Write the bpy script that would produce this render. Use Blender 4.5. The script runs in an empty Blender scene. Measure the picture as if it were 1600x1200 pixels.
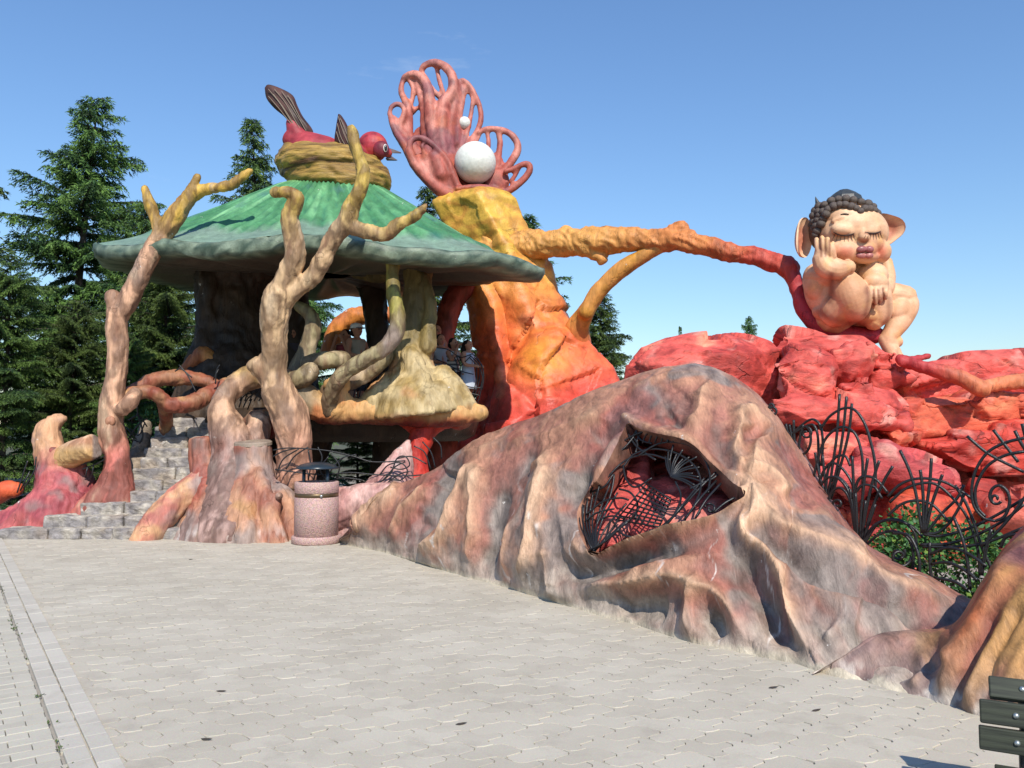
import bpy, bmesh, math, random
import numpy as np
from mathutils import Vector, Matrix

# ------------------------------------------------------------------ camera, sky, sun
scene = bpy.context.scene
col = scene.collection
F = 1280.0                       # focal length in pixels of a 1600 px wide picture
PITCH = math.atan(70.0 / F)
HC = 1.6
cam_d = bpy.data.cameras.new('camera'); cam = bpy.data.objects.new('camera', cam_d); col.objects.link(cam)
cam_d.sensor_width = 36.0; cam_d.lens = 36.0 * F / 1600.0
cam_d.clip_start = 0.05; cam_d.clip_end = 6000
cam.location = (0, 0, HC); cam.rotation_euler = (math.pi / 2 + PITCH, 0, 0)
scene.camera = cam

SUN_AZ, SUN_EL = math.radians(14), math.radians(44)   # azimuth to the right of straight behind the viewer
world = bpy.data.worlds.new('World'); scene.world = world; world.use_nodes = True
wn = world.node_tree.nodes; wl = world.node_tree.links
bg = wn['Background']
sky = wn.new('ShaderNodeTexSky'); sky.sky_type = 'NISHITA'; sky.sun_disc = False
sky.sun_elevation = SUN_EL; sky.sun_rotation = math.pi - SUN_AZ
sky.altitude = 300; sky.air_density = 1.6; sky.dust_density = 0.0; sky.ozone_density = 3.5
wtc = wn.new('ShaderNodeTexCoord'); wmap = wn.new('ShaderNodeMapping'); wmap.inputs['Scale'].default_value = (2.2, 2.2, 9)
wnz = wn.new('ShaderNodeTexNoise'); wnz.inputs['Scale'].default_value = 1.6; wnz.inputs['Detail'].default_value = 7; wnz.inputs['Roughness'].default_value = .62
wramp = wn.new('ShaderNodeValToRGB'); wramp.color_ramp.elements[0].position = .66; wramp.color_ramp.elements[1].position = .95
wramp.color_ramp.elements[0].color = (0, 0, 0, 1); wramp.color_ramp.elements[1].color = (.45, .45, .45, 1)
wmix = wn.new('ShaderNodeMixRGB'); wmix.inputs[2].default_value = (7.5, 8.0, 8.6, 1)
wl.new(wtc.outputs['Generated'], wmap.inputs[0]); wl.new(wmap.outputs[0], wnz.inputs['Vector'])
wl.new(wnz.outputs['Fac'], wramp.inputs[0]); wl.new(wramp.outputs[0], wmix.inputs[0])
wtint = wn.new('ShaderNodeMixRGB'); wtint.blend_type = 'MULTIPLY'; wtint.inputs[0].default_value = 1; wtint.inputs[2].default_value = (.775, .94, 1.19, 1)
wl.new(sky.outputs[0], wtint.inputs[1]); wl.new(wtint.outputs[0], wmix.inputs[1]); wl.new(wmix.outputs[0], bg.inputs['Color'])
bg.inputs['Strength'].default_value = 0.115
sun_d = bpy.data.lights.new('sun', 'SUN'); sun = bpy.data.objects.new('sun', sun_d); col.objects.link(sun)
sun_d.energy = 4.8; sun_d.angle = math.radians(0.53); sun_d.color = (1.0, .94, .84)
sdir = Vector((math.sin(SUN_AZ) * math.cos(SUN_EL), -math.cos(SUN_AZ) * math.cos(SUN_EL), math.sin(SUN_EL)))
sun.rotation_euler = sdir.to_track_quat('Z', 'Y').to_euler(); sun.location = (6, -20, 25)
scene.view_settings.view_transform = 'Standard'; scene.view_settings.look = 'None'
scene.view_settings.exposure = 0.2; scene.view_settings.gamma = 1.0; scene.view_settings.use_curve_mapping = False
scene.render.engine = 'CYCLES'
scene.cycles.max_bounces = 6; scene.cycles.diffuse_bounces = 3; scene.cycles.glossy_bounces = 2
scene.cycles.use_denoising = True
random.seed(7); rng = np.random.default_rng(7)

# ------------------------------------------------------------------ geometry helpers
cP, sP = math.cos(PITCH), math.sin(PITCH)
def P(px, py, Y):
    a = (px - 800) / F; b = (600 - py) / F
    dy = cP - sP * b; dz = sP + cP * b
    t = Y / dy
    return np.array([a * t, Y, HC + dz * t])
def G(px, py, z=0.0):
    a = (px - 800) / F; b = (600 - py) / F
    dy = cP - sP * b; dz = sP + cP * b
    t = (z - HC) / dz
    return np.array([a * t, dy * t, z])
def proj(V):
    V = np.asarray(V); zz = V[:, 2] - HC
    fw = V[:, 1] * cP + zz * sP; up = -V[:, 1] * sP + zz * cP
    fw = np.maximum(fw, 1e-3)
    return 800 + F * V[:, 0] / fw, 600 - F * up / fw
def srgb(h):
    h = h.lstrip('#'); c = [int(h[i:i + 2], 16) / 255 for i in (0, 2, 4)]
    return np.array([x / 12.92 if x <= .04045 else ((x + .055) / 1.055) ** 2.4 for x in c])
def sm(a, b, x):
    t = np.clip((x - a) / (b - a), 0, 1); return t * t * (3 - 2 * t)
def mixc(A, B, t):
    t = np.clip(np.asarray(t), 0, 1)[:, None]; return A * (1 - t) + B * t
_perm = np.random.default_rng(3).integers(0, 2 ** 31, 4096)
def _h(i, j, k):
    return _perm[(i + _perm[(j + _perm[k & 4095]) & 4095]) & 4095]
def noise(V, seed=0):
    V = np.asarray(V, float) + seed * 17.31
    I = np.floor(V).astype(np.int64); f = V - I; u = f * f * f * (f * (f * 6 - 15) + 10)
    def g(a, b, c):
        h = _h(I[:, 0] + a, I[:, 1] + b, I[:, 2] + c)
        gx = ((h & 255) / 127.5 - 1); gy = (((h >> 8) & 255) / 127.5 - 1); gz = (((h >> 16) & 255) / 127.5 - 1)
        return gx * (f[:, 0] - a) + gy * (f[:, 1] - b) + gz * (f[:, 2] - c)
    def l(a, b, t): return a + (b - a) * t
    x = [[l(g(0, b, c), g(1, b, c), u[:, 0]) for c in (0, 1)] for b in (0, 1)]
    y = [l(x[0][c], x[1][c], u[:, 1]) for c in (0, 1)]
    return l(y[0], y[1], u[:, 2])
def fbm(V, sc=1.0, oc=3, seed=0, rough=.5):
    sc = np.asarray(sc, float); s = 0; a = 1.0
    for o in range(oc):
        s = s + a * noise(np.asarray(V) * sc * 2 ** o, seed + o); a *= rough
    return s
def ridged(V, sc=1.0, oc=3, seed=0):
    sc = np.asarray(sc, float); s = 0; a = 1.0
    for o in range(oc):
        s = s + a * (1 - 2 * np.abs(noise(np.asarray(V) * sc * 2 ** o, seed + o))); a *= .5
    return s

def link(o, parent=None):
    col.objects.link(o)
    if parent is not None: o.parent = parent
    return o
def tag(o, label=None, cat=None, group=None, kind=None):
    if label: o['label'] = label
    if cat: o['category'] = cat
    if group: o['group'] = group
    if kind: o['kind'] = kind
    return o
def thing(name, label, cat, loc=(0, 0, 0), group=None):
    o = bpy.data.objects.new(name, None); o.location = tuple(float(c) for c in loc); o.empty_display_size = .2
    link(o); return tag(o, label, cat, group)
def mesh(name, V, Fc, mat=None, smooth=True, paint=None):
    me = bpy.data.meshes.new(name)
    V = np.asarray(V, np.float32)
    if isinstance(Fc, np.ndarray):
        n, k = Fc.shape
        me.vertices.add(len(V)); me.vertices.foreach_set('co', V.ravel())
        me.loops.add(n * k); me.loops.foreach_set('vertex_index', Fc.astype(np.int32).ravel())
        me.polygons.add(n); me.polygons.foreach_set('loop_start', np.arange(0, n * k, k, dtype=np.int32))
        me.update(calc_edges=True); me.validate()
    else:
        me.from_pydata(V.tolist(), [], [tuple(int(i) for i in f) for f in Fc]); me.update()
    if smooth: me.polygons.foreach_set('use_smooth', np.ones(len(me.polygons), bool))
    if mat: me.materials.append(mat)
    if paint is not None: set_paint(me, paint)
    return me
def set_paint(me, C):
    a = me.color_attributes.new('paint', 'FLOAT_COLOR', 'POINT')
    C = np.clip(np.asarray(C, np.float32), 0.002, 1)
    a.data.foreach_set('color', np.c_[C, np.ones(len(C), np.float32)].astype(np.float32).ravel())
def obj(name, V, Fc, mat=None, parent=None, smooth=True, paint=None):
    """V in world coordinates; stored relative to the parent thing's base."""
    V = np.asarray(V, float)
    me = mesh(name, V, Fc, mat, smooth, paint)
    o = bpy.data.objects.new(name, me); link(o, parent)
    if parent is not None:
        off = np.zeros(3); p = parent
        while p is not None: off += np.array(p.location); p = p.parent
        me.transform(Matrix.Translation(Vector(-off)))
    return o
def root_at_base(o, base=None):
    """moves a single-mesh thing's origin to its base without moving the mesh"""
    me = o.data; n = len(me.vertices); V = np.empty(n * 3, np.float32); me.vertices.foreach_get('co', V); V = V.reshape(-1, 3)
    b = np.array([V[:, 0].mean(), V[:, 1].mean(), V[:, 2].min()]) if base is None else base
    me.transform(Matrix.Translation(Vector(-b))); o.location = Vector(b); return o

def spl(pts, m=6):
    p = np.asarray(pts, float)
    if len(p) < 3:
        t = np.linspace(0, 1, m + 1)[:, None]; return p[0] * (1 - t) + p[-1] * t
    q = np.vstack([2 * p[0] - p[1], p, 2 * p[-1] - p[-2]]); out = []
    for i in range(1, len(q) - 2):
        for t in np.linspace(0, 1, m, endpoint=False):
            a, b, c, d = q[i - 1], q[i], q[i + 1], q[i + 2]
            out.append(.5 * ((2 * b) + (-a + c) * t + (2 * a - 5 * b + 4 * c - d) * t ** 2 + (-a + 3 * b - 3 * c + d) * t ** 3))
    out.append(p[-1]); return np.array(out)
def tube(pts, rad, n=10, m=5, round_=True, closed=False):
    """closed round tube through world points; rad per point"""
    pts = np.asarray(pts, float); rad = np.broadcast_to(np.asarray(rad, float), (len(pts),))
    A = spl(np.c_[pts, rad], m) if m > 1 else np.c_[pts, rad]
    C, R = A[:, :3], np.maximum(A[:, 3], 1e-4)
    T = np.gradient(C, axis=0); T /= np.linalg.norm(T, axis=1)[:, None] + 1e-12
    up = np.array([0, 0, 1.0]) if abs(T[0][2]) < .9 else np.array([1.0, 0, 0])
    N = np.cross(T[0], up); N /= np.linalg.norm(N)
    rings = []; ang = np.linspace(0, 2 * np.pi, n, endpoint=False)
    def ring(c, t, nn, r):
        b = np.cross(t, nn); return c + r * (np.cos(ang)[:, None] * nn + np.sin(ang)[:, None] * b)
    Ns = []
    for i in range(len(C)):
        N = N - T[i] * np.dot(N, T[i]); N /= np.linalg.norm(N) + 1e-12; Ns.append(N.copy())
    if round_:
        for a in (.05, .45, .8): rings.append(ring(C[0] - T[0] * R[0] * math.cos(a * math.pi / 2), T[0], Ns[0], R[0] * math.sin(a * math.pi / 2)))
    for i in range(len(C)): rings.append(ring(C[i], T[i], Ns[i], R[i]))
    if round_:
        for a in (.8, .45, .05): rings.append(ring(C[-1] + T[-1] * R[-1] * math.cos(a * math.pi / 2), T[-1], Ns[-1], R[-1] * math.sin(a * math.pi / 2)))
    V = np.vstack(rings); k = len(rings); Fc = []
    i0 = np.arange(n); i1 = (i0 + 1) % n
    quads = np.concatenate([np.c_[r * n + i0, r * n + i1, (r + 1) * n + i1, (r + 1) * n + i0] for r in range(k - 1)])
    Fc = quads.tolist() + [list(range(n))[::-1], list(range((k - 1) * n, k * n))]
    return V, Fc
def ell(c, r, rot=None, nu=18, nv=12):
    c = np.asarray(c, float); r = np.broadcast_to(np.asarray(r, float), (3,))
    th = np.linspace(0, np.pi, nv + 1)[1:-1]; ph = np.linspace(0, 2 * np.pi, nu, endpoint=False)
    V = [[0, 0, 1]] + [[math.sin(t) * math.cos(p), math.sin(t) * math.sin(p), math.cos(t)] for t in th for p in ph] + [[0, 0, -1]]
    V = np.array(V) * r
    if rot is not None: V = V @ np.asarray(rot).T
    V = V + c; Fc = []
    for p in range(nu): Fc.append([0, 1 + p, 1 + (p + 1) % nu])
    for i in range(nv - 2):
        for p in range(nu):
            a = 1 + i * nu + p; b = 1 + i * nu + (p + 1) % nu; Fc.append([a, a + nu, b + nu, b])
    L = len(V) - 1; s = 1 + (nv - 2) * nu
    for p in range(nu): Fc.append([L, s + (p + 1) % nu, s + p])
    return V, Fc
def hull(pts):
    bm = bmesh.new()
    for p in pts: bm.verts.new([float(c) for c in p])
    r = bmesh.ops.convex_hull(bm, input=bm.verts)
    dead = [g for g in set(r['geom_interior']) | set(r['geom_unused']) if isinstance(g, bmesh.types.BMVert)]
    bmesh.ops.delete(bm, geom=list(set(dead)), context='VERTS')
    bm.verts.ensure_lookup_table(); bm.verts.index_update()
    V = np.array([v.co[:] for v in bm.verts]); Fc = [[v.index for v in f.verts] for f in bm.faces]; bm.free(); return V, Fc
def box(c, s, rot=0.0, bev=0.0):
    bm = bmesh.new(); bmesh.ops.create_cube(bm, size=1.0)
    bmesh.ops.scale(bm, vec=s, verts=bm.verts)
    if bev: bmesh.ops.bevel(bm, geom=bm.edges[:], offset=bev, segments=2, affect='EDGES', profile=.5)
    bmesh.ops.rotate(bm, matrix=Matrix.Rotation(rot, 3, 'Z'), verts=bm.verts)
    bm.verts.index_update()
    V = np.array([v.co[:] for v in bm.verts]) + np.asarray(c); Fc = [[v.index for v in f.verts] for f in bm.faces]; bm.free(); return V, Fc
def join(parts):
    Vs, Fs, o = [], [], 0
    for V, Fc in parts:
        Vs.append(V); Fs += [[i + o for i in f] for f in Fc]; o += len(V)
    return np.vstack(Vs), Fs
def rotm(rx=0, ry=0, rz=0):
    from mathutils import Euler
    return np.array(Euler((rx, ry, rz)).to_matrix())
def lathe(prof, c, n=32):
    """profile [(r,z)...] turned round a vertical axis at c"""
    ang = np.linspace(0, 2 * np.pi, n, endpoint=False); V = []; Fc = []
    for r, z in prof: V += [[c[0] + r * math.cos(a), c[1] + r * math.sin(a), c[2] + z] for a in ang]
    k = len(prof)
    for i in range(k - 1):
        for j in range(n): Fc.append([i * n + j, i * n + (j + 1) % n, (i + 1) * n + (j + 1) % n, (i + 1) * n + j])
    Fc += [list(range(n))[::-1], list(range((k - 1) * n, k * n))]
    return np.array(V), Fc
def TP(pts, n=12, m=5, **k):
    """tube from [(px, py, depth, radius in px)]"""
    w = [P(a, b, d) for a, b, d, r in pts]; r = [r * d / F for a, b, d, r in pts]
    return tube(w, r, n, m, **k)
def EP(px, py, d, rx, ry, rz, rot=None):
    s = d / F; return ell(P(px, py, d), (rx * s, rz * s, ry * s), rot)

def remesh(parts, vox, smooth=2, sfac=.5):
    V, Fc = join(parts); me = mesh('tmp', V, Fc, None, False)
    o = bpy.data.objects.new('tmp', me); col.objects.link(o)
    m = o.modifiers.new('r', 'REMESH'); m.mode = 'VOXEL'; m.voxel_size = vox; m.adaptivity = 0
    if smooth: s = o.modifiers.new('s', 'SMOOTH'); s.iterations = smooth; s.factor = sfac
    bpy.context.view_layer.update()
    ev = o.evaluated_get(bpy.context.evaluated_depsgraph_get()); em = ev.to_mesh()
    n = len(em.vertices); V = np.empty(n * 3, np.float32); em.vertices.foreach_get('co', V); V = V.reshape(-1, 3).astype(float)
    N = np.empty(n * 3, np.float32); em.vertex_normals.foreach_get('vector', N); N = N.reshape(-1, 3).astype(float)
    nf = len(em.polygons); tot = np.empty(nf, np.int32); em.polygons.foreach_get('loop_total', tot)
    li = np.empty(len(em.loops), np.int32); em.loops.foreach_get('vertex_index', li)
    if (tot == 4).all(): Fq = li.reshape(-1, 4)
    else: Fq = [list(p.vertices) for p in em.polygons]
    ev.to_mesh_clear(); bpy.data.objects.remove(o); bpy.data.meshes.remove(me)
    return V, N, Fq
def organic(name, parts, vox, mat, parent=None, smooth=2, disp=None, paint=None):
    V, N, Fq = remesh(parts, vox, smooth)
    V0 = V
    if disp is not None: V = V + N * np.asarray(disp(V, N))[:, None]
    C = paint(V0, N) if paint is not None else None
    return obj(name, V, Fq, mat, parent, True, C)

# ------------------------------------------------------------------ materials
def _nt(name):
    m = bpy.data.materials.new(name); m.use_nodes = True; t = m.node_tree
    return m, t, t.nodes, t.links, t.nodes['Principled BSDF']
def plain(name, c, rough=.6, metal=0.0, bump=0.0, bscale=30, var=.15, spec=.5):
    m, t, n, l, b = _nt(name); c = srgb(c) if isinstance(c, str) else np.array(c)
    b.inputs['Roughness'].default_value = rough; b.inputs['Metallic'].default_value = metal
    b.inputs['Specular IOR Level'].default_value = spec
    tc = n.new('ShaderNodeTexCoord'); nz = n.new('ShaderNodeTexNoise'); nz.inputs['Scale'].default_value = bscale; nz.inputs['Detail'].default_value = 5
    l.new(tc.outputs['Object'], nz.inputs['Vector'])
    mx = n.new('ShaderNodeMixRGB'); mx.inputs[1].default_value = (*np.clip(c * (1 - var), 0, 1), 1); mx.inputs[2].default_value = (*np.clip(c * (1 + var), 0, 1), 1)
    l.new(nz.outputs['Fac'], mx.inputs[0]); l.new(mx.outputs[0], b.inputs['Base Color'])
    if bump:
        bp = n.new('ShaderNodeBump'); bp.inputs['Strength'].default_value = bump; bp.inputs['Distance'].default_value = .02
        l.new(nz.outputs['Fac'], bp.inputs['Height']); l.new(bp.outputs[0], b.inputs['Normal'])
    return m
def painted(name, rough=.42, grain=9.0, stretch=(1, 1, .35), bump=.35, crack=0.0, crack_scale=1.6, chips=0.0, dirt=.25, dist=.03, fine=.16):
    """hand-painted concrete: the colour is brushed on (paint attribute), with brush streaks, grime, hair cracks, chips and fine relief"""
    m, t, n, l, b = _nt(name)
    at = n.new('ShaderNodeAttribute'); at.attribute_name = 'paint'
    tc = n.new('ShaderNodeTexCoord'); mp = n.new('ShaderNodeMapping'); mp.inputs['Scale'].default_value = stretch
    l.new(tc.outputs['Object'], mp.inputs[0])
    nz = n.new('ShaderNodeTexNoise'); nz.inputs['Scale'].default_value = grain; nz.inputs['Detail'].default_value = 8; nz.inputs['Roughness'].default_value = .62; nz.inputs['Distortion'].default_value = .6
    l.new(mp.outputs[0], nz.inputs['Vector'])
    rp = n.new('ShaderNodeMapRange'); rp.inputs[1].default_value = .3; rp.inputs[2].default_value = .72; rp.inputs[3].default_value = 1 - dirt * 1.3; rp.inputs[4].default_value = 1 + dirt * .75
    l.new(nz.outputs['Fac'], rp.inputs[0])
    mul = n.new('ShaderNodeVectorMath'); mul.operation = 'SCALE'; l.new(at.outputs['Color'], mul.inputs[0]); l.new(rp.outputs[0], mul.inputs['Scale'])
    cur = mul.outputs[0]; hsock = nz.outputs['Fac']
    nf = n.new('ShaderNodeTexNoise'); nf.inputs['Scale'].default_value = 38; nf.inputs['Detail'].default_value = 6; nf.inputs['Roughness'].default_value = .7; l.new(mp.outputs[0], nf.inputs['Vector'])
    rf = n.new('ShaderNodeMapRange'); rf.inputs[1].default_value = .32; rf.inputs[2].default_value = .68; rf.inputs[3].default_value = 1 - fine; rf.inputs[4].default_value = 1 + fine * .8; l.new(nf.outputs['Fac'], rf.inputs[0])
    m2 = n.new('ShaderNodeVectorMath'); m2.operation = 'SCALE'; l.new(cur, m2.inputs[0]); l.new(rf.outputs[0], m2.inputs['Scale']); cur = m2.outputs[0]
    hm = n.new('ShaderNodeMath'); hm.operation = 'MULTIPLY_ADD'; l.new(nf.outputs['Fac'], hm.inputs[0]); hm.inputs[1].default_value = .4; l.new(nz.outputs['Fac'], hm.inputs[2]); hsock = hm.outputs[0]
    if crack:
        n2 = n.new('ShaderNodeTexNoise'); n2.inputs['Scale'].default_value = 2.5; n2.inputs['Detail'].default_value = 4; l.new(tc.outputs['Object'], n2.inputs['Vector'])
        wv = n.new('ShaderNodeMixRGB'); wv.inputs[0].default_value = .38; l.new(mp.outputs[0], wv.inputs[1]); l.new(n2.outputs['Color'], wv.inputs[2])
        vo = n.new('ShaderNodeTexVoronoi'); vo.feature = 'DISTANCE_TO_EDGE'; vo.inputs['Scale'].default_value = crack_scale; l.new(wv.outputs[0], vo.inputs['Vector'])
        cr = n.new('ShaderNodeMapRange'); cr.inputs[1].default_value = .0; cr.inputs[2].default_value = .022; cr.inputs[3].default_value = 1 - crack; cr.inputs[4].default_value = 1
        l.new(vo.outputs['Distance'], cr.inputs[0])
        n4 = n.new('ShaderNodeTexNoise'); n4.inputs['Scale'].default_value = 1.7; n4.inputs['Detail'].default_value = 3; l.new(tc.outputs['Object'], n4.inputs['Vector'])
        mk = n.new('ShaderNodeMapRange'); mk.inputs[1].default_value = .50; mk.inputs[2].default_value = .62; l.new(n4.outputs['Fac'], mk.inputs[0])
        cl_ = n.new('ShaderNodeMix'); cl_.data_type = 'FLOAT'; cl_.inputs[2].default_value = 1.0; l.new(mk.outputs[0], cl_.inputs[0]); l.new(cr.outputs[0], cl_.inputs[3])
        class _S: pass
        cr = _S(); cr.outputs = [cl_.outputs[0]]
        cm = n.new('ShaderNodeMath'); cm.operation = 'MULTIPLY_ADD'; l.new(cr.outputs[0], cm.inputs[0]); cm.inputs[1].default_value = .7; l.new(hsock, cm.inputs[2]); hsock = cm.outputs[0]
        ck = n.new('ShaderNodeVectorMath'); ck.operation = 'SCALE'; l.new(cur, ck.inputs[0]); l.new(cr.outputs[0], ck.inputs['Scale']); cur = ck.outputs[0]
    if chips:
        n3 = n.new('ShaderNodeTexNoise'); n3.inputs['Scale'].default_value = 5.5; n3.inputs['Detail'].default_value = 9; n3.inputs['Roughness'].default_value = .7; l.new(tc.outputs['Object'], n3.inputs['Vector'])
        c3 = n.new('ShaderNodeMapRange'); c3.inputs[1].default_value = .70 - chips * .06; c3.inputs[2].default_value = .73 - chips * .06; l.new(n3.outputs['Fac'], c3.inputs[0])
        mx = n.new('ShaderNodeMixRGB'); l.new(c3.outputs[0], mx.inputs[0]); l.new(cur, mx.inputs[1]); mx.inputs[2].default_value = (.62, .58, .54, 1); cur = mx.outputs[0]
    l.new(cur, b.inputs['Base Color'])
    rr = n.new('ShaderNodeMapRange'); rr.inputs[3].default_value = rough - .1; rr.inputs[4].default_value = rough + .18; l.new(nz.outputs['Fac'], rr.inputs[0]); l.new(rr.outputs[0], b.inputs['Roughness'])
    b.inputs['Specular IOR Level'].default_value = .35
    bp = n.new('ShaderNodeBump'); bp.inputs['Strength'].default_value = bump; bp.inputs['Distance'].default_value = dist; l.new(hsock, bp.inputs['Height']); l.new(bp.outputs[0], b.inputs['Normal'])
    return m
M = {}
M['bark'] = painted('painted_bark', rough=.5, grain=7, stretch=(1, 1, .22), bump=.7, crack=.35, crack_scale=3.4, chips=.5, dirt=.32)
M['mound'] = painted('painted_mound', rough=.48, grain=7, stretch=(1.5, .6, .6), bump=.6, crack=.0, chips=.5, dirt=.42)
M['rock'] = painted('painted_rock', rough=.5, grain=5, stretch=(1, 1, 2.2), bump=.75, crack=.65, crack_scale=1.8, dirt=.38, chips=.25)
M['trunk'] = painted('painted_trunk', rough=.36, grain=4, stretch=(1, 1, .8), bump=.65, crack=.4, crack_scale=2.0, dirt=.3)
M['skin'] = painted('painted_skin', rough=.5, grain=6, stretch=(1, 1, 1), bump=.14, dirt=.16, fine=.08)
M['shell'] = painted('painted_shell', rough=.52, grain=6, stretch=(1, 1, .6), bump=.35, dirt=.36)
M['roof'] = painted('painted_roof', rough=.45, grain=6, stretch=(1, 1, 1), bump=.45, dirt=.25, chips=.45)
M['nest'] = painted('painted_nest', rough=.4, grain=9, stretch=(.25, .25, 2.2), bump=.8, dirt=.45)
M['stone'] = painted('worn_stone', rough=.75, grain=9, stretch=(1, 1, 1.6), bump=.7, crack=.0, dirt=.4, chips=.6)
M['cloth'] = painted('cloth', rough=.85, grain=14, bump=.1, dirt=.08, fine=.04)
M['pearl'] = plain('pearl_plaster', (.66, .66, .60), rough=.55, bump=.35, bscale=14, var=.28)
M['iron'] = plain('black_iron', (.012, .012, .013), rough=.42, metal=.0, bump=.2, bscale=60, var=.5)
M['hood'] = plain('hood_metal', (.018, .03, .042), rough=.3, bscale=8, var=.3)
M['brass'] = plain('band_metal', (.12, .085, .045), rough=.4, metal=.6, bscale=20, var=.3)
M['steel'] = plain('bolt_metal', (.42, .45, .44), rough=.35, metal=.8)
# ------------------------------------------------------------------ ground and paving
def ground_mat():
    m, t, n, l, b = _nt('soil'); b.inputs['Roughness'].default_value = .95
    tc = n.new('ShaderNodeTexCoord'); z = n.new('ShaderNodeTexNoise'); z.inputs['Scale'].default_value = .8; z.inputs['Detail'].default_value = 9
    l.new(tc.outputs['Object'], z.inputs['Vector']); r = n.new('ShaderNodeValToRGB'); r.color_ramp.elements[0].position = .35; r.color_ramp.elements[1].position = .65
    r.color_ramp.elements[0].color = (.045, .065, .022, 1); r.color_ramp.elements[1].color = (.11, .085, .055, 1)
    l.new(z.outputs['Fac'], r.inputs[0]); l.new(r.outputs[0], b.inputs['Base Color']); return m
s_ = 3000
gnd = obj('ground', [[-s_, -s_, -.06], [s_, -s_, -.06], [s_, s_, -.06], [-s_, s_, -.06]], [[0, 1, 2, 3]], ground_mat(), None, False); tag(gnd, kind='structure')

def paver_mat(name, c0, c1):
    m, t, n, l, b = _nt(name); b.inputs['Roughness'].default_value = .78; b.inputs['Specular IOR Level'].default_value = .3
    oi = n.new('ShaderNodeObjectInfo'); geo = n.new('ShaderNodeNewGeometry'); tc = n.new('ShaderNodeTexCoord')
    z = n.new('ShaderNodeTexNoise'); z.inputs['Scale'].default_value = 1.1; z.inputs['Detail'].default_value = 8; z.inputs['Roughness'].default_value = .6
    l.new(geo.outputs['Position'], z.inputs['Vector'])
    z2 = n.new('ShaderNodeTexNoise'); z2.inputs['Scale'].default_value = 120; z2.inputs['Detail'].default_value = 4; l.new(geo.outputs['Position'], z2.inputs['Vector'])
    at = n.new('ShaderNodeAttribute'); at.attribute_name = 'paint'
    ad = n.new('ShaderNodeMath'); ad.operation = 'ADD'; l.new(oi.outputs['Random'], ad.inputs[0]); l.new(at.outputs['Fac'], ad.inputs[1])
    mu = n.new('ShaderNodeMath'); mu.operation = 'FRACT'; l.new(ad.outputs[0], mu.inputs[0])
    a = n.new('ShaderNodeMath'); a.operation = 'MULTIPLY_ADD'; l.new(mu.outputs[0], a.inputs[0]); a.inputs[1].default_value = .30; l.new(z.outputs['Fac'], a.inputs[2])
    rp = n.new('ShaderNodeMapRange'); rp.inputs[1].default_value = .3; rp.inputs[2].default_value = 1.1; l.new(a.outputs[0], rp.inputs[0])
    mx = n.new('ShaderNodeMixRGB'); mx.inputs[1].default_value = (*c0, 1); mx.inputs[2].default_value = (*c1, 1); l.new(rp.outputs[0], mx.inputs[0])
    m2 = n.new('ShaderNodeMixRGB'); m2.blend_type = 'MULTIPLY'; m2.inputs[0].default_value = .35; l.new(mx.outputs[0], m2.inputs[1]); l.new(z2.outputs['Color'], m2.inputs[2])
    z3 = n.new('ShaderNodeTexNoise'); z3.inputs['Scale'].default_value = 3.2; z3.inputs['Detail'].default_value = 10; z3.inputs['Roughness'].default_value = .72; l.new(geo.outputs['Position'], z3.inputs['Vector'])
    sr = n.new('ShaderNodeMapRange'); sr.inputs[1].default_value = .52; sr.inputs[2].default_value = .72; sr.inputs[4].default_value = .42; l.new(z3.outputs['Fac'], sr.inputs[0])
    g = n.new('ShaderNodeMixRGB'); l.new(sr.outputs[0], g.inputs[0]); l.new(m2.outputs[0], g.inputs[1]); g.inputs[2].default_value = (.26, .225, .185, 1)
    l.new(g.outputs[0], b.inputs['Base Color'])
    bp = n.new('ShaderNodeBump'); bp.inputs['Strength'].default_value = .25; bp.inputs['Distance'].default_value = .004; l.new(z2.outputs['Fac'], bp.inputs['Height']); l.new(bp.outputs[0], b.inputs['Normal'])
    return m
M['paver'] = paver_mat('paver_concrete', (.47, .42, .335), (.64, .585, .48))
M['brick'] = paver_mat('path_brick', (.47, .43, .355), (.63, .585, .48))
M['kerb'] = paver_mat('kerb_concrete', (.49, .45, .38), (.66, .61, .52))
joint = plain('joint_sand', (.30, .275, .24), rough=.95, bump=.3, bscale=90, var=.3)

KD = np.array([-.570, .822])                # direction of the kerb on the ground
KN = np.array([.822, .570])                 # to its right
K0 = G(195, 1200)[:2]                       # a point of the kerb's right edge
def kside(x, y): return (x - K0[0]) * KN[0] + (y - K0[1]) * KN[1]

pav = obj('pavement', [[*(K0 + KD * -8), -.016], [*(K0 + KD * -8 + KN * 16), -.016], [*(K0 + KD * 22 + KN * 16), -.016], [*(K0 + KD * 22), -.016]], [[0, 1, 2, 3]], joint, None, False)
tag(pav, kind='structure')
W, H, AX, AY, PH = .235, .165, -.036, .030, .5
def paver_outline(par, ns=6, gap=.0022):
    off = par * W / 2; o = []
    yb = lambda x: AY * math.sin(2 * math.pi * x / W + PH)
    xs = lambda y: AX * math.sin(2 * math.pi * y / H)
    for i in range(ns): x = off + W * i / ns; o.append((x, yb(x)))
    for i in range(ns): y = H * i / ns; x = off + W + xs(y); o.append((x, y + yb(off + W) * (1) ))
    for i in range(ns): x = off + W - W * i / ns; o.append((x, H + yb(x)))
    for i in range(ns): y = H - H * i / ns; x = off + xs(y); o.append((x, y + yb(off)))
    o = np.array(o) - [off + W / 2, H / 2]
    return o
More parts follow.
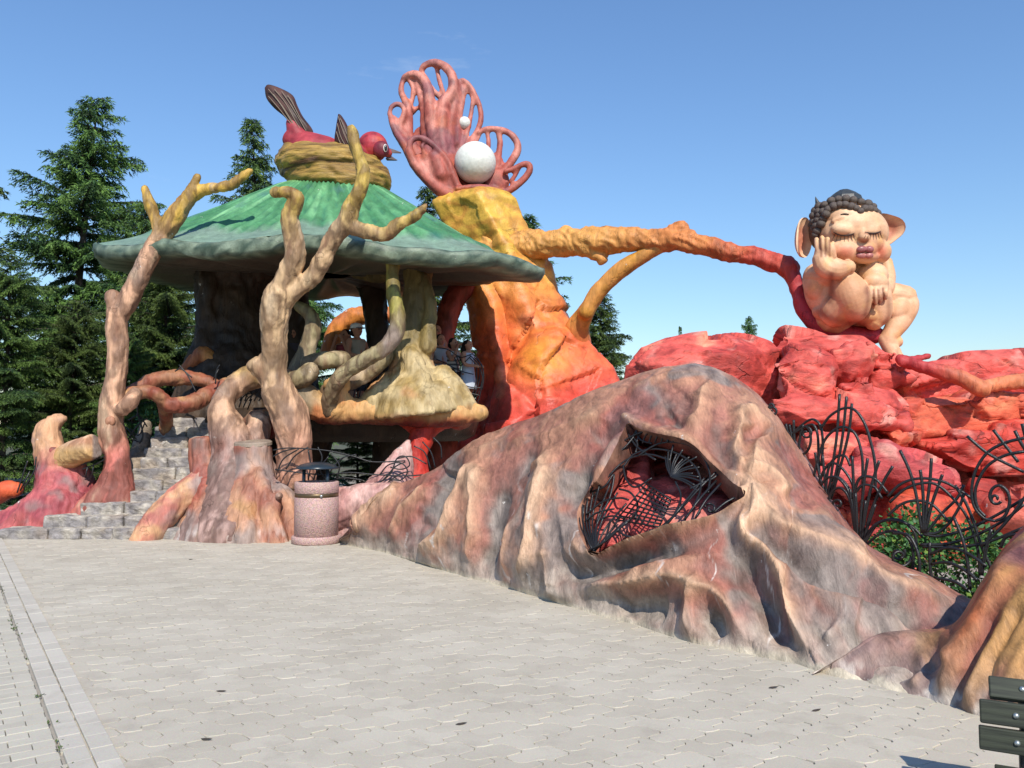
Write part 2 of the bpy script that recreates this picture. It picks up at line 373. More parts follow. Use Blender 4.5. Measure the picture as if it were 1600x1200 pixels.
def paver_mesh(par):
    o = paver_outline(par); n = len(o); ctr = o.mean(0)
    def inset(q, d):
        t = np.roll(q, -1, 0) - np.roll(q, 1, 0); nn = np.c_[-t[:, 1], t[:, 0]]; nn /= np.linalg.norm(nn, axis=1)[:, None] + 1e-9; return q + nn * d
    a = ctr + (o - ctr) * [.966, .955]; b = ctr + (o - ctr) * [.986, .982]
    V = np.vstack([np.c_[a, np.zeros(n)], np.c_[b, np.full(n, -.0045)], np.c_[b, np.full(n, -.017)]])
    Fc = [list(range(n))]
    for r in (0, 1):
        for i in range(n): Fc.append([r * n + i, (r + 1) * n + i, (r + 1) * n + (i + 1) % n, r * n + (i + 1) % n])
    return V, Fc
PM = [paver_mesh(0), paver_mesh(1)]
pm = [mesh('paver', *PM[0], M['paver'], False, np.zeros((len(PM[0][0]), 3))), mesh('paver', *PM[1], M['paver'], False, np.zeros((len(PM[1][0]), 3)))]
ra = math.radians(-6); cr_, sr_ = math.cos(ra), math.sin(ra)
mb = np.array([G(*q)[:2] for q in [(525, 851), (610, 872), (720, 907), (860, 948), (1000, 989), (1120, 1025), (1240, 1050), (1350, 1082), (1470, 1115), (1600, 1150), (1760, 1200)]])
tiles = []
for k in range(-30, 90):
    for i in range(-60, 60):
        lx = i * W + (k % 2) * W / 2 + W / 2; ly = k * H + H / 2
        x = lx * cr_ - ly * sr_; y = lx * sr_ + ly * cr_ + 2.9
        if y < 2.9 or y > 12.35 or kside(x, y) < -.12: continue
        if y < 12 and x > np.interp(y, mb[::-1, 1], mb[::-1, 0]) + .35: continue
        if abs(x) > y * .70 + .3: continue
        tiles.append((y - (0 if abs(x) < y * .63 else -30), x, y, k % 2))
tiles.sort()
rest = []
for idx, (q, x, y, par) in enumerate(tiles):
    z = random.uniform(-.0024, .0020); a = ra + random.uniform(-.006, .006)
    if idx < 300:
        o = bpy.data.objects.new('paver', pm[par]); link(o, pav); o.location = (x, y, z); o.rotation_euler = (random.uniform(-.010, .010), random.uniform(-.010, .010), a)
    else:
        V, Fc = PM[par]; R = rotm(random.uniform(-.010, .010), random.uniform(-.010, .010), a); rest.append((V @ R.T + [x, y, z], Fc))
cols = np.concatenate([np.full((len(v), 3), random.random()) for v, f in rest])
rp_ = obj('paver', *join(rest), M['paver'], pav, False, cols); tag(rp_, kind='stuff')

# kerb of two brick rows, and the brick path to its left
kerb = obj('kerb', [[*(K0 + KD * -6 - KN * .232), -.013], [*(K0 + KD * -6 + KN * .012), -.013], [*(K0 + KD * 14 + KN * .012), -.013], [*(K0 + KD * 14 - KN * .232), -.013]], [[0, 1, 2, 3]], joint, None, False); tag(kerb, kind='structure')
path = obj('path', [[*(K0 + KD * -6 - KN * 5), -.015], [*(K0 + KD * -6 - KN * .233), -.015], [*(K0 + KD * 14 - KN * .233), -.015], [*(K0 + KD * 14 - KN * 5), -.015]], [[0, 1, 2, 3]], joint, None, False); tag(path, kind='structure')
ka = math.atan2(KD[1], KD[0])
kb = mesh('kerb_stone', *box((0, 0, -.02), (.197, .105, .05), 0, .004), M['kerb'], False)
bb = mesh('brick', *box((0, 0, -.02), (.196, .096, .04), 0, .004), M['brick'], False)
for r in range(2):
    for i in range(-4, 62):
        c = K0 + KD * (i * .2 + r * .09) - KN * (.054 + r * .112)
        if c[1] < 2.9: continue
        o = bpy.data.objects.new('kerb_stone', kb); link(o, kerb); o.location = (*c, .012 - r * .006 + random.uniform(-.002, .002)); o.rotation_euler = (0, 0, ka + random.uniform(-.008, .008))
bl = []
for r in range(0, 24):
    for i in range(-8, 60):
        c = K0 + KD * (i * .1 + .05) - KN * (.335 + r * .2 + (i % 2) * .1)
        if c[1] < 3.2 or c[0] < -.645 * c[1] - 2.2 or c[1] > 12: continue
        bl.append((c[1], c))
for i in range(-8, 60):
    if i % 2: bl.append((99, K0 + KD * (i * .1 + .05) - KN * .285))
bl.sort(key=lambda q: q[0] + (40 if q[1][0] < -.645 * q[1][1] - .1 else 0)); rest = []
for idx, (q, c) in enumerate(bl):
    z = random.uniform(-.003, .002); a = ka + math.pi / 2 + random.uniform(-.01, .01)
    if q == 99:
        if c[1] > 2.8: rest.append(box((*c, z - .02), (.098, .096, .04), a))
    elif idx < 300:
        o = bpy.data.objects.new('brick', bb); link(o, path); o.location = (*c, z); o.rotation_euler = (0, 0, a)
    else:
        rest.append(box((*c, z - .02), (.196, .096, .04), a))
if rest:
    o = obj('brick', *join(rest), M['brick'], path, False); tag(o, kind='stuff')

# weeds in the joints along the kerb
weed = plain('weed_green', (.07, .10, .03), rough=.8)
V = []; Fc = []
for i in range(26):
    t = random.uniform(-.5, 7); c = K0 + KD * t - KN * (.226 + random.uniform(-.008, .012))
    for j in range(random.randint(3, 9)):
        a = random.uniform(0, 6.28); L = random.uniform(.012, .034); b = np.array([c[0] + random.uniform(-.025, .025), c[1] + random.uniform(-.025, .025), 0.0])
        e = b + [math.cos(a) * L, math.sin(a) * L, random.uniform(.006, .022)]; w = np.array([-math.sin(a), math.cos(a), 0]) * .006
        k = len(V); V += [b, (b + e) / 2 + w + [0, 0, .004], e, (b + e) / 2 - w + [0, 0, .004]]; Fc.append([k, k + 1, k + 2, k + 3])
o = obj('weeds', V, Fc, weed, None, False); tag(o, kind='stuff')
# dry leaves
leafm = plain('dry_leaf_brown', (.05, .038, .03), rough=.8)
for (x, y, lab) in [(322, 1155, 'small dry leaf lying on the pavers near the lower left'), (345, 1080, 'dark dry leaf on pale pavers to the right of the kerb'), (91, 1032, 'dry leaf lying on the kerb stones'),
                    (298, 874, 'dry leaf on the paving in front of the stone steps'), (1208, 1074, 'dry leaf near the foot of the painted mound'), (720, 1131, 'curled dry leaf on pavers at the middle of the foreground'),
                    (1275, 1110, 'dry leaf lying between the bench and the open paving')]:
    c = G(x, y, .004); a = random.uniform(-.4, .4); L = .03
    pts = np.array([[-L, 0, .002], [-.3 * L, -.35 * L, 0], [.6 * L, -.25 * L, .003], [L * 1.2, 0, .006], [.5 * L, .3 * L, .004], [-.4 * L, .3 * L, .003], [0, 0, -.001]])
    R = rotm(0, 0, a); V = pts @ R.T + c; V = np.vstack([V, V - [0, 0, .0015]])
    Fc = [[6, i, (i + 1) % 6] for i in range(6)] + [[13, 7 + (i + 1) % 6, 7 + i] for i in range(6)] + [[i, 7 + i, 7 + (i + 1) % 6, (i + 1) % 6] for i in range(6)]
    o = obj('dry_leaf', V, Fc, leafm, None, False); tag(o, lab, 'leaf', 'dry leaves on the paving'); root_at_base(o)
# ------------------------------------------------------------------ the big painted root mound with its opening
pairs = [((525, 851), (530, 843, 11.3)), ((560, 860), (575, 808, 11.2)), ((610, 872), (625, 765, 11.0)), ((660, 887), (680, 732, 10.7)), ((720, 907), (740, 693, 10.3)),
         ((790, 926), (810, 664, 9.9)), ((860, 948), (880, 634, 9.5)), ((930, 970), (960, 601, 9.1)), ((1000, 989), (1030, 582, 8.8)), ((1060, 1010), (1090, 572, 8.6)),
         ((1120, 1025), (1140, 585, 8.45)), ((1180, 1038), (1195, 632, 8.25)), ((1240, 1050), (1240, 692, 8.0)), ((1300, 1070), (1285, 762, 7.7)), ((1350, 1082), (1340, 845, 7.3)),
         ((1400, 1098), (1410, 897, 7.0)), ((1470, 1115), (1510, 948, 6.7)), ((1560, 1140), (1600, 985, 6.4))]
bot = spl([G(*a, -.05) for a, b in pairs], 38); rid = spl([P(*b) for a, b in pairs], 38)
nu = len(bot); hh = rid[:, 2]
tan = np.gradient(bot, axis=0); tan[:, 2] = 0; tan /= np.linalg.norm(tan, axis=1)[:, None]
chord = rid - bot; nrm = np.cross(tan, chord); nrm /= np.linalg.norm(nrm, axis=1)[:, None]
nrm *= np.sign(nrm[:, 2:3])
cl = np.linalg.norm(chord, axis=1)[:, None]
back = np.array([.42, .9, 0]) * (.35 + .55 * np.clip(hh / 2, 0, 1))[:, None]
ctrl = [bot, bot + chord * .30 + nrm * cl * .07, bot + chord * .62 + nrm * cl * .10, bot + chord * .86 + nrm * cl * .065, rid,
        rid + back * .55 - np.array([0, 0, 1]) * (hh * .10)[:, None], rid + back * 1.05 - np.array([0, 0, 1]) * (hh * .45)[:, None], (rid + back * 1.5) * [1, 1, 0] - [0, 0, .05]]
ctrl = np.array(ctrl)                               # 8, nu, 3
mv = 40; S = spl(ctrl.reshape(8, -1), mv).reshape(-1, nu, 3)   # rows v
nvv = S.shape[0]; vfr = np.arange(nvv) / mv / 4.0   # 1.0 at the ridge
def grid_normals(S):
    du = np.gradient(S, axis=1); dv = np.gradient(S, axis=0); n = np.cross(du, dv); n /= np.linalg.norm(n, axis=2)[:, :, None] + 1e-12
    return n
NS = grid_normals(S)
if NS[60, nu // 2, 2] < 0: NS = -NS
def pdist(px, py, line):
    """distance to a polyline, side sign and position along it"""
    L = np.array(line, float); best = np.full(px.shape, 1e9); side = np.zeros(px.shape); al = np.zeros(px.shape)
    seg = np.linalg.norm(np.diff(L, axis=0), axis=1); cum = np.r_[0, np.cumsum(seg)]
    for i in range(len(L) - 1):
        a, b = L[i], L[i + 1]; d = b - a; t = np.clip(((px - a[0]) * d[0] + (py - a[1]) * d[1]) / (d @ d), 0, 1)
        ex = px - a[0] - t * d[0]; ey = py - a[1] - t * d[1]; q = np.hypot(ex, ey); s = np.sign(d[0] * (py - a[1]) - d[1] * (px - a[0]))
        u = q < best; best = np.where(u, q, best); side = np.where(u, s, side); al = np.where(u, (cum[i] + t * seg[i]) / cum[-1], al)
    return best, side, al
def spl2(l): return spl(l, 5)
# (line, width px, height m, kind, skew): ridges raised from the concrete; grooves have a negative height
FOLDS = [
    ([(635, 760), (600, 790), (558, 832)], 13, .13, 0), ([(672, 758), (650, 790), (610, 848)], 12, .11, 0),
    ([(745, 724), (725, 770), (690, 845), (655, 862)], 15, .15, 0), ([(752, 730), (752, 770), (742, 820), (733, 885)], 10, .09, 0),
    ([(718, 745), (690, 790), (655, 830)], 17, -.13, 0), ([(705, 735), (690, 760)], 14, -.14, 0),
    ([(835, 735), (812, 790), (800, 850), (798, 905)], 15, .10, 0), ([(790, 760), (772, 820), (765, 890)], 15, -.09, 0),
    ([(862, 710), (850, 780), (843, 840), (826, 920)], 17, .15, 0), ([(835, 700), (818, 760), (812, 830)], 12, -.07, 0),
    ([(860, 860), (872, 905), (862, 945)], 16, .10, 0), ([(893, 720), (880, 790), (893, 862), (918, 890)], 13, .08, 0),
    ([(912, 730), (900, 780), (905, 835)], 14, -.12, 0),
    ([(920, 884), (985, 850), (1060, 828), (1120, 806), (1170, 778)], 15, .16, 0), ([(1168, 775), (1180, 800), (1172, 845)], 12, .10, 0),
    ([(868, 885), (920, 898), (1000, 870), (1075, 850)], 17, -.12, 0),
    ([(895, 918), (960, 920), (1050, 910), (1090, 922), (1130, 945), (1168, 1000)], 14, .13, 0), ([(985, 898), (1060, 880), (1150, 868)], 16, .07, 0),
    ([(960, 945), (1040, 945)], 18, -.10, 0), ([(1086, 922), (1080, 960), (1084, 1012)], 10, .09, 0), ([(1110, 960), (1125, 1000)], 14, -.10, 0),
    ([(1165, 800), (1166, 850), (1200, 880), (1226, 936), (1252, 980), (1266, 1015)], 12, .16, 0), ([(1150, 870), (1185, 920), (1215, 975), (1235, 1010)], 17, -.13, 0),
    ([(1175, 790), (1215, 825), (1262, 850), (1320, 885), (1400, 930), (1490, 955)], 16, .12, 0), ([(1172, 830), (1205, 852), (1255, 890), (1320, 925), (1400, 955), (1480, 972)], 15, -.14, 0),
    ([(1205, 866), (1260, 915), (1330, 955), (1420, 985)], 15, .08, 0), ([(1260, 960), (1300, 990)], 18, -.06, 0),
    ([(1285, 1000), (1310, 988), (1345, 992)], 20, .07, 0), ([(1190, 1020), (1252, 1052), (1318, 1074)], 10, .09, 0),
    ([(1030, 622), (1047, 642), (1052, 660), (1070, 668)], 6, -.05, 0), ([(1104, 592), (1099, 622), (1087, 650), (1070, 672)], 9, .06, 0),
    ([(1157, 630), (1152, 673), (1143, 710), (1162, 742)], 9, .09, 0), ([(1125, 650), (1120, 700), (1150, 735)], 18, -.08, 0),
    ([(1157, 630), (1180, 655), (1195, 678), (1180, 705), (1170, 732)], 9, .07, 0), ([(1165, 670), (1175, 690)], 13, -.07, 0),
    ([(1160, 740), (1195, 745), (1220, 790)], 14, .09, 0), ([(985, 612), (1040, 592), (1090, 588), (1103, 598)], 12, .05, 0), ([(1055, 640), (1075, 610)], 20, -.05, 0),
    ([(925, 690), (950, 672), (985, 660)], 14, -.09, 0), ([(700, 722), (780, 700), (860, 680), (930, 655), (1000, 650)], 12, .06, 0), ([(820, 690), (900, 660)], 13, -.05, 0),
    ([(1230, 760), (1290, 830), (1340, 880)], 16, .05, 0),
]
pxg, pyg = proj(S.reshape(-1, 3)); pxg = pxg.reshape(nvv, nu); pyg = pyg.reshape(nvv, nu)
D = np.zeros((nvv, nu)); Wf = (vfr <= 1.02)[:, None] * np.ones((1, nu))
wob = fbm(S.reshape(-1, 3), 2.3, 3, 5).reshape(nvv, nu); wob2 = fbm(S.reshape(-1, 3), 2.3, 3, 9).reshape(nvv, nu)
fx = pxg + wob * 12; fy = pyg + wob2 * 12
for line, w, h, kd in FOLDS:
    q, s, al = pdist(fx, fy, spl2(line)); taper = sm(-.02, .18, al) * sm(1.02, .82, al) * .75 + .25
    w_ = w * 1.15
    ws = w_ * np.where(s < 0, 1.75, .85)
    if h > 0: D += h * np.clip(1 - q / (ws * 1.9), 0, 1) ** 1.7 * taper * 1.25
    else: D += h * np.exp(-(q / w_) ** 2) * taper * 1.1
HOLE0 = [(980, 659), (1030, 678), (1087, 698), (1126, 736), (1167, 771), (1121, 801), (1041, 819), (985, 839), (951, 855), (927, 870), (912, 849), (902, 800), (931, 753), (958, 705), (980, 659)]
_q, _s, _a = pdist(pxg, pyg, spl(HOLE0, 3)); D += .07 * np.exp(-(_q / 10) ** 2) - .05 * np.exp(-((_q - 26) / 12) ** 2) * sm(1100, 1000, pxg)
D *= 1.0 * Wf * sm(0, .05, vfr)[:, None]
Sv = S.reshape(-1, 3)
warp = np.c_[wob.ravel(), wob2.ravel(), wob.ravel()] * .35
_ul = np.r_[0, np.cumsum(np.linalg.norm(np.diff(bot * .5 + rid * .5, axis=0), axis=1))]; _vl = vfr[:, None] * cl.ravel()[None, :]
FL = np.c_[(np.ones((nvv, 1)) * _ul[None, :] + .25 * wob + .35 * D).ravel(), (_vl * .42 + .3 * wob2).ravel(), np.zeros(nvv * nu)]     # brush direction: down the folds
Dn = .042 * fbm(Sv + warp, (1.1, 1.1, .6), 2, 1) + .015 * (ridged(Sv + warp * .6, (1.9, 1.9, .8), 2, 2) - .75) + .004 * fbm(Sv, 14, 2, 3)
D2 = (D + Dn.reshape(nvv, nu) * sm(0, .04, vfr)[:, None])
S2 = S + NS * D2[:, :, None]
# colour: airbrushed peach on the ridges, rose and brown on the flanks, grey in the hollows
pe, pe2, ro, br, gr, gr2 = (srgb(h) for h in ('c49a7a', 'ad7d64', '9c695a', '835c50', '877b73', '68605b'))
tt = (D / .10 + 3.2 * Dn.reshape(nvv, nu) / .1 * .35).ravel() + .50 * fbm(FL, (2.0, 1.8, 1), 4, 11) + .28 * fbm(FL, (9, 5, 1), 3, 13)
lowz = np.clip(Sv[:, 2] / 2.0, 0, 1)
tt = tt + (lowz - .42) * 1.0 - .45
C = mixc(gr2, gr, sm(-1.9, -1.0, tt)); C = mixc(C, br, sm(-1.15, -.6, tt) * .8); C = mixc(C, ro, sm(-.75, -.15, tt)); C = mixc(C, pe2, sm(-.25, .45, tt)); C = mixc(C, pe, sm(.35, 1.2, tt))
greyp = sm(-.08, .28, fbm(FL, (1.7, 2.0, 1), 4, 21)) * .9
C = mixc(C, gr, greyp * sm(1.35, .2, tt))
C = mixc(C, srgb('9c5248'), sm(.1, .45, fbm(FL, (1.6, 1.8, 1), 3, 27)) * sm(1.0, .2, tt) * .55)
C = mixc(C, srgb('d6b090'), sm(.10, .2, (D + .35 * Dn.reshape(nvv, nu)).ravel()) * .7)
C = mixc(C, srgb('c2b3a2'), sm(.33, .02, Sv[:, 2] + .18 * fbm(Sv, 6, 3, 31)) * .55)
scr = sm(.42, .55, fbm(FL, (11, 2.2, 1), 3, 41)) * sm(1.3, .3, Sv[:, 2]); C = mixc(C, srgb('d8d0c8'), scr * .8)
C = mixc(C, srgb('dcbf96'), (sm(1.0, 1.12, vfr)[:, None] * np.ones((1, nu))).ravel() * .85)
C = mixc(C, srgb('c9bda6'), sm(.05, .0, Sv[:, 2] + .04 * fbm(Sv, 9, 2, 3)) * .9)
# opening
HOLE = [(980, 659), (1002, 671), (1030, 678), (1064, 685), (1087, 698), (1106, 718), (1126, 736), (1146, 755), (1167, 771), (1143, 787), (1121, 801), (1087, 811), (1041, 819), (1019, 828), (985, 839), (951, 855),
        (927, 870), (921, 866), (912, 849), (904, 828), (902, 800), (912, 778), (931, 753), (945, 730), (958, 705), (970, 682)]
HOLE = spl(HOLE + [HOLE[0]], 3)[:-1]
def inpoly(x, y, poly):
    ins = np.zeros(x.shape, bool); n = len(poly); j = n - 1
    for i in range(n):
        xi, yi = poly[i]; xj, yj = poly[j]
        c = ((yi > y) != (yj > y)) & (x < (xj - xi) * (y - yi) / (yj - yi + 1e-12) + xi); ins ^= c; j = i
    return ins
px2, py2 = proj(S2.reshape(-1, 3)); px2 = px2.reshape(nvv, nu); py2 = py2.reshape(nvv, nu)
inside = inpoly(px2, py2, HOLE) & (vfr <= 1.02)[:, None]
ridx = np.arange(nvv * nu).reshape(nvv, nu)
Q = np.stack([ridx[:-1, :-1], ridx[:-1, 1:], ridx[1:, 1:], ridx[1:, :-1]], -1).reshape(-1, 4)
keep = ~inside.ravel()[Q].all(1); Q = Q[keep]
# snap the rim of the opening onto its outline, moving along the surface
insf = inside.ravel(); rimv = np.unique(Q[insf[Q].any(1)]); rimv = rimv[insf[rimv]]
SV = S2.reshape(-1, 3).copy(); dS = np.linalg.norm(SV - [0, 0, HC], axis=1) / F
_pa, _pb, _pd = px2[vfr <= 1.02].ravel(), py2[vfr <= 1.02].ravel(), S2[vfr <= 1.02][:, :, 1].ravel()
_near = (_pa > 860) & (_pa < 1210) & (_pb > 620) & (_pb < 910); _pa, _pb, _pd = _pa[_near], _pb[_near], _pd[_near]
def fdepth(x, y):
    q = (_pa - x) ** 2 + (_pb - y) ** 2; j = np.argpartition(q, 10)[:10]; w = 1 / (q[j] + 3); return float((_pd[j] * w).sum() / w.sum())
for i in rimv:
    q = np.array([px2.ravel()[i], py2.ravel()[i]]); A = HOLE; B = np.roll(HOLE, -1, 0); d = B - A; t = np.clip(((q - A) * d).sum(1) / (d * d).sum(1), 0, 1); c = A + d * t[:, None]
    j = np.argmin(((c - q) ** 2).sum(1)); SV[i] = P(c[j][0], c[j][1], fdepth(c[j][0], c[j][1]))
thick = .24
_th = (np.clip((hh[None, :] - .25) / 1.1, .03, 1) * np.ones((nvv, 1))).reshape(-1, 1)
IN = SV - (NS.reshape(-1, 3) * thick + np.array([0, .05, 0])) * _th
if True:
    o_ = np.array([1, 0, 0, 0]); nq = len(SV)
    Q2 = Q[:, ::-1] + nq
    from collections import Counter
    E = np.vstack([Q[:, [0, 1]], Q[:, [1, 2]], Q[:, [2, 3]], Q[:, [3, 0]]]); key = np.sort(E, 1); kk = key[:, 0] * nq + key[:, 1]
    uq, inv, cnt = np.unique(kk, return_inverse=True, return_counts=True); bd = E[cnt[inv] == 1]
    side = np.c_[bd[:, 1] + 2 * nq, bd[:, 0] + 2 * nq, bd[:, 0] + 3 * nq, bd[:, 1] + 3 * nq]
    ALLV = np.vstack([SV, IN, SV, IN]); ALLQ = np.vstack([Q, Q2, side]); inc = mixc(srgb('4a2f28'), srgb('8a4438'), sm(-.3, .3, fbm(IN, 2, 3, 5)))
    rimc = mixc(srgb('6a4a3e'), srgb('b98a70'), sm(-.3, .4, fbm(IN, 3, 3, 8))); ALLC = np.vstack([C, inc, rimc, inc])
    used = np.unique(ALLQ); mp = np.full(len(ALLV), -1); mp[used] = np.arange(len(used))
    v0, v1, v2 = ALLV[ALLQ[100, 0]], ALLV[ALLQ[100, 1]], ALLV[ALLQ[100, 2]]
    fl = np.cross(v1 - v0, v2 - v0) @ NS.reshape(-1, 3)[ALLQ[100, 0]]
    FQ = mp[ALLQ]; FQ = FQ if fl > 0 else FQ[:, ::-1]
mound = thing('root_mound', 'huge hollow mound painted in peach, rose and grey folds with a grilled eye-shaped opening', 'sculpture', (1.5, 8, 0))
obj('shell', ALLV[used], FQ, M['mound'], mound, True, ALLC[used])
frontm = (vfr <= 1.0)
_fx, _fy, _fp = px2[frontm][::3, ::4].ravel(), py2[frontm][::3, ::4].ravel(), S2[frontm][::3, ::4].reshape(-1, 3)
def mdepth(px, py):
    q = (_fx - px) ** 2 + (_fy - py) ** 2; j = np.argpartition(q, 8)[:8]; w = 1 / (q[j] + 4); return float((_fp[j, 1] * w).sum() / w.sum())

# red rock inside the mound, lit through the opening
def redpaint(V, N, seed=0, base='d9564a', lo='b23c34', hi='ea8a66'):
    n1 = fbm(V, (1.2, 1.2, 2.0), 4, seed); n2 = fbm(V, (2.6, 2.6, 5), 3, seed + 5)
    C = mixc(srgb(lo), srgb(base), sm(-.45, .1, n1)); C = mixc(C, srgb(hi), sm(.15, .6, n1 + .4 * n2)); C = mixc(C, srgb('6e2b2a'), sm(.38, .7, n2) * .6)
    return mixc(C, srgb('eba898'), sm(.15, .55, fbm(V, 2.3, 3, seed + 9)) * .7)
def PM_(x, y, c): return P(x, y, mdepth(x, y) + c)
inner = organic('cave_rock', [hull([PM_(880, 890, .42), PM_(890, 840, .5), PM_(915, 770, .6), PM_(950, 700, .7), PM_(985, 668, .9), PM_(1010, 720, .62), PM_(1000, 800, .5), PM_(960, 850, .42), PM_(1020, 690, 1.2), PM_(1020, 850, 1.0), PM_(900, 880, 1.2)]),
                              hull([PM_(990, 840, .5), PM_(1000, 760, .7), PM_(1040, 750, .8), PM_(1090, 800, .7), PM_(1150, 790, .7), PM_(1090, 850, .5), PM_(1150, 780, 1.6), PM_(1040, 740, 1.6), PM_(990, 850, 1.6)]),
                              hull([PM_(920, 690, 1.3), PM_(1180, 690, 1.3), PM_(1180, 860, 1.0), PM_(900, 860, 1.0), PM_(920, 690, 1.7), PM_(1180, 690, 1.7)])], .03, M['rock'], None, 1,
                lambda V, N: .05 * fbm(V, 3, 3, 2) + .03 * ridged(V, (2, 2, 5), 2, 4), lambda V, N: redpaint(V, N, 3, 'd9605a', 'b8443e', 'e88a70'))
tag(inner, 'red painted rock inside the hollow mound, seen through the iron grille', 'rock'); root_at_base(inner)

# iron grille in the opening
def rod(parent, pts, d, r=.011, name='rod', n=6, m=6):
    w = [P(a, b, d(a, b) if callable(d) else d) for a, b in pts]
    V, Fc = tube(w, r, n, m if len(pts) > 2 else 1, round_=False); return obj(name, V, Fc, M['iron'], parent, True)
def spiral(cx, cy, r0, r1, a0, a1, n=18, sy=1.0):
    t = np.linspace(0, 1, n); return [(cx + (r0 + (r1 - r0) * q) * math.cos(a0 + (a1 - a0) * q), cy + sy * (r0 + (r1 - r0) * q) * math.sin(a0 + (a1 - a0) * q)) for q in t]
gril = thing('iron_grille', 'twisted black iron grille with fans and a ladder bulging in the mound opening', 'grille', P(1030, 800, 7.4))
c1 = lambda x, y: (860 + x / 3.53, 560 + y / 3.53)
gd0 = mdepth(905, 850); gd1 = mdepth(1000, 668)
def gdep(px, py):
    return mdepth(min(max(px, 905), 1160), min(max(py, 668), 860)) + .06
def gr_(l, r=.010, name='rod'): rod(gril, [c1(*q) for q in l], gdep, r, name)
for k, a in enumerate(np.linspace(-2.0, .35, 15)):
    L = 120 + 60 * ((k * 7) % 5) / 4; gr_([(668, 655), (668 + L * .5 * math.cos(a), 655 + L * .5 * math.sin(a)), (668 + L * math.cos(a + .15), 655 + L * math.sin(a + .15))], .009)
for e in [(150, 830), (175, 790), (205, 770), (235, 740), (270, 700), (330, 690), (370, 740), (420, 800), (300, 820)]:
    gr_([(245, 1065), ((245 + e[0]) / 2 - 25, (1065 + e[1]) / 2), e])
for e in [(330, 900), (380, 880), (430, 900), (470, 860)]: gr_([(250, 1055), (300, 1000), e])
A0, A1, B0, B1 = np.array((530, 690)), np.array((665, 780)), np.array((365, 890)), np.array((600, 930))
for q in np.linspace(0, 1, 8): gr_([A0 + (A1 - A0) * q, B0 + (B1 - B0) * q], .008)
for q in np.linspace(0, 1, 10): gr_([A0 + (B0 - A0) * q, A1 + (B1 - A1) * q], .008)
for l in [[(220, 740), (280, 610), (350, 500), (430, 440), (520, 400)], [(240, 760), (330, 640), (420, 560), (540, 530), (660, 560)], [(400, 600), (460, 530), (570, 500), (700, 525), (800, 600), (830, 700), (800, 800), (740, 890)],
          [(480, 540), (600, 470), (740, 470), (840, 540), (880, 640), (870, 740)], [(300, 560), (400, 500), (470, 420)], [(430, 420), (470, 480), (520, 520), (580, 560)], [(160, 830), (155, 940), (185, 1030), (225, 1085)],
          [(185, 810), (180, 920), (210, 1010), (240, 1070)], [(220, 740), (300, 705), (350, 640), (330, 760), (280, 860)], [(640, 920), (720, 820), (800, 720), (850, 660)], [(600, 940), (700, 850), (820, 720), (920, 620)],
          [(740, 890), (820, 780), (915, 675)], [(800, 880), (860, 780), (940, 690)], [(380, 720), (440, 740), (480, 800), (470, 880)], [(250, 900), (330, 870), (400, 880)], [(690, 680), (720, 760), (690, 850), (640, 920)],
          [(400, 590), (420, 670), (470, 710), (560, 660)], [(200, 860), (290, 790), (380, 770), (430, 780)], [(190, 900), (260, 850), (350, 830)], [(560, 945), (480, 985), (400, 970), (345, 900)], [(640, 915), (560, 965), (450, 985)],
          [(900, 850), (960, 800), (1015, 768)], [(770, 720), (830, 690), (900, 660), (935, 622)], [(210, 1060), (300, 1010), (380, 940)], [(450, 430), (480, 470), (470, 520)], [(470, 400), (500, 450), (560, 470)]]:
    gr_(l, .010)
for x in range(440, 780, 34): gr_([(x, 470 - abs(x - 520) * .06), (x + 14, 430), (x + 38, 396 + (x - 440) * .14)], .009)
gr_([((x - 860) * 3.53, (y - 560) * 3.53) for x, y in spiral(1110, 795, 9, 2, 3.5, 10.5)], .010, 'scroll')
# ------------------------------------------------------------------ painted bark: pale peach low, ochre-yellow high
def barkpaint(lo='b8745f', mid='d2a684', hi='c9a24a', y0=720, y1=560, y2=400, y3=310, seed=0, grey=.5):
    def f(V, N):
        px, py = proj(V); n = fbm(V, (3, 3, 1.0), 4, seed); n2 = fbm(V, (1.2, 1.2, .8), 3, seed + 7)
        yy = py + 40 * n2
        C = mixc(srgb(lo), srgb(mid), sm(y0, y1, yy)); C = mixc(C, srgb(hi), sm(y2, y3, yy))
        C = mixc(C, srgb('54382c'), sm(.95, 1.35, ridged(V + .2 * fbm(V, 2, 2, seed)[:, None], (5, 5, 1.3), 3, seed + 11)) * .6)
        C = mixc(C, srgb('8d7c72'), sm(.15, .55, fbm(V, (2.2, 2.2, 1), 3, seed + 3)) * grey)
        C = mixc(C, srgb('7d4a3a'), sm(.2, .6, n) * .55); C = mixc(C, srgb('e6cba8'), sm(-.2, -.55, n) * .5)
        return C
    return f
def barkdisp(a=.02, seed=0):
    return lambda V, N: a * 1.1 * (ridged(V + .15 * fbm(V, 2, 2, seed)[:, None], (9, 9, 1.8), 2, seed) - .6) + a * 1.3 * fbm(V, 3.2, 3, seed + 2)

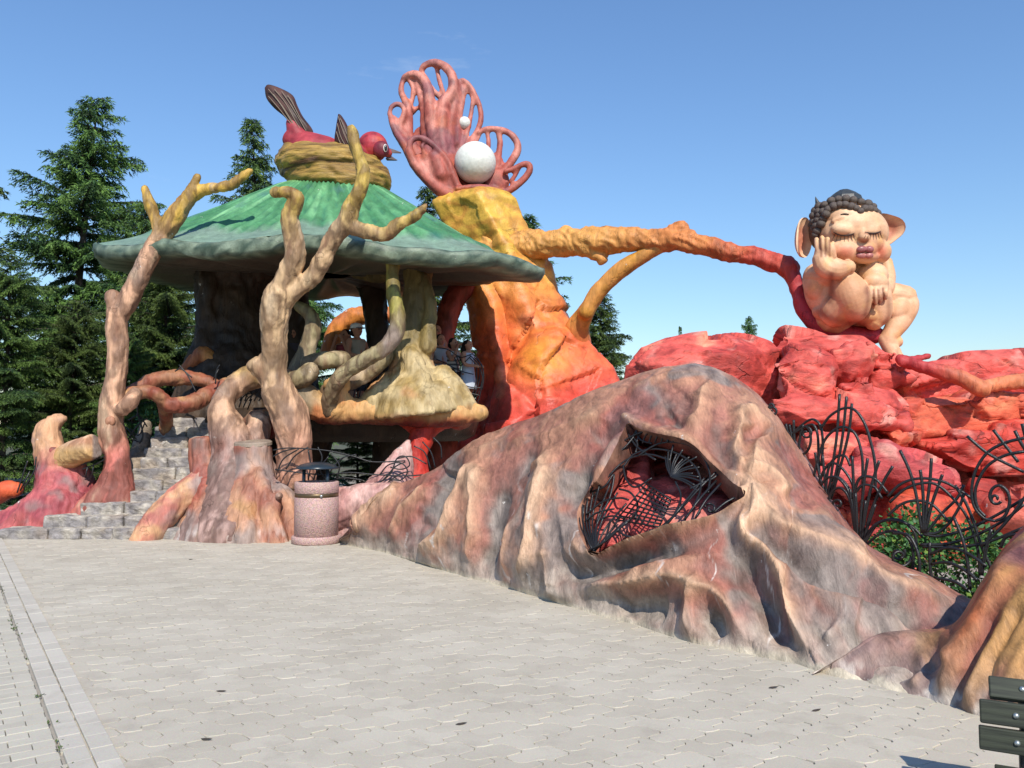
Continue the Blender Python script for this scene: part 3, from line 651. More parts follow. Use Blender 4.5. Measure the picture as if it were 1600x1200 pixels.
# ------------------------------------------------------------------ mushroom pavilion
PC = P(515, 400, 15.1)[:2]                                        # axis
pvl = thing('mushroom_pavilion', 'open pavilion with a green mushroom roof on gnarled trunk columns', 'pavilion', (PC[0], PC[1], 0))
def roof_geo():
    n, rings = 220, 46
    th = np.linspace(0, 2 * np.pi, n, endpoint=False)
    # rim: plan radius and height round the roof (angle 0 = right, -90 deg = towards the viewer)
    key = [(-180, 4.08, 4.62), (-150, 3.85, 4.42), (-125, 3.1, 4.32), (-105, 2.85, 4.36), (-90, 2.8, 4.32), (-72, 2.95, 4.30), (-55, 3.25, 4.22), (-38, 3.85, 4.16), (-22, 4.22, 4.16), (-8, 3.75, 4.40), (4, 3.35, 4.55), (30, 3.1, 4.62), (60, 3.1, 4.62), (90, 3.3, 4.62), (120, 3.5, 4.62), (150, 4.1, 4.62), (180, 4.08, 4.62)]
    ka_ = np.radians([k[0] for k in key]); tt_ = (th + np.pi) % (2 * np.pi) - np.pi
    kp = np.array([[-360 + 180 + 150, 0, 0]]);
    R = np.interp(tt_, ka_, [k[1] for k in key]); Z = np.interp(tt_, ka_, [k[2] for k in key])
    for _ in range(5): R = (np.roll(R, 1) + R + np.roll(R, -1)) / 3; Z = (np.roll(Z, 1) + Z + np.roll(Z, -1)) / 3
    cs = np.c_[np.cos(th), np.sin(th), th * 0]
    R = R + .10 * noise(cs * 2.2, 1) + .06 * noise(cs * 6, 2) + .03 * noise(cs * 16, 4); Z = Z + .18 * noise(cs * 2.6, 3) + .13 * noise(cs * 6, 5)
    _tk = np.linspace(0, 1, 60); _fk = np.interp(_tk, [0, .2, .45, .66, .84, 1], [1.12, 1.0, .64, .33, .15, 0])
    for _ in range(4): _fk[1:-1] = (_fk[:-2] + 2 * _fk[1:-1] + _fk[2:]) / 4
    rows = []; top = 6.02; kinds = []
    for i in range(rings):                                         # top surface from the centre out
        t = i / (rings - 1); r = .25 + (R - .25) * t; f = float(np.interp(t, _tk, _fk))
        z = Z + .16 + (top - Z - .16) * f
        sw = th * 34 + 5.0 * t + 3.5 * noise(np.c_[cs[:, 0] * 3 * t, cs[:, 1] * 3 * t, th * 0], 8); am = 1.3 * sm(.04, .2, t) * sm(.84, .74, t)
        z = z + .060 * am * (np.abs(np.sin(sw)) - .5) + .03 * noise(np.c_[cs[:, 0] * r * 1.6, cs[:, 1] * r * 1.6, th * 0], 6)
        if t > .70: z = z - .05 * sm(.74, .79, t + .035 * noise(cs * 9, 7))
        rows.append(np.c_[PC[0] + r * cs[:, 0], PC[1] + r * cs[:, 1], z]); kinds.append(np.full(n, t))
    fl = [(1.004, .145), (1.014, .115), (1.016, .05), (1.008, -.04), (.99, -.085), (.95, -.09)]
    for a, dz in fl:
        jn = .07 * noise(cs * 10 + dz * 9, 9) + .035 * noise(cs * 30 + dz * 20, 10)
        rows.append(np.c_[PC[0] + (R * a + jn) * cs[:, 0], PC[1] + (R * a + jn) * cs[:, 1], Z + dz + (.05 if dz < .1 else .02) * noise(cs * 13 + dz * 8, 11)]); kinds.append(np.full(n, 1.2))
    for q in (.85, .7, .5, .3, .12):
        r = R * q; rows.append(np.c_[PC[0] + r * cs[:, 0], PC[1] + r * cs[:, 1], Z - .10 + (4.55 - Z) * (1 - q) + .05 * np.sin(th * 22) * sm(.1, .5, q) * sm(.9, .7, q)]); kinds.append(np.full(n, 2.0))
    V = np.vstack(rows); k = len(rows); i0 = np.arange(n); i1 = (i0 + 1) % n
    Q = np.concatenate([np.c_[r * n + i0, r * n + i1, (r + 1) * n + i1, (r + 1) * n + i0] for r in range(k - 1)]); Q = Q[:, ::-1]
    return V, Q, np.concatenate(kinds), np.tile(th, k)
V, Q, kd, th_ = roof_geo()
st = fbm(np.c_[np.cos(th_) * 9, np.sin(th_) * 9, kd * 1.2], 1.6, 3, 2)
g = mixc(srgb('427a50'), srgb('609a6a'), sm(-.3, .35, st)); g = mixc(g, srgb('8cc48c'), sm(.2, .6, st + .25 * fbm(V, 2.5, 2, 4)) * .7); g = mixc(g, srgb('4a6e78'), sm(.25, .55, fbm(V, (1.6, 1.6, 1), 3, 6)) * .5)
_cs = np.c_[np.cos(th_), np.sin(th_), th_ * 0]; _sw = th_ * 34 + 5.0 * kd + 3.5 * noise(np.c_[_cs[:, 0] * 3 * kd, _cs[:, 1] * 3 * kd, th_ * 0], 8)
g = mixc(g, srgb('2f6a55'), sm(.34, .05, np.abs(np.sin(_sw))) * sm(.05, .2, kd) * .65)  # relief shading put into the colour: darker green along the swirl grooves
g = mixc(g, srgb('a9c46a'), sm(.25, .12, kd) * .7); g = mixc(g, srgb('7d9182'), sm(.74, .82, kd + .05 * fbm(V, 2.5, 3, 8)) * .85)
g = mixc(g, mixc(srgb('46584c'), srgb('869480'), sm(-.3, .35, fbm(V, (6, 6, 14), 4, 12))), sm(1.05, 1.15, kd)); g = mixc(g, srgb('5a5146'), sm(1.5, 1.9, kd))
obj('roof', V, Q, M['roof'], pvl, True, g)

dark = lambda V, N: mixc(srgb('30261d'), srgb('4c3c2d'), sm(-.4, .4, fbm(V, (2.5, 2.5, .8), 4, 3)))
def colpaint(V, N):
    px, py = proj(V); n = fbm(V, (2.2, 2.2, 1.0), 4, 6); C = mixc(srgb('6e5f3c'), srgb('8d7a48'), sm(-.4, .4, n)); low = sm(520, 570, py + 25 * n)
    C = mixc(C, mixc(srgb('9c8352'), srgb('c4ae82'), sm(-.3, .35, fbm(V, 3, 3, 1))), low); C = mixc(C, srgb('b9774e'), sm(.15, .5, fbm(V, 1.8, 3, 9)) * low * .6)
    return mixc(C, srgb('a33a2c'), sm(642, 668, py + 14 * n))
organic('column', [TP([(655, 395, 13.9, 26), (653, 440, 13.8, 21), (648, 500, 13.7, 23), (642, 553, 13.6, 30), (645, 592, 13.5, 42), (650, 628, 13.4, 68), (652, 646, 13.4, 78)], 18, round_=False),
                   TP([(690, 590, 13.4, 20), (705, 625, 13.35, 32), (715, 640, 13.3, 30)]), TP([(640, 555, 13.2, 14), (655, 590, 13.1, 18), (668, 620, 13.0, 20)]), TP([(610, 600, 13.3, 20), (590, 628, 13.2, 25), (570, 640, 13.2, 18)]),
                   TP([(660, 430, 13.6, 8), (672, 480, 13.5, 9), (668, 540, 13.4, 12)]), TP([(625, 400, 14.2, 16), (600, 425, 14.6, 14), (560, 420, 15.2, 16)])], .035, M['bark'], pvl, 2, barkdisp(.03, 4), colpaint)
organic('rim', [TP([(445, 590, 12.9, 14), (465, 612, 12.9, 20), (492, 634, 12.95, 22), (520, 640, 13.0, 22), (570, 643, 13.1, 20), (633, 645, 13.1, 20), (690, 648, 13.1, 20), (740, 646, 13.2, 14), (750, 645, 13.2, 12)], 12),
                TP([(525, 600, 12.9, 11), (528, 618, 12.9, 15), (540, 636, 13.0, 18)]), TP([(513, 600, 12.85, 8), (535, 596, 12.85, 9), (540, 606, 12.9, 6)]), TP([(470, 640, 13.2, 18), (440, 655, 13.3, 22), (400, 668, 13.2, 24)])], .03, M['bark'], pvl, 2, barkdisp(.025, 8),
        lambda V, N: mixc(mixc(mixc(srgb('8a7a62'), srgb('c89a62'), sm(470, 520, proj(V)[0])), srgb('d8824f'), sm(-.1, .5, fbm(V, 2.4, 3, 2)) * .8), srgb('7c2e26'), sm(646, 664, proj(V)[1] + 8 * fbm(V, 4, 2, 3))))
pc2 = P(540, 640, 15.2)
V, Fc = lathe([(2.2, 1.38), (2.38, 1.48), (2.44, 1.72), (2.40, 1.95), (2.2, 1.96), (.2, 1.96)], (0, 0, 0), 48); V[:, 1] *= .85; V += [pc2[0] + .02, 15.35, 0]
V[:, :2] += .12 * np.c_[noise(V * 1.3, 2), noise(V * 1.3, 3)]
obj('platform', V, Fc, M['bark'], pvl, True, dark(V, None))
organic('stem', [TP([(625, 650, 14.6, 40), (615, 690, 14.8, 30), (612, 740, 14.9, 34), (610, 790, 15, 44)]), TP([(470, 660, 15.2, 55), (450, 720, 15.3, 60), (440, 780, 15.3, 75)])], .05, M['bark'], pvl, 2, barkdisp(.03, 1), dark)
organic('leg', [TP([(700, 645, 13.3, 24), (680, 655, 13.3, 20), (658, 682, 13.2, 17), (650, 715, 13.1, 16), (652, 750, 13.0, 20), (655, 800, 12.9, 26)]), TP([(640, 650, 13.3, 20), (655, 668, 13.3, 16), (662, 690, 13.2, 14)])], .03, M['bark'], pvl, 2, barkdisp(.022, 5),
        lambda V, N: mixc(mixc(srgb('a8281f'), srgb('d0402c'), sm(-.3, .3, fbm(V, (3, 3, 1.2), 3, 2))), srgb('5a1f1a'), sm(.2, .5, fbm(V, 3, 3, 5)) * .7))
organic('core', [TP([(372, 425, 15.6, 70), (370, 455, 15.6, 60), (368, 500, 15.5, 56), (366, 560, 15.4, 64), (362, 620, 15.2, 84), (360, 665, 15.1, 95)], 18), TP([(430, 440, 16.2, 50), (440, 470, 16.2, 42), (450, 540, 16.2, 36), (450, 640, 16.2, 50)], 14),
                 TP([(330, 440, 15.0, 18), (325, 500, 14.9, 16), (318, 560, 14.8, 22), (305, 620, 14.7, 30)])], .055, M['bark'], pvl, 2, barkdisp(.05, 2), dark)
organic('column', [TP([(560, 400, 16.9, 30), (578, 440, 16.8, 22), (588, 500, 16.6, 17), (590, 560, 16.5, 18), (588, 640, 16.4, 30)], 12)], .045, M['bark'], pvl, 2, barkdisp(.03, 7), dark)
def gp(V, N): px, py = proj(V); return barkpaint('8a7658', 'a0926e', '999048', 620, 560, 520, 470, 5, .8)(V, N)
organic('branch', [TP([(614, 395, 12.75, 11), (613, 430, 12.7, 10), (615, 458, 12.6, 10), (621, 485, 12.55, 11), (620, 515, 12.5, 12), (603, 543, 12.5, 12), (572, 561, 12.5, 12), (545, 577, 12.55, 12), (527, 597, 12.6, 12), (516, 622, 12.75, 12), (513, 642, 12.9, 13)], 12)], .022, M['bark'], pvl, 2, barkdisp(.018, 3), gp)
organic('branch', [TP([(600, 556, 13.2, 14), (570, 585, 13.1, 13), (535, 602, 13.0, 12), (515, 612, 13.0, 14)]), ], .025, M['bark'], pvl, 2, barkdisp(.018, 6), gp)
organic('branch', [TP([(535, 562, 13.2, 13), (505, 563, 13.0, 14), (480, 568, 13.0, 12)]), TP([(485, 580, 12.7, 14), (470, 592, 12.7, 15), (448, 598, 12.8, 15)])], .025, M['bark'], pvl, 2, barkdisp(.018, 9), gp)
organic('branch', [TP([(466, 478, 13.4, 7), (485, 492, 13.4, 10), (490, 512, 13.4, 12), (482, 540, 13.4, 13), (470, 575, 13.4, 17), (460, 610, 13.3, 20)])], .025, M['bark'], pvl, 2, barkdisp(.018, 2), gp)

# orange arch behind the pavilion
o = organic('orange_arch', [TP([(512, 560, 19.5, 12), (520, 528, 19.5, 14), (536, 505, 19.5, 14), (560, 494, 19.5, 14), (590, 492, 19.5, 13), (625, 500, 19.5, 14), (640, 560, 19.5, 20), (640, 690, 19.5, 26)], 10)], .06, M['bark'], None, 2, barkdisp(.03), lambda V, N: mixc(srgb('d8893c'), srgb('c0703a'), sm(-.3, .3, fbm(V, 1.5, 3, 2))))
tag(o, 'orange painted root arch far behind the pavilion, seen through its opening', 'sculpture'); root_at_base(o)
o = organic('leaning_limb', [TP([(735, 435, 17.0, 20), (712, 462, 16.7, 17), (697, 505, 16.5, 17), (690, 555, 16.4, 18), (688, 640, 16.4, 24), (685, 700, 16.4, 30), (685, 790, 16.4, 34)], 12)], .045, M['bark'], None, 2, barkdisp(.03, 3), lambda V, N: mixc(srgb('7c3a2c'), srgb('a0493a'), sm(-.3, .3, fbm(V, 2, 3, 2))))
tag(o, 'dark red leaning limb between the pavilion and the orange tower', 'sculpture'); root_at_base(o)

# ------------------------------------------------------------------ nest and bird on the roof
def q4(x, y, d=0.0, D=15.0): return P(410 + x / 6.317, 130 + y / 6.317, D - d / 6.317 * D / F)
s4 = 15.0 / F / 6.317
nest = organic('nest', [tube([q4(700, 700), q4(700, 760), q4(690, 860), q4(680, 960), q4(680, 1010)], [470 * s4, 530 * s4, 560 * s4, 520 * s4, 430 * s4], 28, 4, False) if False else ell(q4(690, 850), (560 * s4, 470 * s4, 215 * s4), rotm(0, math.radians(7), 0), 28, 18), hull([q4(690 + 530 * math.cos(a) * k, 850 + y + 60 * math.cos(a), 440 * math.sin(a) * k) for a in np.linspace(0, 6.2, 18) for y, k in ((-190, .86), (-60, 1.02), (90, 1.02), (190, .84))]), ell(q4(500, 790), (330 * s4, 360 * s4, 180 * s4), None, 24, 14), ell(q4(940, 960), (330 * s4, 360 * s4, 200 * s4), None, 24, 14)], .028, M['nest'], None, 3,
               lambda V, N: .06 * (ridged(V + .2 * fbm(V, 1.5, 2, 1)[:, None], (1.1, 1.1, 6.0), 2, 4) - .8) + .04 * fbm(V, (2.2, 2.2, 9), 3, 6) + .05 * fbm(V, 1.6, 2, 8),
               lambda V, N: mixc(mixc(srgb('8a6a35'), srgb('b3914a'), sm(-.35, .35, fbm(V, (.9, .9, 6), 4, 2))), srgb('54381f'), sm(.12, .5, fbm(V, (1.2, 1.2, 7), 3, 8))))
tag(nest, 'huge brown woven nest sculpture on top of the green roof', 'nest'); root_at_base(nest)
bird = thing('bird', 'red bird sculpture with raised dark tail sitting in the nest', 'bird statue', q4(650, 760))
def bp_(V, N):
    n = fbm(V, 3, 3, 4); X = V[:, 0]; t = (X - q4(300, 0)[0]) / (q4(1200, 0)[0] - q4(300, 0)[0])
    C = mixc(srgb('8e3038'), srgb('ac4048'), sm(-.3, .3, n)); return mixc(C, srgb('5e2428'), sm(.2, .5, fbm(V, 2, 3, 7)) * .6)
organic('body', [ell(q4(560, 700), (330 * s4, 210 * s4, 190 * s4), rotm(0, math.radians(10), 0)), tube([q4(300, 560), q4(420, 620), q4(620, 690)], [105 * s4, 150 * s4, 170 * s4], 14), tube([q4(300, 400), q4(350, 520), q4(450, 640)], [70 * s4, 105 * s4, 130 * s4], 14), ell(q4(900, 720), (200 * s4, 190 * s4, 130 * s4))], .02, M['skin'], bird, 3, None, bp_)
def hp(V, N):
    n = fbm(V, 4, 3, 2); c = q4(1090, 630); t = (V[:, 2] - c[2]) / (150 * s4); C = mixc(srgb('6d2630'), srgb('b03842'), sm(-.5, .15, n)); return mixc(C, srgb('d0704a'), sm(.1, .5, n) * .5)
organic('head', [ell(q4(1090, 630), 152 * s4), tube([q4(1090, 640), q4(1000, 720)], [130 * s4, 120 * s4], 14), tube([q4(1180, 660, 80), q4(1240, 690, 40)], [75 * s4, 45 * s4], 12)], .018, M['skin'], bird, 2, None, hp)
V, N, Q_ = remesh([ell(q4(1172, 652, 118), (82 * s4, 60 * s4, 84 * s4))], .014, 2); obj('cheek', V, Q_, M['skin'], bird, True, mixc(srgb('6b2430'), srgb('8a3040'), sm(-.3, .3, fbm(V, 5, 2, 1))))
wht = plain('eye_white', (.75, .73, .68), .4); blk = plain('eye_black', (.02, .02, .022), .25)
ec = q4(1214, 640, 168); er = rotm(0, 0, math.radians(30))
V, Fc = ell((0, 0, 0), (22 * s4, 12 * s4, 40 * s4)); obj('eye', V @ er.T + ec, Fc, wht, bird); V, Fc = ell((0, -6 * s4, 0), (17 * s4, 12.5 * s4, 33 * s4)); obj('pupil', V @ er.T + ec, Fc, blk, bird)
beakm = plain('beak_paint', (.10, .065, .06), .4, bump=.2, bscale=10, var=.4)
V, Fc = hull([q4(1235, 632, 60), q4(1235, 632, -60), q4(1240, 690, 70), q4(1240, 690, -60), q4(1370, 682, 6), q4(1370, 694, 0), q4(1300, 655, 0)]); obj('beak', V, Fc, beakm, bird, False)
V, Fc = hull([q4(1215, 745, 60), q4(1215, 745, -50), q4(1245, 700, 40), q4(1245, 700, -40), q4(1335, 760, 4), q4(1320, 766, 0), q4(1230, 765, 20)]); obj('beak', V, Fc, beakm, bird, False)
def blade(name, outline, thick, lines, D0=0.0, base='54332c'):
    n = len(outline); o3 = spl([(*q, 0) for q in outline] + [(*outline[0], 0)], 4)[:-1, :2]; c = o3.mean(0); parts = []
    fr = [q4(x, y, D0 + thick * .5) for x, y in o3]; bk = [q4(x, y, D0 - thick * .5) for x, y in o3]; m = len(o3)
    inn = [q4(*(c + (q - c) * .75), D0 + thick * 1.4) for q in o3]; inb = [q4(*(c + (q - c) * .75), D0 - thick * 1.4) for q in o3]
    V = np.array(fr + bk + inn + inb + [q4(*c, D0 + thick * 1.8), q4(*c, D0 - thick * 1.8)]); Fc = []
    for i in range(m):
        j = (i + 1) % m; Fc += [[i, j, j + m, i + m], [2 * m + i, 2 * m + j, j, i], [i + m, j + m, 3 * m + j, 3 * m + i], [4 * m, 2 * m + j, 2 * m + i], [4 * m + 1, 3 * m + i, 3 * m + j]]
    V2, N2, Q2 = remesh([(V, Fc)], .014, 2)
    cc = mixc(srgb(base), srgb('3a2622'), sm(-.3, .3, fbm(V2, 3, 3, 1)))
    o = obj(name, V2, Q2, M['skin'], bird, True, cc)
    for l in lines: Vt, Ft = tube([q4(x, y, D0 + thick * 1.75 + 2) for x, y in l], [.0075] * len(l), 6, 4); obj('feather_line', Vt, Ft, fl_m, o)
fl_m = plain('feather_line_paint', (.20, .15, .105), .5)
blade('tail', [(22, 45), (60, 12), (180, 50), (300, 120), (345, 220), (400, 330), (500, 470), (470, 560), (400, 570), (300, 480), (235, 350), (120, 250), (40, 150)], 40,
      [[(60, 60), (180, 210), (300, 400), (420, 540)], [(120, 60), (230, 200), (330, 380), (400, 490)], [(190, 80), (270, 200), (350, 330), (430, 470)], [(250, 120), (310, 220), (370, 340)], [(60, 130), (180, 270), (280, 400)], [(110, 110), (220, 260), (320, 420)]])
blade('wing', [(748, 300), (780, 320), (840, 420), (880, 560), (905, 690), (800, 660), (715, 580), (725, 440)], 36, [[(750, 330), (790, 460), (850, 600), (890, 680)], [(740, 400), (770, 520), (820, 620)], [(770, 350), (820, 470), (870, 600)], [(730, 480), (760, 570), (800, 640)]], 150, '4a2a26')

# ------------------------------------------------------------------ bare painted trees
tree1 = thing('bare_tree', 'tall bare painted tree with forked ochre branches left of the stone steps', 'tree', P(182, 760, 12.9))
D1 = 12.7
organic('trunk', [TP([(184, 725, D1, 17), (170, 760, D1 - .05, 18), (148, 790, D1 - .1, 22), (120, 820, D1 - .1, 24)]), TP([(186, 740, D1, 18), (192, 775, D1 - .05, 14), (190, 810, D1 - .1, 14)]), TP([(x, y, D1, r) for x, y, r in [(184, 800, 30), (184, 770, 24), (184, 740, 20), (183, 710, 17), (175, 680, 19), (173, 647, 18), (177, 613, 16), (182, 580, 15), (184, 547, 15), (182, 513, 15), (186, 490, 16), (200, 470, 15), (217, 435, 14), (234, 400, 14), (250, 372, 15), (268, 347, 15), (288, 318, 12), (302, 298, 9)]], 14),
                 TP([(x, y, D1, r) for x, y, r in [(184, 505, 13), (178, 482, 10), (176, 462, 10)]]), TP([(x, y, D1 - .05, r) for x, y, r in [(252, 372, 11), (245, 350, 9), (236, 325, 7.5), (230, 305, 6), (226, 294, 5)]]),
                 TP([(x, y, D1, r) for x, y, r in [(294, 312, 9), (301, 294, 7), (308, 277, 5)]]), TP([(x, y, D1 + .05, r) for x, y, r in [(295, 310, 9), (312, 299, 9), (335, 294, 8), (360, 289, 7.5), (377, 277, 6.5), (391, 267, 5)]]),
                 TP([(190, 640, D1 - .1, 10), (204, 628, D1 - .1, 12), (212, 615, D1, 10)])], .022, M['bark'], tree1, 3, barkdisp(.02, 1), barkpaint('b8685c', 'cfa283', 'c8a14a', 740, 640, 400, 330, 1))
for x, y in [(163, 658)]: organic('knot', [EP(x + 9, y, D1 - .155, 9, 9, 4), EP(x + 9, y, D1 - .175, 4, 4, 4)], .02, M['bark'], tree1, 1, None, lambda V, N: mixc(srgb('96614a'), srgb('b48468'), .5 + fbm(V, 6, 2)))
tree2 = thing('bare_tree', 'twisted bare painted tree rising in front of the green roof behind the stump', 'tree', P(460, 730, 12.5))
def D2(y): return 11.55 + max(0, (y - 300)) / 420 * .95
def t2(l): return TP([(x, y, D2(y), r) for x, y, r in l], 14)
organic('trunk', [t2([(462, 745, 30), (460, 715, 26), (459, 680, 26), (452, 647, 28), (436, 613, 25), (428, 580, 20), (429, 547, 19), (428, 513, 20), (430, 485, 23), (438, 458, 22)]),
                  t2([(434, 468, 20), (449, 434, 17), (459, 408, 16), (461, 388, 15), (456, 362, 14), (452, 338, 13), (460, 320, 12), (462, 308, 10), (450, 301, 8), (436, 300, 7.5), (428, 301, 7)]),
                  t2([(440, 470, 18), (462, 452, 14), (485, 435, 13), (502, 413, 13), (512, 388, 13), (526, 366, 14), (541, 345, 14), (550, 322, 12), (563, 294, 11), (567, 268, 10), (560, 243, 9), (553, 222, 8), (550, 200, 6)]),
                  t2([(541, 346, 13), (556, 358, 11), (578, 363, 10), (602, 366, 10), (622, 350, 9), (645, 340, 7.5), (658, 329, 5.5), (665, 321, 3)]), t2([(552, 325, 7), (559, 305, 4.5), (562, 290, 3)]),
                  t2([(425, 600, 14), (413, 582, 15), (402, 572, 15)]), t2([(412, 560, 8), (420, 580, 10), (424, 610, 12)])], .022, M['bark'], tree2, 2, barkdisp(.021, 4), barkpaint('d09a80', 'd0ad84', 'bfa150', 735, 560, 400, 320, 4))

# ------------------------------------------------------------------ roots and stumps at the foot
def rootpaint(seed=0, a='a8604f', b='c98a63', c='8a7f78', red='b04040'):
    def f(V, N):
        n = fbm(V, (3, 3, 1.2), 4, seed); n2 = fbm(V, 1.5, 3, seed + 3)
        C = mixc(srgb(a), srgb(b), sm(-.3, .25, n)); C = mixc(C, srgb(red), sm(.1, .5, n2) * .6); C = mixc(C, srgb('c89a5c'), sm(.3, .6, fbm(V, 2.2, 2, seed + 9)) * .45)
        C = mixc(C, srgb(c), sm(.0, .4, fbm(V, (2, 2, 1), 4, seed + 5) + .3 * sm(.5, 0, V[:, 2])) * .75); return mixc(C, srgb('cfc4bd'), sm(.35, .0, V[:, 2]) * sm(.0, .4, fbm(V, (7, 7, 2), 3, seed + 2)) * .7)
    return f
stump = thing('stump_root', 'painted tree stump with flat sawn top and spreading roots behind the litter bin', 'sculpture', G(400, 830))
organic('stump', [TP([(395, 695, 12.40, 28), (395, 730, 12.40, 31), (394, 765, 12.30, 39), (392, 800, 12.20, 50), (391, 835, 12.15, 60), (391, 900, 12.10, 68)], 18, round_=False),
                  TP([(375, 740, 12.20, 10), (360, 790, 11.95, 13), (335, 840, 11.80, 16), (325, 880, 11.75, 18)]), TP([(405, 740, 12.10, 11), (418, 790, 11.85, 13), (432, 840, 11.75, 16), (438, 880, 11.70, 18)]), TP([(392, 750, 12.00, 10), (388, 795, 11.80, 12), (384, 840, 11.65, 14), (382, 880, 11.60, 16)]),
                  TP([(425, 765, 12.30, 16), (440, 775, 12.20, 17), (450, 800, 12.20, 24), (452, 840, 12.15, 28), (454, 890, 12.10, 30)]), TP([(430, 780, 11.90, 10), (420, 815, 11.80, 12), (412, 880, 11.75, 12)]), TP([(345, 780, 12.50, 26), (330, 815, 12.35, 40), (315, 860, 12.25, 50), (310, 900, 12.20, 50)])], .025, M['bark'], stump, 1,
        lambda V, N: .032 * (ridged(V, (9, 9, 1.0), 2, 2) - .7) * sm(12.7, 11.8, V[:, 1]) + .02 * fbm(V, 4, 3, 4), rootpaint(2, '9a6552', 'b98a6c', '938a86', '9c5048'))
sc = P(395, 692, 12.4); V, Fc = lathe([(.278, -.03), (.278, .012), (.255, .03), (.01, .034)], sc, 30); V[:, :2] += .012 * np.c_[noise(V * 6, 1), noise(V * 6, 2)]; V[:, 2] += -.10 * (V[:, 1] - sc[1]) * -1
rr_ = np.hypot(V[:, 0] - sc[0], V[:, 1] - sc[1]); obj('sawn_top', V, Fc, M['bark'], stump, False, mixc(srgb('8f7f72'), srgb('a89886'), .5 + .5 * np.sin(rr_ * 90)))
organic('knot', [EP(436, 775, 11.80, 6, 6, 6), EP(436, 775, 11.75, 3, 3, 3)], .014, M['bark'], stump, 1, None, lambda V, N: mixc(srgb('7d5f50'), srgb('b09080'), .5 + fbm(V, 8, 2)))
stump2 = organic('broken_stump', [TP([(313, 684, 12.55, 17), (316, 710, 12.55, 19), (322, 745, 12.45, 22), (332, 785, 12.35, 36), (338, 835, 12.25, 56), (340, 900, 12.25, 60)], 16, round_=False), TP([(335, 690, 12.65, 10), (340, 740, 12.55, 14), (350, 800, 12.45, 20)]), TP([(306, 690, 12.45, 6), (312, 750, 12.35, 8), (330, 800, 12.25, 12)])], .025, M['bark'], None, 1,
                 lambda V, N: .03 * (ridged(V, (10, 10, 1), 2, 3) - .7) + .02 * fbm(V, 5, 2, 4), rootpaint(5, '9a5a48', 'b98064', '857a74', '8f4038')); tag(stump2, 'narrow broken painted stump beside the upper stone steps', 'sculpture'); root_at_base(stump2)
oroot = organic('orange_root', [TP([(318, 748, 12.40, 18), (295, 768, 12.25, 21), (268, 792, 12.15, 21), (243, 820, 12.05, 22), (228, 845, 12.00, 22), (215, 885, 11.95, 20)], 14), TP([(312, 780, 12.5, 18), (298, 815, 12.45, 22), (288, 860, 12.4, 24), (285, 900, 12.35, 24)]), TP([(335, 800, 12.4, 26), (322, 840, 12.3, 32), (318, 900, 12.25, 34)])], .025, M['bark'], None, 4, barkdisp(.02, 6),
                lambda V, N: mixc(mixc(srgb('d0a078'), srgb('b56f62'), sm(-.3, .3, fbm(V, 3, 4, 6))), srgb('97857e'), np.clip(sm(285, 330, proj(V)[0]) * .7 + sm(.2, .5, fbm(V, 2.4, 3, 8)) * .5, 0, 1)))
tag(oroot, 'low orange and pink root bordering the right side of the steps', 'sculpture'); root_at_base(oroot)
aroot = organic('arched_root', [TP([(425, 588, 12.95, 17), (398, 588, 12.85, 18), (372, 600, 12.75, 17), (354, 618, 12.65, 16), (346, 642, 12.55, 19), (356, 672, 12.55, 27), (364, 705, 12.55, 31), (366, 745, 12.45, 40), (368, 790, 12.35, 55), (370, 835, 12.25, 70)], 16), TP([(400, 655, 12.95, 16), (405, 668, 12.85, 18), (395, 700, 12.75, 22), (400, 760, 12.65, 40)])], .03, M['bark'], None, 2, barkdisp(.024, 9), barkpaint('a98a80', 'cba283', 'c0a066', 700, 640, 600, 575, 9, .7))
tag(aroot, 'pale arched root curling from the tree down beside the steps', 'sculpture'); root_at_base(aroot)
proot = organic('pointed_root', [hull([P(x, y, d) for x, y, d in [(640, 686, 12.6), (634, 690, 12.9), (610, 712, 12.4), (590, 740, 12.3), (560, 770, 12.2), (540, 800, 12.1), (645, 720, 12.5), (646, 765, 12.3), (650, 800, 12.2), (600, 800, 11.8), (600, 760, 12.0), (640, 760, 13.2), (560, 790, 13.2)]]), TP([(510, 800, 12.0, 34), (545, 790, 12.0, 30), (590, 780, 12.0, 26), (640, 790, 12, 30)]), TP([(470, 822, 12.3, 20), (520, 836, 12.1, 20), (570, 850, 11.9, 16)])], .03, M['mound'], None, 3, barkdisp(.02, 12), rootpaint(12, 'b0807a', 'cfa59a', 'a09a97', 'a86a62'))
tag(proot, 'pale pink pointed root standing behind the litter bin', 'sculpture'); root_at_base(proot)
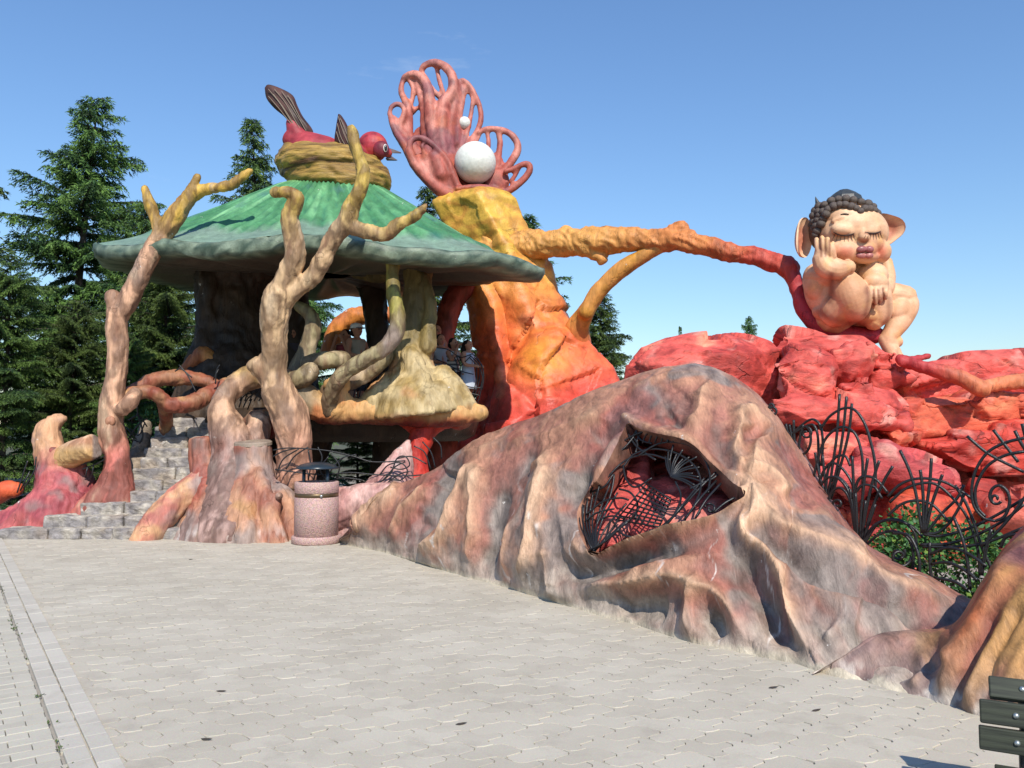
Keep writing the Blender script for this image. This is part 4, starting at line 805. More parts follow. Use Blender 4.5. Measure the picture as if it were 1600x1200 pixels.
# red root with a hooked stump at the left of the steps
D3 = 12.9
hook = thing('hooked_root', 'red root with a hooked stump like a beaked head left of the steps', 'sculpture', G(90, 845))
organic('root', [TP([(x, y, D3, r) for x, y, r in [(105, 790, 50), (98, 750, 40), (84, 720, 26), (76, 695, 21), (76, 672, 18), (85, 659, 12), (95, 655, 8), (101, 654, 4)]], 16), TP([(88, 725, D3 - .1, 20), (104, 714, D3 - .15, 19)]),
                 TP([(-80, 870, D3, 34), (-20, 845, D3, 32), (35, 822, D3, 34), (80, 805, D3 + .1, 44), (125, 795, D3 + .3, 36), (165, 785, 13.32, 26), (195, 775, 13.52, 20)], 14), TP([(75, 775, 12.57, 20), (38, 805, 12.47, 17), (8, 842, 12.37, 14), (-10, 880, 12.32, 16)]), TP([(90, 790, 12.57, 30), (75, 825, 12.52, 32), (65, 870, 12.47, 32)]), TP([(110, 790, 12.72, 32), (120, 830, 12.72, 36), (120, 880, 12.72, 36)]), TP([(150, 785, 13.12, 26), (170, 815, 13.02, 30), (180, 860, 13.02, 30)]), TP([(118, 735, 12.87, 15), (112, 770, 12.82, 24)])], .028, M['bark'], hook, 2,
        barkdisp(.028, 15), lambda V, N: mixc(mixc(mixc(srgb('9c4a50'), srgb('bb6260'), sm(-.3, .3, fbm(V, (3, 3, 2), 4, 2))), srgb('cfa27a'), sm(745, 690, proj(V)[1] + 20 * fbm(V, 3, 3, 5)) * .9), srgb('8a7470'), sm(.05, .4, fbm(V, 2.6, 3, 8)) * .75))
organic('log', [TP([(92, 722, D3 - .1, 19), (108, 712, D3 - .18, 20), (128, 704, D3 - .28, 19.5), (147, 697, D3 - .38, 19)], 20, round_=False)], .018, M['bark'], hook, 1, lambda V, N: .012 * (ridged(V @ rotm(0, 0, .5), (2.5, 10, 10), 2, 3) - .7), lambda V, N: mixc(mixc(mixc(srgb('b48466'), srgb('cfa888'), sm(-.3, .3, fbm(V, (2, 6, 6), 3, 4))), srgb('c09a4a'), sm(690, 708, proj(V)[1]) * .5), srgb('8a7a70'), sm(142, 147, proj(V)[0])))
for x, y in [(83, 708), (62, 763)]:
    organic('knot', [EP(x, y, D3 - .19, 10, 10, 5), EP(x, y, D3 - .215, 5, 5, 4)], .016, M['bark'], hook, 1, None, lambda V, N: mixc(srgb('9a564c'), srgb('6a4640'), sm(-.2, .2, fbm(V, 9, 2))))
# root railings of the stairs
def rail(pts, lab, a, seed, base='sculpture'):
    o = organic('railing_root', [TP([(x, y, d, r * .88) for x, y, d, r in l], 12) for l in pts], .026, M['bark'], None, 2, barkdisp(.022, seed), a); tag(o, lab, 'sculpture'); root_at_base(o)
rp1 = lambda s: (lambda V, N: mixc(mixc(srgb('a07052'), srgb('8c4c3a'), sm(-.25, .3, fbm(V, (3, 3, 2), 4, s))), srgb('c9a070'), sm(.15, .5, fbm(V, 2.2, 3, s + 4)) * .7))
rail([[(188, 625, 12.8, 12), (205, 617, 12.9, 13), (230, 612, 13, 12), (250, 620, 13, 12), (257, 632, 13.3, 11), (259, 655, 13.7, 10), (261, 690, 14.0, 13)], [(262, 633, 13.1, 12), (290, 632, 13.2, 14), (315, 622, 13.4, 14), (340, 606, 13.6, 12), (350, 600, 13.6, 11)]], 'red-brown railing root curving along the left side of the steps', rp1(1), 1)
rail([[(195, 618, 13.6, 9), (222, 602, 13.7, 11), (250, 592, 13.8, 13), (285, 590, 13.9, 13), (315, 594, 14, 11), (340, 604, 14, 10)]], 'upper red railing root arching behind the left railing', rp1(3), 3)
rail([[(275, 595, 14.6, 10), (290, 580, 14.6, 12), (308, 560, 14.6, 13), (318, 552, 14.6, 13), (330, 565, 14.6, 13), (345, 585, 14.6, 13), (360, 600, 14.6, 12)]], 'orange peaked root at the top of the steps', lambda V, N: mixc(srgb('c98a4a'), srgb('a8603a'), sm(-.3, .3, fbm(V, 3, 3, 6))), 6)
lw = organic('low_wall', [TP([(212, 715, 13.4, 10), (222, 690, 13.7, 11), (228, 665, 14.0, 8)]), TP([(200, 750, 13.0, 12), (208, 735, 13.2, 14), (216, 710, 13.5, 11)]), TP([(192, 790, 12.9, 14), (198, 770, 13.0, 15), (206, 745, 13.2, 14)])], .03, M['stone'], None, 2, barkdisp(.02, 6), lambda V, N: mixc(srgb('75695c'), srgb('958573'), sm(-.3, .3, fbm(V, 5, 4, 2)))); tag(lw, 'grey rough low wall along the left edge of the steps', 'wall'); root_at_base(lw)

# ------------------------------------------------------------------ stone steps
stairs = thing('stairs', None, None, G(200, 840)); stairs['kind'] = 'structure'
SX = [(2, 330), (72, 345), (128, 345), (174, 345), (197, 345), (207, 350), (219, 350), (223, 350), (234, 355), (240, 360), (262, 365), (288, 370)]
for i, (x0, x1) in enumerate(SX):
    zt = .1625 * (i + 1); d = 12.0 + .2 * i; a = P(x0, 700, d)[0]; b = P(x1, 700, d)[0]; x = a
    while x < b - .05:
        w = min(random.uniform(.42, .8), b - x)
        if b - x - w < .2: w = b - x
        V, Fc = box((x + w / 2, d + .32, zt - .22 + random.uniform(-.012, .008)), (w - .012, .66 + random.uniform(-.03, .05), .44), random.uniform(-.02, .02), .032)
        me_bm = bmesh.new(); vs = [me_bm.verts.new(v) for v in V]; [me_bm.faces.new([vs[k] for k in f]) for f in Fc]
        bmesh.ops.subdivide_edges(me_bm, edges=[e for e in me_bm.edges if e.calc_length() > .12], cuts=6, use_grid_fill=True); me_bm.verts.index_update()
        V = np.array([v.co[:] for v in me_bm.verts]); Fc = [[v.index for v in f.verts] for f in me_bm.faces]; me_bm.free()
        dn = fbm(V, 6, 3, 2); V = V + np.c_[.01 * dn, -.05 * np.abs(fbm(V, (5, 5, 8), 3, 5)) * (V[:, 1] < d + .12), .028 * dn]
        fr = sm(.2, .5, fbm(V, (5, 5, 9), 3, 7)); C = mixc(srgb('a69e92'), srgb('c0b7a9'), sm(-.3, .3, fbm(V, 4, 3, 3))); C = mixc(C, srgb('757070'), fr * .6); C = mixc(C, srgb('827d7e'), (V[:, 1] < d + .03) * sm(-.35, .15, fbm(V, (8, 8, 5), 3, 9)) * .85); C = mixc(C, srgb('a08a70'), sm(.1, .4, fbm(V, 3, 2, 15)) * .4)
        obj('step_stone', V, Fc, M['stone'], stairs, False, C); x += w

# ------------------------------------------------------------------ litter bin
bc = G(485, 853); bc = np.array([bc[0], bc[1] + .33, 0]); k_ = bc[1] / F
binm = None
def pebble():
    m, t, n, l, b = _nt('pebbled_concrete'); b.inputs['Roughness'].default_value = .6
    tc = n.new('ShaderNodeTexCoord'); v = n.new('ShaderNodeTexVoronoi'); v.inputs['Scale'].default_value = 62; l.new(tc.outputs['Object'], v.inputs['Vector'])
    r = n.new('ShaderNodeValToRGB'); e = r.color_ramp.elements; e[0].position = 0; e[0].color = (.66, .37, .30, 1); e[1].position = .7; e[1].color = (.36, .18, .145, 1)
    l.new(v.outputs['Distance'], r.inputs[0]); mx = n.new('ShaderNodeMixRGB'); mx.blend_type = 'MIX'; mx.inputs[0].default_value = .07; l.new(r.outputs[0], mx.inputs[1]); l.new(v.outputs['Color'], mx.inputs[2])
    h = n.new('ShaderNodeHueSaturation'); h.inputs['Saturation'].default_value = .8; h.inputs['Value'].default_value = 1.0; l.new(mx.outputs[0], h.inputs['Color']); l.new(h.outputs[0], b.inputs['Base Color'])
    iv = n.new('ShaderNodeMath'); iv.operation = 'SUBTRACT'; iv.inputs[0].default_value = 1; l.new(v.outputs['Distance'], iv.inputs[1])
    bp = n.new('ShaderNodeBump'); bp.inputs['Strength'].default_value = .6; bp.inputs['Distance'].default_value = .01; l.new(iv.outputs[0], bp.inputs['Height']); l.new(bp.outputs[0], b.inputs['Normal']); return m
M['pebble'] = pebble()
lb = thing('litter_bin', 'pink pebbled concrete litter bin with a dark domed hood', 'bin', bc)
obj('base', *lathe([(.325, 0), (.342, .012), (.342, .09), (.330, .105), (.30, .108)], bc, 40), M['pebble'], lb)
obj('body', *lathe([(.296, .108), (.306, .112), (.306, .635), (.30, .645)], bc, 48), M['pebble'], lb)
obj('band', *lathe([(.296, .645), (.303, .648), (.303, .695), (.296, .70)], bc, 48), M['brass'], lb)
obj('rim', *lathe([(.30, .70), (.306, .705), (.306, .845), (.296, .858), (.25, .858), (.245, .80), (.2, .60), (.05, .58)], bc, 48), M['pebble'], lb)
V, Fc = ell(bc + [.13, -.285, .672], (.022, .022, .022)); obj('bolt', V, Fc, M['steel'], lb)
for sx in (-.165, .165):
    obj('post', *tube([bc + [sx, -.08, .70], bc + [sx, -.08, 1.06]], .026, 12, 1, False), M['hood'], lb)
hz = 1.035; obj('hood', *lathe([(.25, hz + .012), (.292, hz), (.300, hz + .01), (.280, hz + .034), (.225, hz + .064), (.14, hz + .086), (.05, hz + .095), (.005, hz + .096)], bc, 48), M['hood'], lb)
# ------------------------------------------------------------------ orange tower with limbs
TD = 17.6
tower = thing('painted_tower', 'tall yellow to red painted rock trunk with a long limb reaching right', 'sculpture', P(860, 660, TD) * [1, 1, 0])
def loft(secs, n=9, seed=1):
    """faceted trunk: (py, centre px, radius px) rings with uneven corners"""
    r_ = np.random.default_rng(seed); ang = np.linspace(0, 2 * np.pi, n, endpoint=False) + r_.uniform(-.2, .2, n); rad = r_.uniform(.8, 1.12, n); V = []
    for k, (py, cx, r, d) in enumerate(secs):
        c = P(cx, py, d); rw = r * d / F; rk = rad * r_.uniform(.9, 1.08, n)
        V += [[c[0] + rw * rk[j] * math.cos(ang[j]), c[1] + rw * .9 * rk[j] * math.sin(ang[j]), c[2]] for j in range(n)]
    Fc = []
    for i in range(len(secs) - 1):
        for j in range(n):
            a, b, c, d = i * n + j, i * n + (j + 1) % n, (i + 1) * n + (j + 1) % n, (i + 1) * n + j
            Fc += [[a, b, c], [a, c, d]]
    Fc += [list(range(n)), list(range((len(secs) - 1) * n, len(secs) * n))[::-1]]
    return np.array(V), Fc
def towpaint(V, N):
    px, py = proj(V); n = fbm(V, (1.1, 1.1, .9), 4, 3); yy = py + 38 * n
    C = mixc(srgb('d4a746'), srgb('e0a04a'), sm(370, 430, yy)); C = mixc(C, srgb('e08a45'), sm(430, 480, yy)); C = mixc(C, srgb('e2683f'), sm(470, 530, yy)); C = mixc(C, srgb('e2574a'), sm(560, 620, yy))
    bl = np.exp(-(((px - 845) / 42) ** 2 + ((py - 560) / 45) ** 2)); C = mixc(C, srgb('e0a038'), bl * (.6 + .6 * n)); C = mixc(C, srgb('ef9a72'), sm(.25, .6, fbm(V, 1.4, 3, 8)) * .6)
    C = mixc(C, srgb('a8432c'), sm(.4, .6, ridged(V, (1.6, 1.6, 2.2), 2, 5) - .75) * .35); return C
_rs = np.random.default_rng(77); _ts = _rs.uniform([-2.2, 15.6, 0], [2.4, 17.6, 6.6], (46, 3)); _tt = _rs.normal(size=(46, 3)) * [.28, .06, .25]; _to = _rs.uniform(-.05, .06, 46)
def chisel(V):
    q = ((V[:, None, :] + .03 * fbm(V, 2.5, 2, 3)[:, None, None] - _ts[None]) ** 2 * [1, .4, .9]).sum(2); j = np.argmin(q, 1); return np.clip(((V - _ts[j]) * _tt[j]).sum(1), -.13, .13) + _to[j]
rd = lambda V, N: chisel(V) * (.35 + .65 * sm(370, 470, proj(V)[1])) * .8 + .02 * fbm(V, 2.4, 3, 2) + .02 * (ridged(V, (1.5, 1.5, 2.4), 2, 6) - .7) + .035 * (ridged(V + .3 * fbm(V, 1.2, 2, 9)[:, None], (1.2, 1.2, 2.6), 3, 6) - .7)
organic('trunk', [loft([(307, 744, 50, TD), (320, 746, 62, TD), (345, 760, 64, TD), (385, 780, 64, TD), (420, 795, 66, TD), (460, 806, 68, TD), (500, 822, 74, TD), (540, 838, 84, TD), (580, 852, 94, TD), (615, 860, 106, TD), (660, 866, 120, TD), (720, 868, 130, TD)], 9, 4),
                  hull([P(x, y, d) for x, y, d in [(775, 640, 16.6), (810, 575, 16.4), (830, 510, 16.6), (860, 520, 16.5), (905, 510, 16.9), (945, 575, 17), (962, 608, 17.2), (960, 680, 17), (880, 690, 16.0), (810, 690, 16.0), (850, 590, 16.1), (770, 690, 16.6), (860, 640, 15.9), (850, 520, 18), (850, 690, 18)]]),
                  hull([P(x, y, d) for x, y, d in [(748, 630, 16.9), (770, 590, 16.9), (790, 600, 16.4), (830, 640, 15.9), (800, 665, 15.9), (760, 675, 16.4), (800, 700, 16), (860, 650, 16), (740, 700, 17.2), (860, 700, 17)]]),
                  hull([P(x, y, d) for x, y, d in [(732, 445, 17.2), (748, 440, 16.8), (770, 470, 16.7), (775, 560, 16.6), (790, 620, 16.5), (752, 560, 17), (755, 640, 17.1), (760, 690, 17.1), (820, 560, 17.4), (820, 440, 17.6)]])], .045, M['trunk'], tower, 1, rd, towpaint)
def armpaint(V, N):
    px, py = proj(V); n = fbm(V, (2, 2, 2), 4, 6); C = mixc(srgb('d79a52'), srgb('cf8148'), sm(900, 1060, px + 60 * n)); C = mixc(C, srgb('c2503f'), sm(1080, 1200, px + 50 * n)); C = mixc(C, srgb('a83440'), sm(1215, 1260, px)); return mixc(C, srgb('8c5a30'), sm(.2, .5, n) * .5)
def ad(x): return np.interp(x, [780, 1000, 1250, 1400], [17.2, 16.0, 14.4, 14.0])
def ta(l): return TP([(x, y, ad(x), r) for x, y, r in l], 14)
organic('limb', [ta([(770, 388, 26), (820, 383, 23), (870, 380, 21), (930, 378, 22), (985, 374, 18), (1030, 376, 17), (1060, 375, 18), (1100, 384, 15), (1140, 394, 14), (1180, 402, 15), (1215, 411, 14), (1236, 418, 15)]), ta([(1040, 372, 14), (1056, 362, 13), (1064, 358, 11)]), ta([(925, 388, 14), (938, 400, 10), (940, 406, 7)]), ta([(865, 375, 12), (885, 366, 12)]),
                 ta([(1225, 418, 14), (1238, 430, 13), (1247, 455, 12), (1256, 482, 13), (1272, 503, 14), (1300, 518, 16), (1335, 525, 16), (1366, 524, 14)]), ta([(1225, 416, 11), (1234, 408, 9)])], .03, M['bark'], tower, 1,
        lambda V, N: .05 * fbm(V, 2.6, 3, 1) + .045 * (ridged(V @ rotm(0, .6, 0) + .25 * fbm(V, 1.6, 2, 4)[:, None], (2.2, 3, 7), 2, 3) - .7) * sm(1260, 1180, proj(V)[0]), armpaint)
organic('strut', [TP([(893, 575, 17.4, 34), (898, 535, 17.1, 26), (903, 510, 16.85, 19), (916, 487, 16.6, 14), (930, 462, 16.4, 13)], 14), ta([(916, 487, 13), (930, 462, 13), (952, 438, 13), (978, 416, 13), (1005, 400, 12), (1030, 385, 12)])], .035, M['bark'], tower, 2, lambda V, N: .02 * fbm(V, 3, 3, 1), lambda V, N: mixc(mixc(srgb('c98e3c'), srgb('dc9a52'), sm(-.3, .3, fbm(V, 2, 3, 3))), srgb('e07a4a'), sm(500, 540, proj(V)[1])))

# ------------------------------------------------------------------ shell with pearls on the tower
SD = 17.6; s3 = SD / F / 5.217
def q3(x, y, z=0.0): return P(600 + x / 5.217, 90 + y / 5.217, SD - z * s3)
def t3(l, z0, z1, r0=26, r1=None, fl=None):
    l = [tuple(q) for q in l]; n = len(l); r1 = r1 or r0; zz = np.linspace(z0, z1, n); rr = np.linspace(r0, r1, n)
    return tube([q3(x, y, z) for (x, y), z in zip(l, zz)], rr * s3 * (.95 if r0 < 30 else 1.05), 12)
TH = .84; sh = []
B = -190
sh += [t3([(45, 450), (75, 560), (125, 650), (180, 730), (250, 860), (390, 1010), (540, 1110)], -60, 0, 24, 60), t3([(45, 455), (60, 405), (100, 380), (145, 390), (165, 430), (155, 490), (130, 540), (140, 590), (185, 650), (230, 760)], -60, -60, 22, 30), t3([(90, 490), (130, 560), (160, 600)], -60, -80, 18, 22)]
sh += [t3([(145, 215), (140, 280), (170, 350), (195, 410), (200, 520), (200, 640), (260, 770), (420, 960)], B, -60, 24, 60), t3([(145, 215), (165, 165), (210, 140), (265, 140), (320, 175), (355, 240), (370, 320), (378, 430), (395, 570), (440, 750), (520, 1000)], B - 20, -40, 24, 70),
       t3([(205, 190), (235, 250), (232, 330), (215, 400), (200, 430)], B, B, 20, 24), t3([(255, 160), (285, 250), (305, 340), (325, 430), (330, 560), (360, 720), (430, 850)], B, -100, 24, 50), t3([(245, 440), (275, 412), (315, 430), (330, 480)], B, B, 20), t3([(245, 430), (210, 470)], B, B, 26)]
sh += [t3([(300, 120), (320, 75), (370, 48), (430, 45), (490, 70), (540, 120), (562, 190), (560, 260), (530, 325), (490, 360), (480, 450), (468, 560), (470, 700), (540, 980)], B - 30, -40, 26, 70), t3([(300, 115), (345, 175), (385, 245), (430, 300), (480, 350)], B - 30, B, 24), t3([(425, 60), (440, 130), (458, 210), (480, 280), (500, 330)], B - 30, B, 23)]
sh += [t3([(605, 205), (595, 290), (572, 400), (540, 530), (520, 680), (540, 900)], B + 10, -60, 24, 70), t3([(605, 205), (645, 188), (700, 235), (745, 310), (780, 400), (790, 500), (765, 590), (725, 660), (690, 760)], B, -120, 22, 28), t3([(655, 210), (648, 310), (625, 420), (600, 540), (590, 700)], B, -120, 21, 40), t3([(690, 250), (722, 340), (712, 440), (690, 560), (660, 660), (630, 740)], B, -120, 19, 26)]
sh += [t3([(775, 615), (820, 585), (900, 582), (980, 595), (1050, 640), (1090, 710), (1085, 770), (1050, 830), (1010, 890), (960, 950), (880, 1040)], -90, -30, 22, 44), t3([(840, 595), (852, 690), (845, 790), (820, 880)], -90, -60, 19, 26), t3([(930, 595), (945, 690), (935, 800), (920, 900), (890, 1000)], -90, -50, 24, 36), t3([(780, 620), (755, 680), (720, 740)], -100, -110, 20)]
sh += [t3([(990, 930), (1050, 910), (1110, 880), (1160, 865), (1190, 890), (1180, 940), (1120, 1010), (1040, 1070), (950, 1120)], 40, 40, 24, 36), t3([(1100, 895), (1070, 960), (1030, 1010)], 30, 30, 20)]
sh += [ell(q3(330, 690, -175), (120 * s3, 34 * s3, 150 * s3)), ell(q3(600, 700, -150), (95 * s3, 34 * s3, 150 * s3)), ell(q3(560, 400, -215), (42 * s3, 26 * s3, 90 * s3)), ell(q3(350, 330, -212), (34 * s3, 26 * s3, 120 * s3)), ell(q3(480, 640, -190), (110 * s3, 34 * s3, 120 * s3)), ell(q3(900, 900, -70), (90 * s3, 34 * s3, 130 * s3))]
sh += [ell(q3(660, 930, -110), (240 * s3, 60 * s3, 190 * s3)), ell(q3(560, 820, -150), (150 * s3, 55 * s3, 210 * s3)), ell(q3(420, 880, -70), (190 * s3, 70 * s3, 170 * s3), rotm(0, .7, 0)), ell(q3(920, 1010, -30), (110 * s3, 50 * s3, 110 * s3))]
sh += [ell(q3(430, 960, 60), (120 * s3, 60 * s3, 240 * s3), rotm(0, -.75, 0)), t3([(205, 770), (215, 690), (260, 655), (330, 665), (420, 730), (510, 830), (560, 940), (600, 1060)], 120, 90, 26, 34), t3([(310, 720), (330, 800), (340, 860)], 110, 90, 20), t3([(205, 760), (240, 850), (330, 960), (470, 1090), (560, 1130)], 110, 60, 36, 60), t3([(400, 800), (430, 850), (470, 960)], 90, 80, 40, 70)]
sh += [t3([(600, 1070), (690, 1058), (780, 1060), (870, 1070), (940, 1090)], 130, 130, 26), ell(q3(770, 1090), (185 * s3, 150 * s3, 42 * s3))]
shell = thing('shell_sculpture', 'pink openwork shell sculpture with ribbed fans on top of the tower', 'sculpture', q3(760, 1130))
def shp(V, N):
    n = fbm(V, 2, 3, 3); px, py = proj(V); C = mixc(srgb('a8584c'), srgb('cf8676'), sm(.3, -.4, n + (py - 200) / 220)); C = mixc(C, srgb('b5603f'), sm(.1, .5, fbm(V, 2, 3, 6)) * .6); C = mixc(C, srgb('6e4450'), sm(.05, .4, fbm(V, 1.6, 3, 9) + .5 * np.exp(-((px - 690) / 28) ** 2 - ((py - 215) / 30) ** 2)) * .65)
    return mixc(C, srgb('c08a48'), sm(290, 300, py) * sm(700, 720, px) * sm(790, 780, px) * .8)
organic('shell', sh, .034, M['shell'], shell, 2, lambda V, N: .012 * fbm(V, 5, 3, 1), shp)
V, Fc = ell(q3(743, 858, 30), 172 * s3, None, 48, 32); o = obj('pearl', V, Fc, M['pearl'], None, True); tag(o, 'large white pearl ball resting in the pink shell', 'pearl'); root_at_base(o)
V, Fc = ell(q3(655, 534, -150), 54 * s3, None, 28, 18); o = obj('pearl', V, Fc, M['pearl'], None, True); tag(o, 'small white pearl stuck on the ribs of the pink shell', 'pearl'); root_at_base(o)

# ------------------------------------------------------------------ red rocks
def rock(name, label, out, d, th=1.6, bulge=.35, inner=.55, seed=0, depths=None, vox=.045, pal=('dd5f54', 'b6433b', 'ee9478'), amp=1.0, inn=None, nblk=2, fac=.9):
    c = np.mean(out, 0); pts = []
    for i, (x, y) in enumerate(out):
        dd = d if depths is None else depths[i]; pts += [P(x, y, dd), P(c[0] + (x - c[0]) * .85, c[1] + (y - c[1]) * .8 , dd + th)]
    r_ = np.random.default_rng(seed)
    for (x, y) in (inn or [(c[0] + (x - c[0]) * inner, c[1] + (y - c[1]) * inner) for x, y in out]): pts.append(P(x, y, d - bulge * r_.uniform(.6, 1.2)))
    blocks = [hull(pts)]; ext = np.ptp(np.array(out), axis=0)
    for k in range(nblk):                                          # broken blocks standing proud of the face
        q = np.array(out[k % len(out)]) * r_.uniform(.25, .7); q = q + c * (1 - q[0] / max(out[k % len(out)][0], 1)); w_ = ext * r_.uniform(.12, .26, 2); tl = r_.uniform(-.5, .3); bp = []
        for sx in (-1, 1):
            for sy in (-1, 1):
                x = q[0] + sx * w_[0] * r_.uniform(.8, 1.2); y = q[1] + sy * w_[1] * r_.uniform(.8, 1.2) - sx * w_[0] * tl * .4
                bp += [P(x, y, d - bulge * r_.uniform(.55, 1.1)), P(x + r_.uniform(-8, 8), y + 6, d + th * .5)]
        blocks.append(hull(bp))
    lo_, hi_ = np.min(np.array(pts), 0), np.max(np.array(pts), 0); sd_ = r_.uniform(lo_, hi_, (int(np.clip((hi_ - lo_)[0] * 4, 4, 13)), 3)); sd_[:, 1] = lo_[1] + (sd_[:, 1] - lo_[1]) * .35; tv_ = r_.normal(size=sd_.shape) * [.22, .05, .26]; of_ = r_.uniform(-.05, .05, len(sd_))
    def facets(V):
        Vw = V + .035 * np.c_[fbm(V, 2.2, 2, seed + 1), fbm(V, 2.2, 2, seed + 2), fbm(V, 2.2, 2, seed + 3)]; q = ((Vw[:, None, :] - sd_[None]) ** 2 * [1, .5, 1.7]).sum(2); j = np.argmin(q, 1)
        return np.clip(((V - sd_[j]) * tv_[j]).sum(1), -.16, .16) + of_[j]
    def rdisp(V, N):
        wv = .35 * fbm(V, .9, 2, seed); s_ = V @ np.array([.35, .2, 2.6]) * 1.15 + wv * 3 + seed; fr = s_ - np.floor(s_)
        face = sm(.9, .4, N[:, 2])
        s2 = V @ np.array([1.9, .8, -.5]) * .8 + 2.2 * fbm(V, .8, 2, seed + 8); f2 = s2 - np.floor(s2)
        return amp * (facets(V) * fac + .012 * fbm(V, 2.2, 3, seed) - .07 * face * sm(.86, .97, fr) * sm(-.2, .2, fbm(V, 1.1, 2, seed + 4)) - .05 * sm(.86, .99, f2) * sm(-.1, .25, fbm(V, .9, 2, seed + 6)) + .012 * (ridged(V, (2, 2, 6), 2, seed + 3) - .7))
    o = organic(name, blocks, vox * .85, M['rock'], None, 1, rdisp, lambda V, N: redpaint(V, N, seed, pal[0], pal[1], pal[2]))
    tag(o, label, 'rock'); root_at_base(o)
rock('red_rock', 'large rounded red rock slab behind the top of the mound', [(973, 605), (982, 565), (1000, 541), (1040, 526), (1085, 521), (1140, 523), (1205, 531), (1228, 545), (1230, 590), (1215, 640), (1180, 690), (980, 690)], 12.6, 2.2, .5, .6, 1, nblk=0, amp=.8, fac=.7)
rock('red_rock', 'flat red ledge rock under the statue post', [(1207, 552), (1216, 531), (1222, 519), (1268, 522), (1312, 535), (1345, 540), (1335, 580), (1260, 590), (1212, 580)], 13.0, 1.8, .2, .6, 2)
rock('red_rock', 'cracked red boulder below the statue post with a rounded face', [(1196, 605), (1210, 560), (1232, 546), (1275, 546), (1300, 560), (1306, 600), (1318, 650), (1250, 660), (1205, 640)], 12.0, 1.6, .35, .6, 3)
rock('red_rock', 'peaked red block directly under the seated statue', [(1298, 566), (1330, 534), (1352, 534), (1362, 548), (1366, 580), (1362, 608), (1330, 612), (1306, 600)], 12.3, 1.6, .25, .5, 4)
rock('red_rock', 'sloping red wedge under the foot of the statue', [(1356, 536), (1380, 548), (1412, 576), (1428, 592), (1400, 604), (1380, 615), (1362, 610)], 12.5, 1.4, .15, .5, 5)
rock('red_rock', 'pinkish red stepped block below the peaked block', [(1310, 600), (1340, 590), (1365, 605), (1395, 612), (1410, 640), (1380, 655), (1330, 650)], 11.7, 1.6, .25, .5, 6)
rock('red_rock', 'long red layered ledge with a pink top at the right edge', [(1385, 620), (1400, 600), (1470, 558), (1520, 548), (1600, 543), (1720, 545), (1720, 615), (1600, 612), (1480, 625), (1400, 650)], 13.2, 2.6, .15, .8, 7)
rock('red_rock', 'broad cracked orange-red rock face right of the stepped blocks', [(1380, 655), (1392, 628), (1460, 612), (1600, 600), (1720, 600), (1720, 665), (1600, 672), (1520, 684), (1440, 690), (1400, 690)], 12.4, 2.4, .25, .8, 8, None, .045, ('dc6a4c', 'b8463a', 'e58a60'))
rock('red_rock', 'overhanging deep red rock layer below the cracked face', [(1425, 692), (1500, 682), (1600, 668), (1720, 660), (1720, 752), (1600, 752), (1530, 752), (1490, 735)], 12.0, 2.2, .25, .8, 9, None, .045, ('cf4a3c', 'a8362e', 'dd7450'))
rock('red_rock', 'long red slab behind the iron fence with a blunt right end', [(1190, 640), (1240, 612), (1310, 622), (1420, 642), (1420, 668), (1400, 676), (1360, 672), (1250, 668)], 11.2, 1.5, .2, .7, 10)
rock('red_rock', 'small orange-red chunk wedged under the long slab', [(1370, 672), (1400, 664), (1446, 672), (1440, 690), (1420, 702), (1385, 690)], 11.3, 1.2, .15, .6, 11, None, .04, ('e0664a', 'b8443a', 'e89a6a'))
rock('red_rock', 'pink red boulder in the middle behind the fence fans', [(1240, 705), (1268, 682), (1330, 672), (1375, 690), (1385, 720), (1360, 745), (1280, 750)], 10.6, 1.5, .3, .6, 12)
rock('red_rock', 'wide rose coloured slab with a pale tip pointing right', [(1290, 745), (1350, 700), (1385, 690), (1440, 712), (1492, 745), (1488, 768), (1420, 775), (1330, 778)], 10.4, 1.5, .25, .6, 13, None, .045, ('d85a58', 'b04444', 'e48c7c'))
rock('red_rock', 'dark red rock in the shade below the rose slab', [(1300, 790), (1340, 772), (1450, 772), (1500, 780), (1490, 812), (1400, 850), (1320, 850)], 10.9, 1.4, .15, .6, 14)
rock('red_rock', 'bright orange-red rock low between the fence fans', [(1390, 810), (1420, 785), (1470, 778), (1520, 790), (1545, 830), (1530, 880), (1420, 890)], 10.2, 1.4, .3, .6, 15, None, .045, ('e0603f', 'b8402f', 'e89058'))
rock('red_rock', 'red rock foot at the far right below the overhang', [(1560, 800), (1580, 760), (1640, 755), (1700, 780), (1700, 880), (1560, 880)], 10.0, 1.6, .3, .6, 16, None, .045, ('d86a58', 'b84a40', 'e4907a'))
rock('red_rock', 'low red base rock seen through the lowest fence scrolls', [(1300, 880), (1330, 845), (1400, 850), (1450, 870), (1440, 930), (1320, 940)], 9.4, 1.3, .2, .6, 17)
rock('red_rock', 'upright dark red rock pillar under the overhang', [(1520, 750), (1560, 745), (1572, 790), (1568, 880), (1524, 880)], 11.2, 1.0, .1, .6, 18, None, .045, ('a8382e', '7c2a26', 'c05a40'))
rock('red_rock', 'large red rock mass behind the stepped blocks, closing the gaps between them', [(1120, 640), (1200, 575), (1260, 590), (1600, 600), (1760, 600), (1760, 900), (1130, 900)], 14.6, 1.5, .1, .7, 21, nblk=0)
